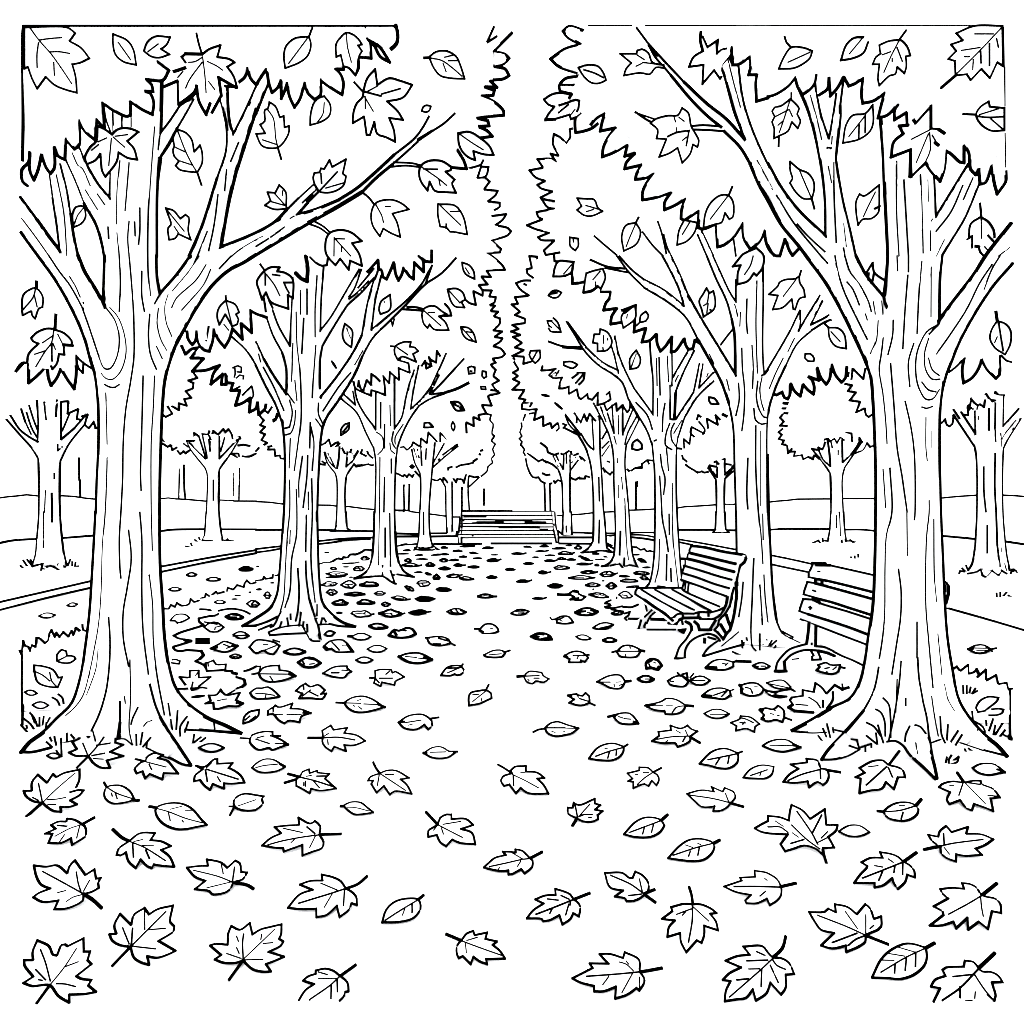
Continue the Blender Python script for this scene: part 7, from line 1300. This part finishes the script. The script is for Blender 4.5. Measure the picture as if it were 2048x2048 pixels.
G("dark pointed leaf below the second right tree's left root", "C3 1460 1175 1520 1125 1590 1115 1670 1135 1670 1165 1610 1190 1530 1190", "n C3 1590 1145 1620 1150; t 1470 1175 1540 1178; v 1610 1160 1630 1140", "c C3 1695 1126 1800 1130; m 1670 1135 1695 1122", ow='m')
G("plain oval leaf below the second right tree's roots", ov("C3 1812 1160 1950 1165 28"), "n C3 1840 1165 1860 1168; n 1880 1165 1910 1165", ow='m')
G("leaf with thick dark left point, below the second right tree", "C3 1432 1388 1500 1340 1590 1332 1645 1350 1650 1380 1600 1412 1540 1405", "l C3 1520 1385 1620 1350; n 1580 1395 1620 1355; t 1445 1388 1500 1392", "n C3 1645 1350 1672 1340; n 1645 1370 1658 1390", ow='m')
G("round leaf with broken left end, below the half hidden bench", "C3 1715 1310 1800 1290 1860 1300 1900 1338 1880 1370 1800 1388 1730 1365 1740 1335", "n C3 1760 1325 1800 1335 1815 1370; c 1715 1305 1735 1312; c 1730 1340 1735 1362; v 1830 1315 1850 1315", ow='m')
G("smooth oval leaf with tail, under the half hidden bench's arched foot", "D3 -10 1290 60 1272 120 1275 170 1320 160 1335 50 1325 10 1300", "n D3 20 1300 160 1330", "m D3 165 1330 200 1352", ow='l')
G("dark folded leaf just below the smooth oval leaf with tail", "D3 -25 1342 40 1355 170 1338 60 1362 50 1382 140 1392 80 1400 5 1375", "c D3 -10 1350 40 1365; m 40 1385 140 1392", ow='l')
G("small star topped leaf with stem to the lower right, right half of the path", "C3 420 1385 480 1375 530 1390 555 1365 582 1390 585 1440 520 1460 430 1440 470 1415", "n C3 510 1408 580 1430; v 490 1370 500 1400; c 425 1385 445 1395", "m C3 585 1440 625 1458", ow='m')
G("long leaf with dark left point and thick right stem, right half of the path", "C3 1310 1460 1240 1418 1160 1410 1130 1430 1005 1462 1080 1495 1150 1500 1160 1525 1230 1525 1290 1500", "n C3 1080 1460 1135 1460; n 1210 1515 1240 1475 1290 1465; v 1165 1460 1210 1460; t 1020 1462 1070 1455", "c C3 1310 1460 1370 1465", ow='m')
G("slim oval leaf with one vein, left of the star leaf on the right", ov("C3 1445 1522 1645 1525 38"), "n C3 1495 1528 1620 1528")
G("oval leaf with dark right tip and stem at left, right half of the path", "C3 770 1550 800 1525 890 1522 930 1560 955 1595 880 1602 810 1590", "n C3 805 1545 835 1555; n 845 1560 895 1565; c 920 1585 950 1595", "c C3 728 1545 790 1530", ow='m')
G("long leaf with curved stem to the left, near the path's centre", "C3 248 1632 290 1595 350 1585 410 1605 502 1632 450 1670 400 1682 330 1692 265 1665", "l C3 250 1630 400 1630; v 400 1632 480 1635; v 300 1655 325 1665; v 385 1655 400 1657", "m C3 248 1635 200 1642 162 1660", ow='m')
G("five pointed star leaf, right side near the big right trunk", "C3 1650 1590 1720 1560 1725 1540 1800 1550 1868 1600 1835 1620 1830 1660 1770 1635 1690 1650 1695 1615", "n C3 1730 1555 1770 1565 1820 1590; n 1720 1590 1760 1592; v 1740 1605 1755 1585")
G("lobed leaf with small stem to the right, left of the big right tree's root", "D3 -65 1495 -20 1480 40 1490 75 1462 118 1495 122 1550 108 1585 60 1568 0 1580 -45 1565 -30 1530", "v D3 15 1520 45 1528; v 68 1535 85 1537; c -60 1490 -40 1500; c -50 1560 -30 1565; v 40 1490 55 1500", "m D3 122 1550 178 1570", ow='m')
G("broad lobed leaf pointing left, stem to the lower right, right half of the path", "C3 1345 1700 1350 1690 1400 1655 1355 1640 1325 1612 1275 1635 1195 1612 1200 1648 1105 1660 1110 1690 1055 1730 1150 1745 1235 1745 1250 1772 1310 1750 1345 1725", "n C3 1345 1692 1200 1698 1075 1720; n 1310 1695 1288 1735; v 1310 1650 1325 1685; v 1240 1650 1275 1670; v 1150 1745 1175 1725", "c C3 1345 1700 1415 1740", ow='m')
G("oval leaf with side veins and short stem, in the middle right of the path", "C3 845 1772 770 1748 700 1755 640 1785 580 1860 660 1872 760 1872 820 1840 842 1800", "l C3 840 1778 740 1805 630 1845; n 735 1810 722 1860; n 788 1805 785 1838; v 700 1785 720 1787", "m C3 845 1772 872 1755", ow='m')
G("oval leaf with forked side veins, left of the leaf with straight vein", "C3 1705 1820 1620 1788 1560 1790 1500 1815 1415 1900 1500 1915 1560 1932 1640 1932 1700 1890 1708 1850", "l C3 1700 1825 1580 1850 1480 1870; n 1570 1855 1535 1910; n 1640 1840 1628 1900", "m C3 1705 1820 1735 1808", ow='m')
G("jagged leaf with short right stem, under the half hidden bench's rail", "D3 365 1195 390 1170 378 1155 440 1138 470 1155 545 1155 530 1205 480 1222 410 1210", "n D3 430 1182 460 1175; v 490 1190 515 1170; v 440 1205 450 1208", "m D3 545 1170 580 1178", ow='m')
G("big lobed leaf left of the big right trunk's flare", "D3 155 1475 185 1450 168 1408 260 1388 262 1345 345 1360 358 1292 405 1325 440 1372 505 1305 600 1330 540 1345 490 1360 488 1420 445 1482 340 1512 200 1500", "n D3 310 1400 370 1440 395 1480; m 415 1425 415 1475; n 210 1452 300 1460", openline="m D3 185 1450 165 1420 180 1400; m 180 1400 262 1388 262 1345; m 262 1345 345 1360 358 1292; m 358 1292 405 1325 440 1372; m 440 1372 505 1305; c 505 1308 560 1340; c 560 1338 605 1325; n 560 1300 565 1330; m 490 1360 488 1420 445 1482; c 185 1455 155 1475 200 1500; c 200 1500 340 1513")
G("oval leaf with several streaks, alone right of the big right trunk", ov("D3 1507 1035 1690 1035 36"), "n D3 1545 1028 1670 1030; n 1575 1045 1660 1045; c 1515 1035 1540 1035; l 1650 1020 1690 1050", "m D3 1685 1035 1720 1028", ow='m')
G("open oval leaf with straight vein left of the right tree's root", "D3 -40 1765 10 1735 80 1718 150 1725 200 1755 245 1775 180 1795 120 1808 50 1800", "n D3 15 1762 190 1765", "c D3 190 1765 245 1775", ow='m')
B("curved open leaf on the low right bush, upper of two touching leaves", "D3 1585 1510 1570 1480 1600 1425 1660 1395 1740 1400 1730 1425 1650 1490 1640 1500", "n D3 1620 1505 1690 1490", ow='l', D=4.75)
B("small open leaf on the low right bush, lower of two touching leaves", "D3 1650 1497 1700 1482 1778 1490 1770 1515 1730 1532 1670 1532", openline="l D3 1690 1488 1740 1484 1778 1490; l 1778 1490 1770 1515 1730 1532 1670 1534", D=4.75)
G("winged leaf with stem at left, in front of the slim right trees", "C3 425 620 470 592 500 600 505 620 555 640 520 665 480 668 500 650 440 660 470 640", "c C3 460 598 500 605; m 440 658 480 658", "c C3 345 622 390 625 440 622", ow='m')

# ---- the small far leaves, too alike to tell apart
def S(label, group, s, dark=False, ow='l'):
    for part in s.split(';'):
        if part.strip():
            t = part.split()
            x1, y1, x2, y2, b = map(float, t[1:6])
            rnd = random.Random(int(x1 * 7 + y1 * 13))
            o = P(ov(part.strip()))
            cx, cy = sum(p[0] for p in o) / len(o), sum(p[1] for p in o) / len(o)
            # torn, crumpled edges: every far leaf its own outline
            q = [(cx + (x - cx) * rnd.uniform(0.86, 1.12), cy + (y - cy) * rnd.uniform(0.7, 1.25)) for x, y in o]
            tl = 'A1 ' + ' '.join(f"{x / TS:.1f} {y / TS:.1f}" for x, y in q)
            ve = ''
            w = x2 - x1
            if not dark and w > 60:
                u0, u1 = rnd.uniform(0.15, 0.3), rnd.uniform(0.55, 0.8)
                ve = f"v {t[0]} {x1 + w * u0:.0f} {y1 + (y2 - y1) * u0 + rnd.uniform(-4, 4):.0f} {x1 + w * u1:.0f} {y1 + (y2 - y1) * u1 + rnd.uniform(-4, 4):.0f}"
                if b > 19:
                    u2 = rnd.uniform(0.35, 0.65)
                    ve += f"; v {x1 + w * u2:.0f} {(y1 + y2) / 2:.0f} {x1 + w * (u2 + 0.15):.0f} {(y1 + y2) / 2 + rnd.choice((-1, 1)) * (b - 10):.0f}"
            st = ''
            if w > 75 and rnd.random() < 0.45:
                st = f"l {t[0]} {x2 - 8:.0f} {y2:.0f} {x2 + 14:.0f} {y2 - rnd.uniform(0, 8):.0f}"
            make_leaf(label, tl, ve, st, None, 'fallen_leaf', ow=ow, dark=dark, group=group)
LA, GA = "small outlined leaf in the dense litter around the third left tree's foot", "outlined leaves around the third left tree's foot"
S(LA, GA, "B3 640 550 762 550 32; B3 530 607 618 605 26; B3 1020 645 1150 660 20; B3 938 695 1018 697 19; B3 710 765 875 775 30; B3 530 465 690 470 20; B3 728 430 822 428 22; B3 560 425 615 432 13; B3 1120 560 1198 595 20", ow='l')
S(LA, GA, "B3 888 615 980 612 19; B3 490 550 615 540 22; B3 785 350 860 352 18; B3 530 495 660 490 9; B3 55 630 118 630 28; B3 -40 697 28 697 26; B3 1208 537 1318 540 30", ow='n')
S("small black rimmed leaf in the dense litter around the third left tree's foot", "black rimmed leaves around the third left tree's foot", "B3 785 550 928 550 24; B3 668 622 820 622 16; B3 575 688 692 688 26; B3 755 685 898 685 22; B3 930 765 1108 770 30", ow='c')
S("tiny black dash of a leaf in the litter around the third left tree's foot", "black dashes around the third left tree's foot", "B3 650 392 760 385 8; B3 650 415 708 415 6; B3 700 493 732 493 4; B3 515 306 557 308 5; B3 600 760 655 762 10; B3 105 535 142 535 5; B3 0 411 28 412 8; B3 0 585 45 582 11; A3 1745 657 1795 657 5; A3 1770 628 1818 632 4; A3 1510 735 1590 735 4; A3 1875 607 1900 605 8", dark=True, ow='v')
S("small solid black leaf on the path in front of the far bench", "solid black leaves before the far bench", "B3 1700 275 1795 270 13; B3 1480 295 1560 295 12; B3 1610 305 1680 318 11; B3 1530 340 1598 338 11; B3 1770 325 1826 325 5; B3 1640 350 1705 350 9; B3 1490 402 1568 402 16; B3 1595 415 1690 415 14; B3 1370 427 1472 427 16; B3 1875 433 1960 435 15; B3 1735 493 1826 492 15; B3 1455 365 1530 362 11; B3 1210 357 1298 357 9; B3 1390 320 1456 320 11; B3 1110 290 1170 290 10; B3 1060 317 1162 318 8; B3 1195 457 1260 455 9; B3 1270 460 1330 475 12; B3 1570 246 1640 246 4; C3 85 262 150 268 10; C3 405 257 458 257 5; C3 175 297 257 297 9; C3 250 330 325 328 9; C3 152 343 204 343 8; C3 415 360 483 360 12; C3 242 367 324 370 13; C3 85 390 165 388 13; C3 -10 315 90 315 12", dark=True, ow='n')
S("small outlined leaf on the path in front of the far bench", "outlined leaves before the far bench", "B3 1395 268 1445 272 11; B3 1745 367 1833 365 17; B3 1440 485 1540 480 18; B3 1535 500 1643 508 18; B3 1385 365 1450 365 17; B3 1275 400 1350 400 20; B3 1120 365 1178 368 15; B3 1100 400 1235 405 16; B3 1330 495 1395 495 24; B3 1540 265 1650 258 9; B3 1200 330 1260 325 8; B3 1320 330 1400 320 8; B3 1200 285 1330 290 10; C3 205 262 280 260 10; C3 305 280 400 275 11; C3 470 270 530 270 18; C3 345 315 455 315 17; C3 345 352 405 355 12; C3 310 420 435 422 18; C3 490 395 590 395 12", ow='m')
S("solid black leaf, larger, lying mid path beyond the lone oval leaves", "larger black leaves at mid path", "B3 1350 583 1478 588 22; B3 1195 655 1350 655 24; B3 1148 760 1305 755 24; C3 190 457 278 457 16; C3 30 525 133 522 16; C3 268 557 390 557 20; C3 150 653 245 652 14", dark=True, ow='n')
G("black rimmed leaf with a stub stem to the right, mid path", ov("B3 1672 637 1790 637 18"), "n B3 1720 632 1745 630", "m B3 1785 637 1818 637", ow='c')
G("scratchy dark rimmed leaf at mid path, left of the toothed one", ov("B3 1437 752 1590 755 27"), "m B3 1470 745 1490 765; n 1510 740 1530 765; c 1550 745 1580 755; n 1470 760 1540 765", ow='m')
G("black rimmed slim leaf right on the path's centre line", ov("C3 -12 766 132 750 26"), "l C3 30 752 100 748; n 50 765 90 762", ow='m')
LB, GB = "small outlined leaf in the dense litter at the slim right trees' feet", "outlined leaves at the slim right trees' feet"
S(LB, GB, "C3 520 455 632 455 17; C3 420 497 610 497 19; C3 660 470 780 470 25; C3 553 552 665 552 19; C3 710 558 792 560 26; C3 810 485 885 488 10; C3 810 520 960 520 17; C3 915 460 1040 465 18; C3 945 352 1018 380 13; C3 500 330 595 370 10; C3 583 620 735 640 22; C3 605 315 660 318 10; C3 750 765 840 765 20; C3 1255 895 1345 893 14", ow='m')
S(LB, GB, "C3 855 570 958 560 10; C3 960 490 1040 510 17; C3 625 362 700 358 6; C3 620 400 660 402 12; C3 690 337 722 343 6; C3 910 325 965 322 5; C3 985 420 1045 418 8; C3 800 622 915 635 30", ow='n')
S("tiny black speck of a leaf in the litter left of the slatted bench", "black specks left of the slatted bench", "C3 675 520 700 520 6; C3 780 648 798 650 10; C3 605 584 622 584 4", dark=True, ow='v')
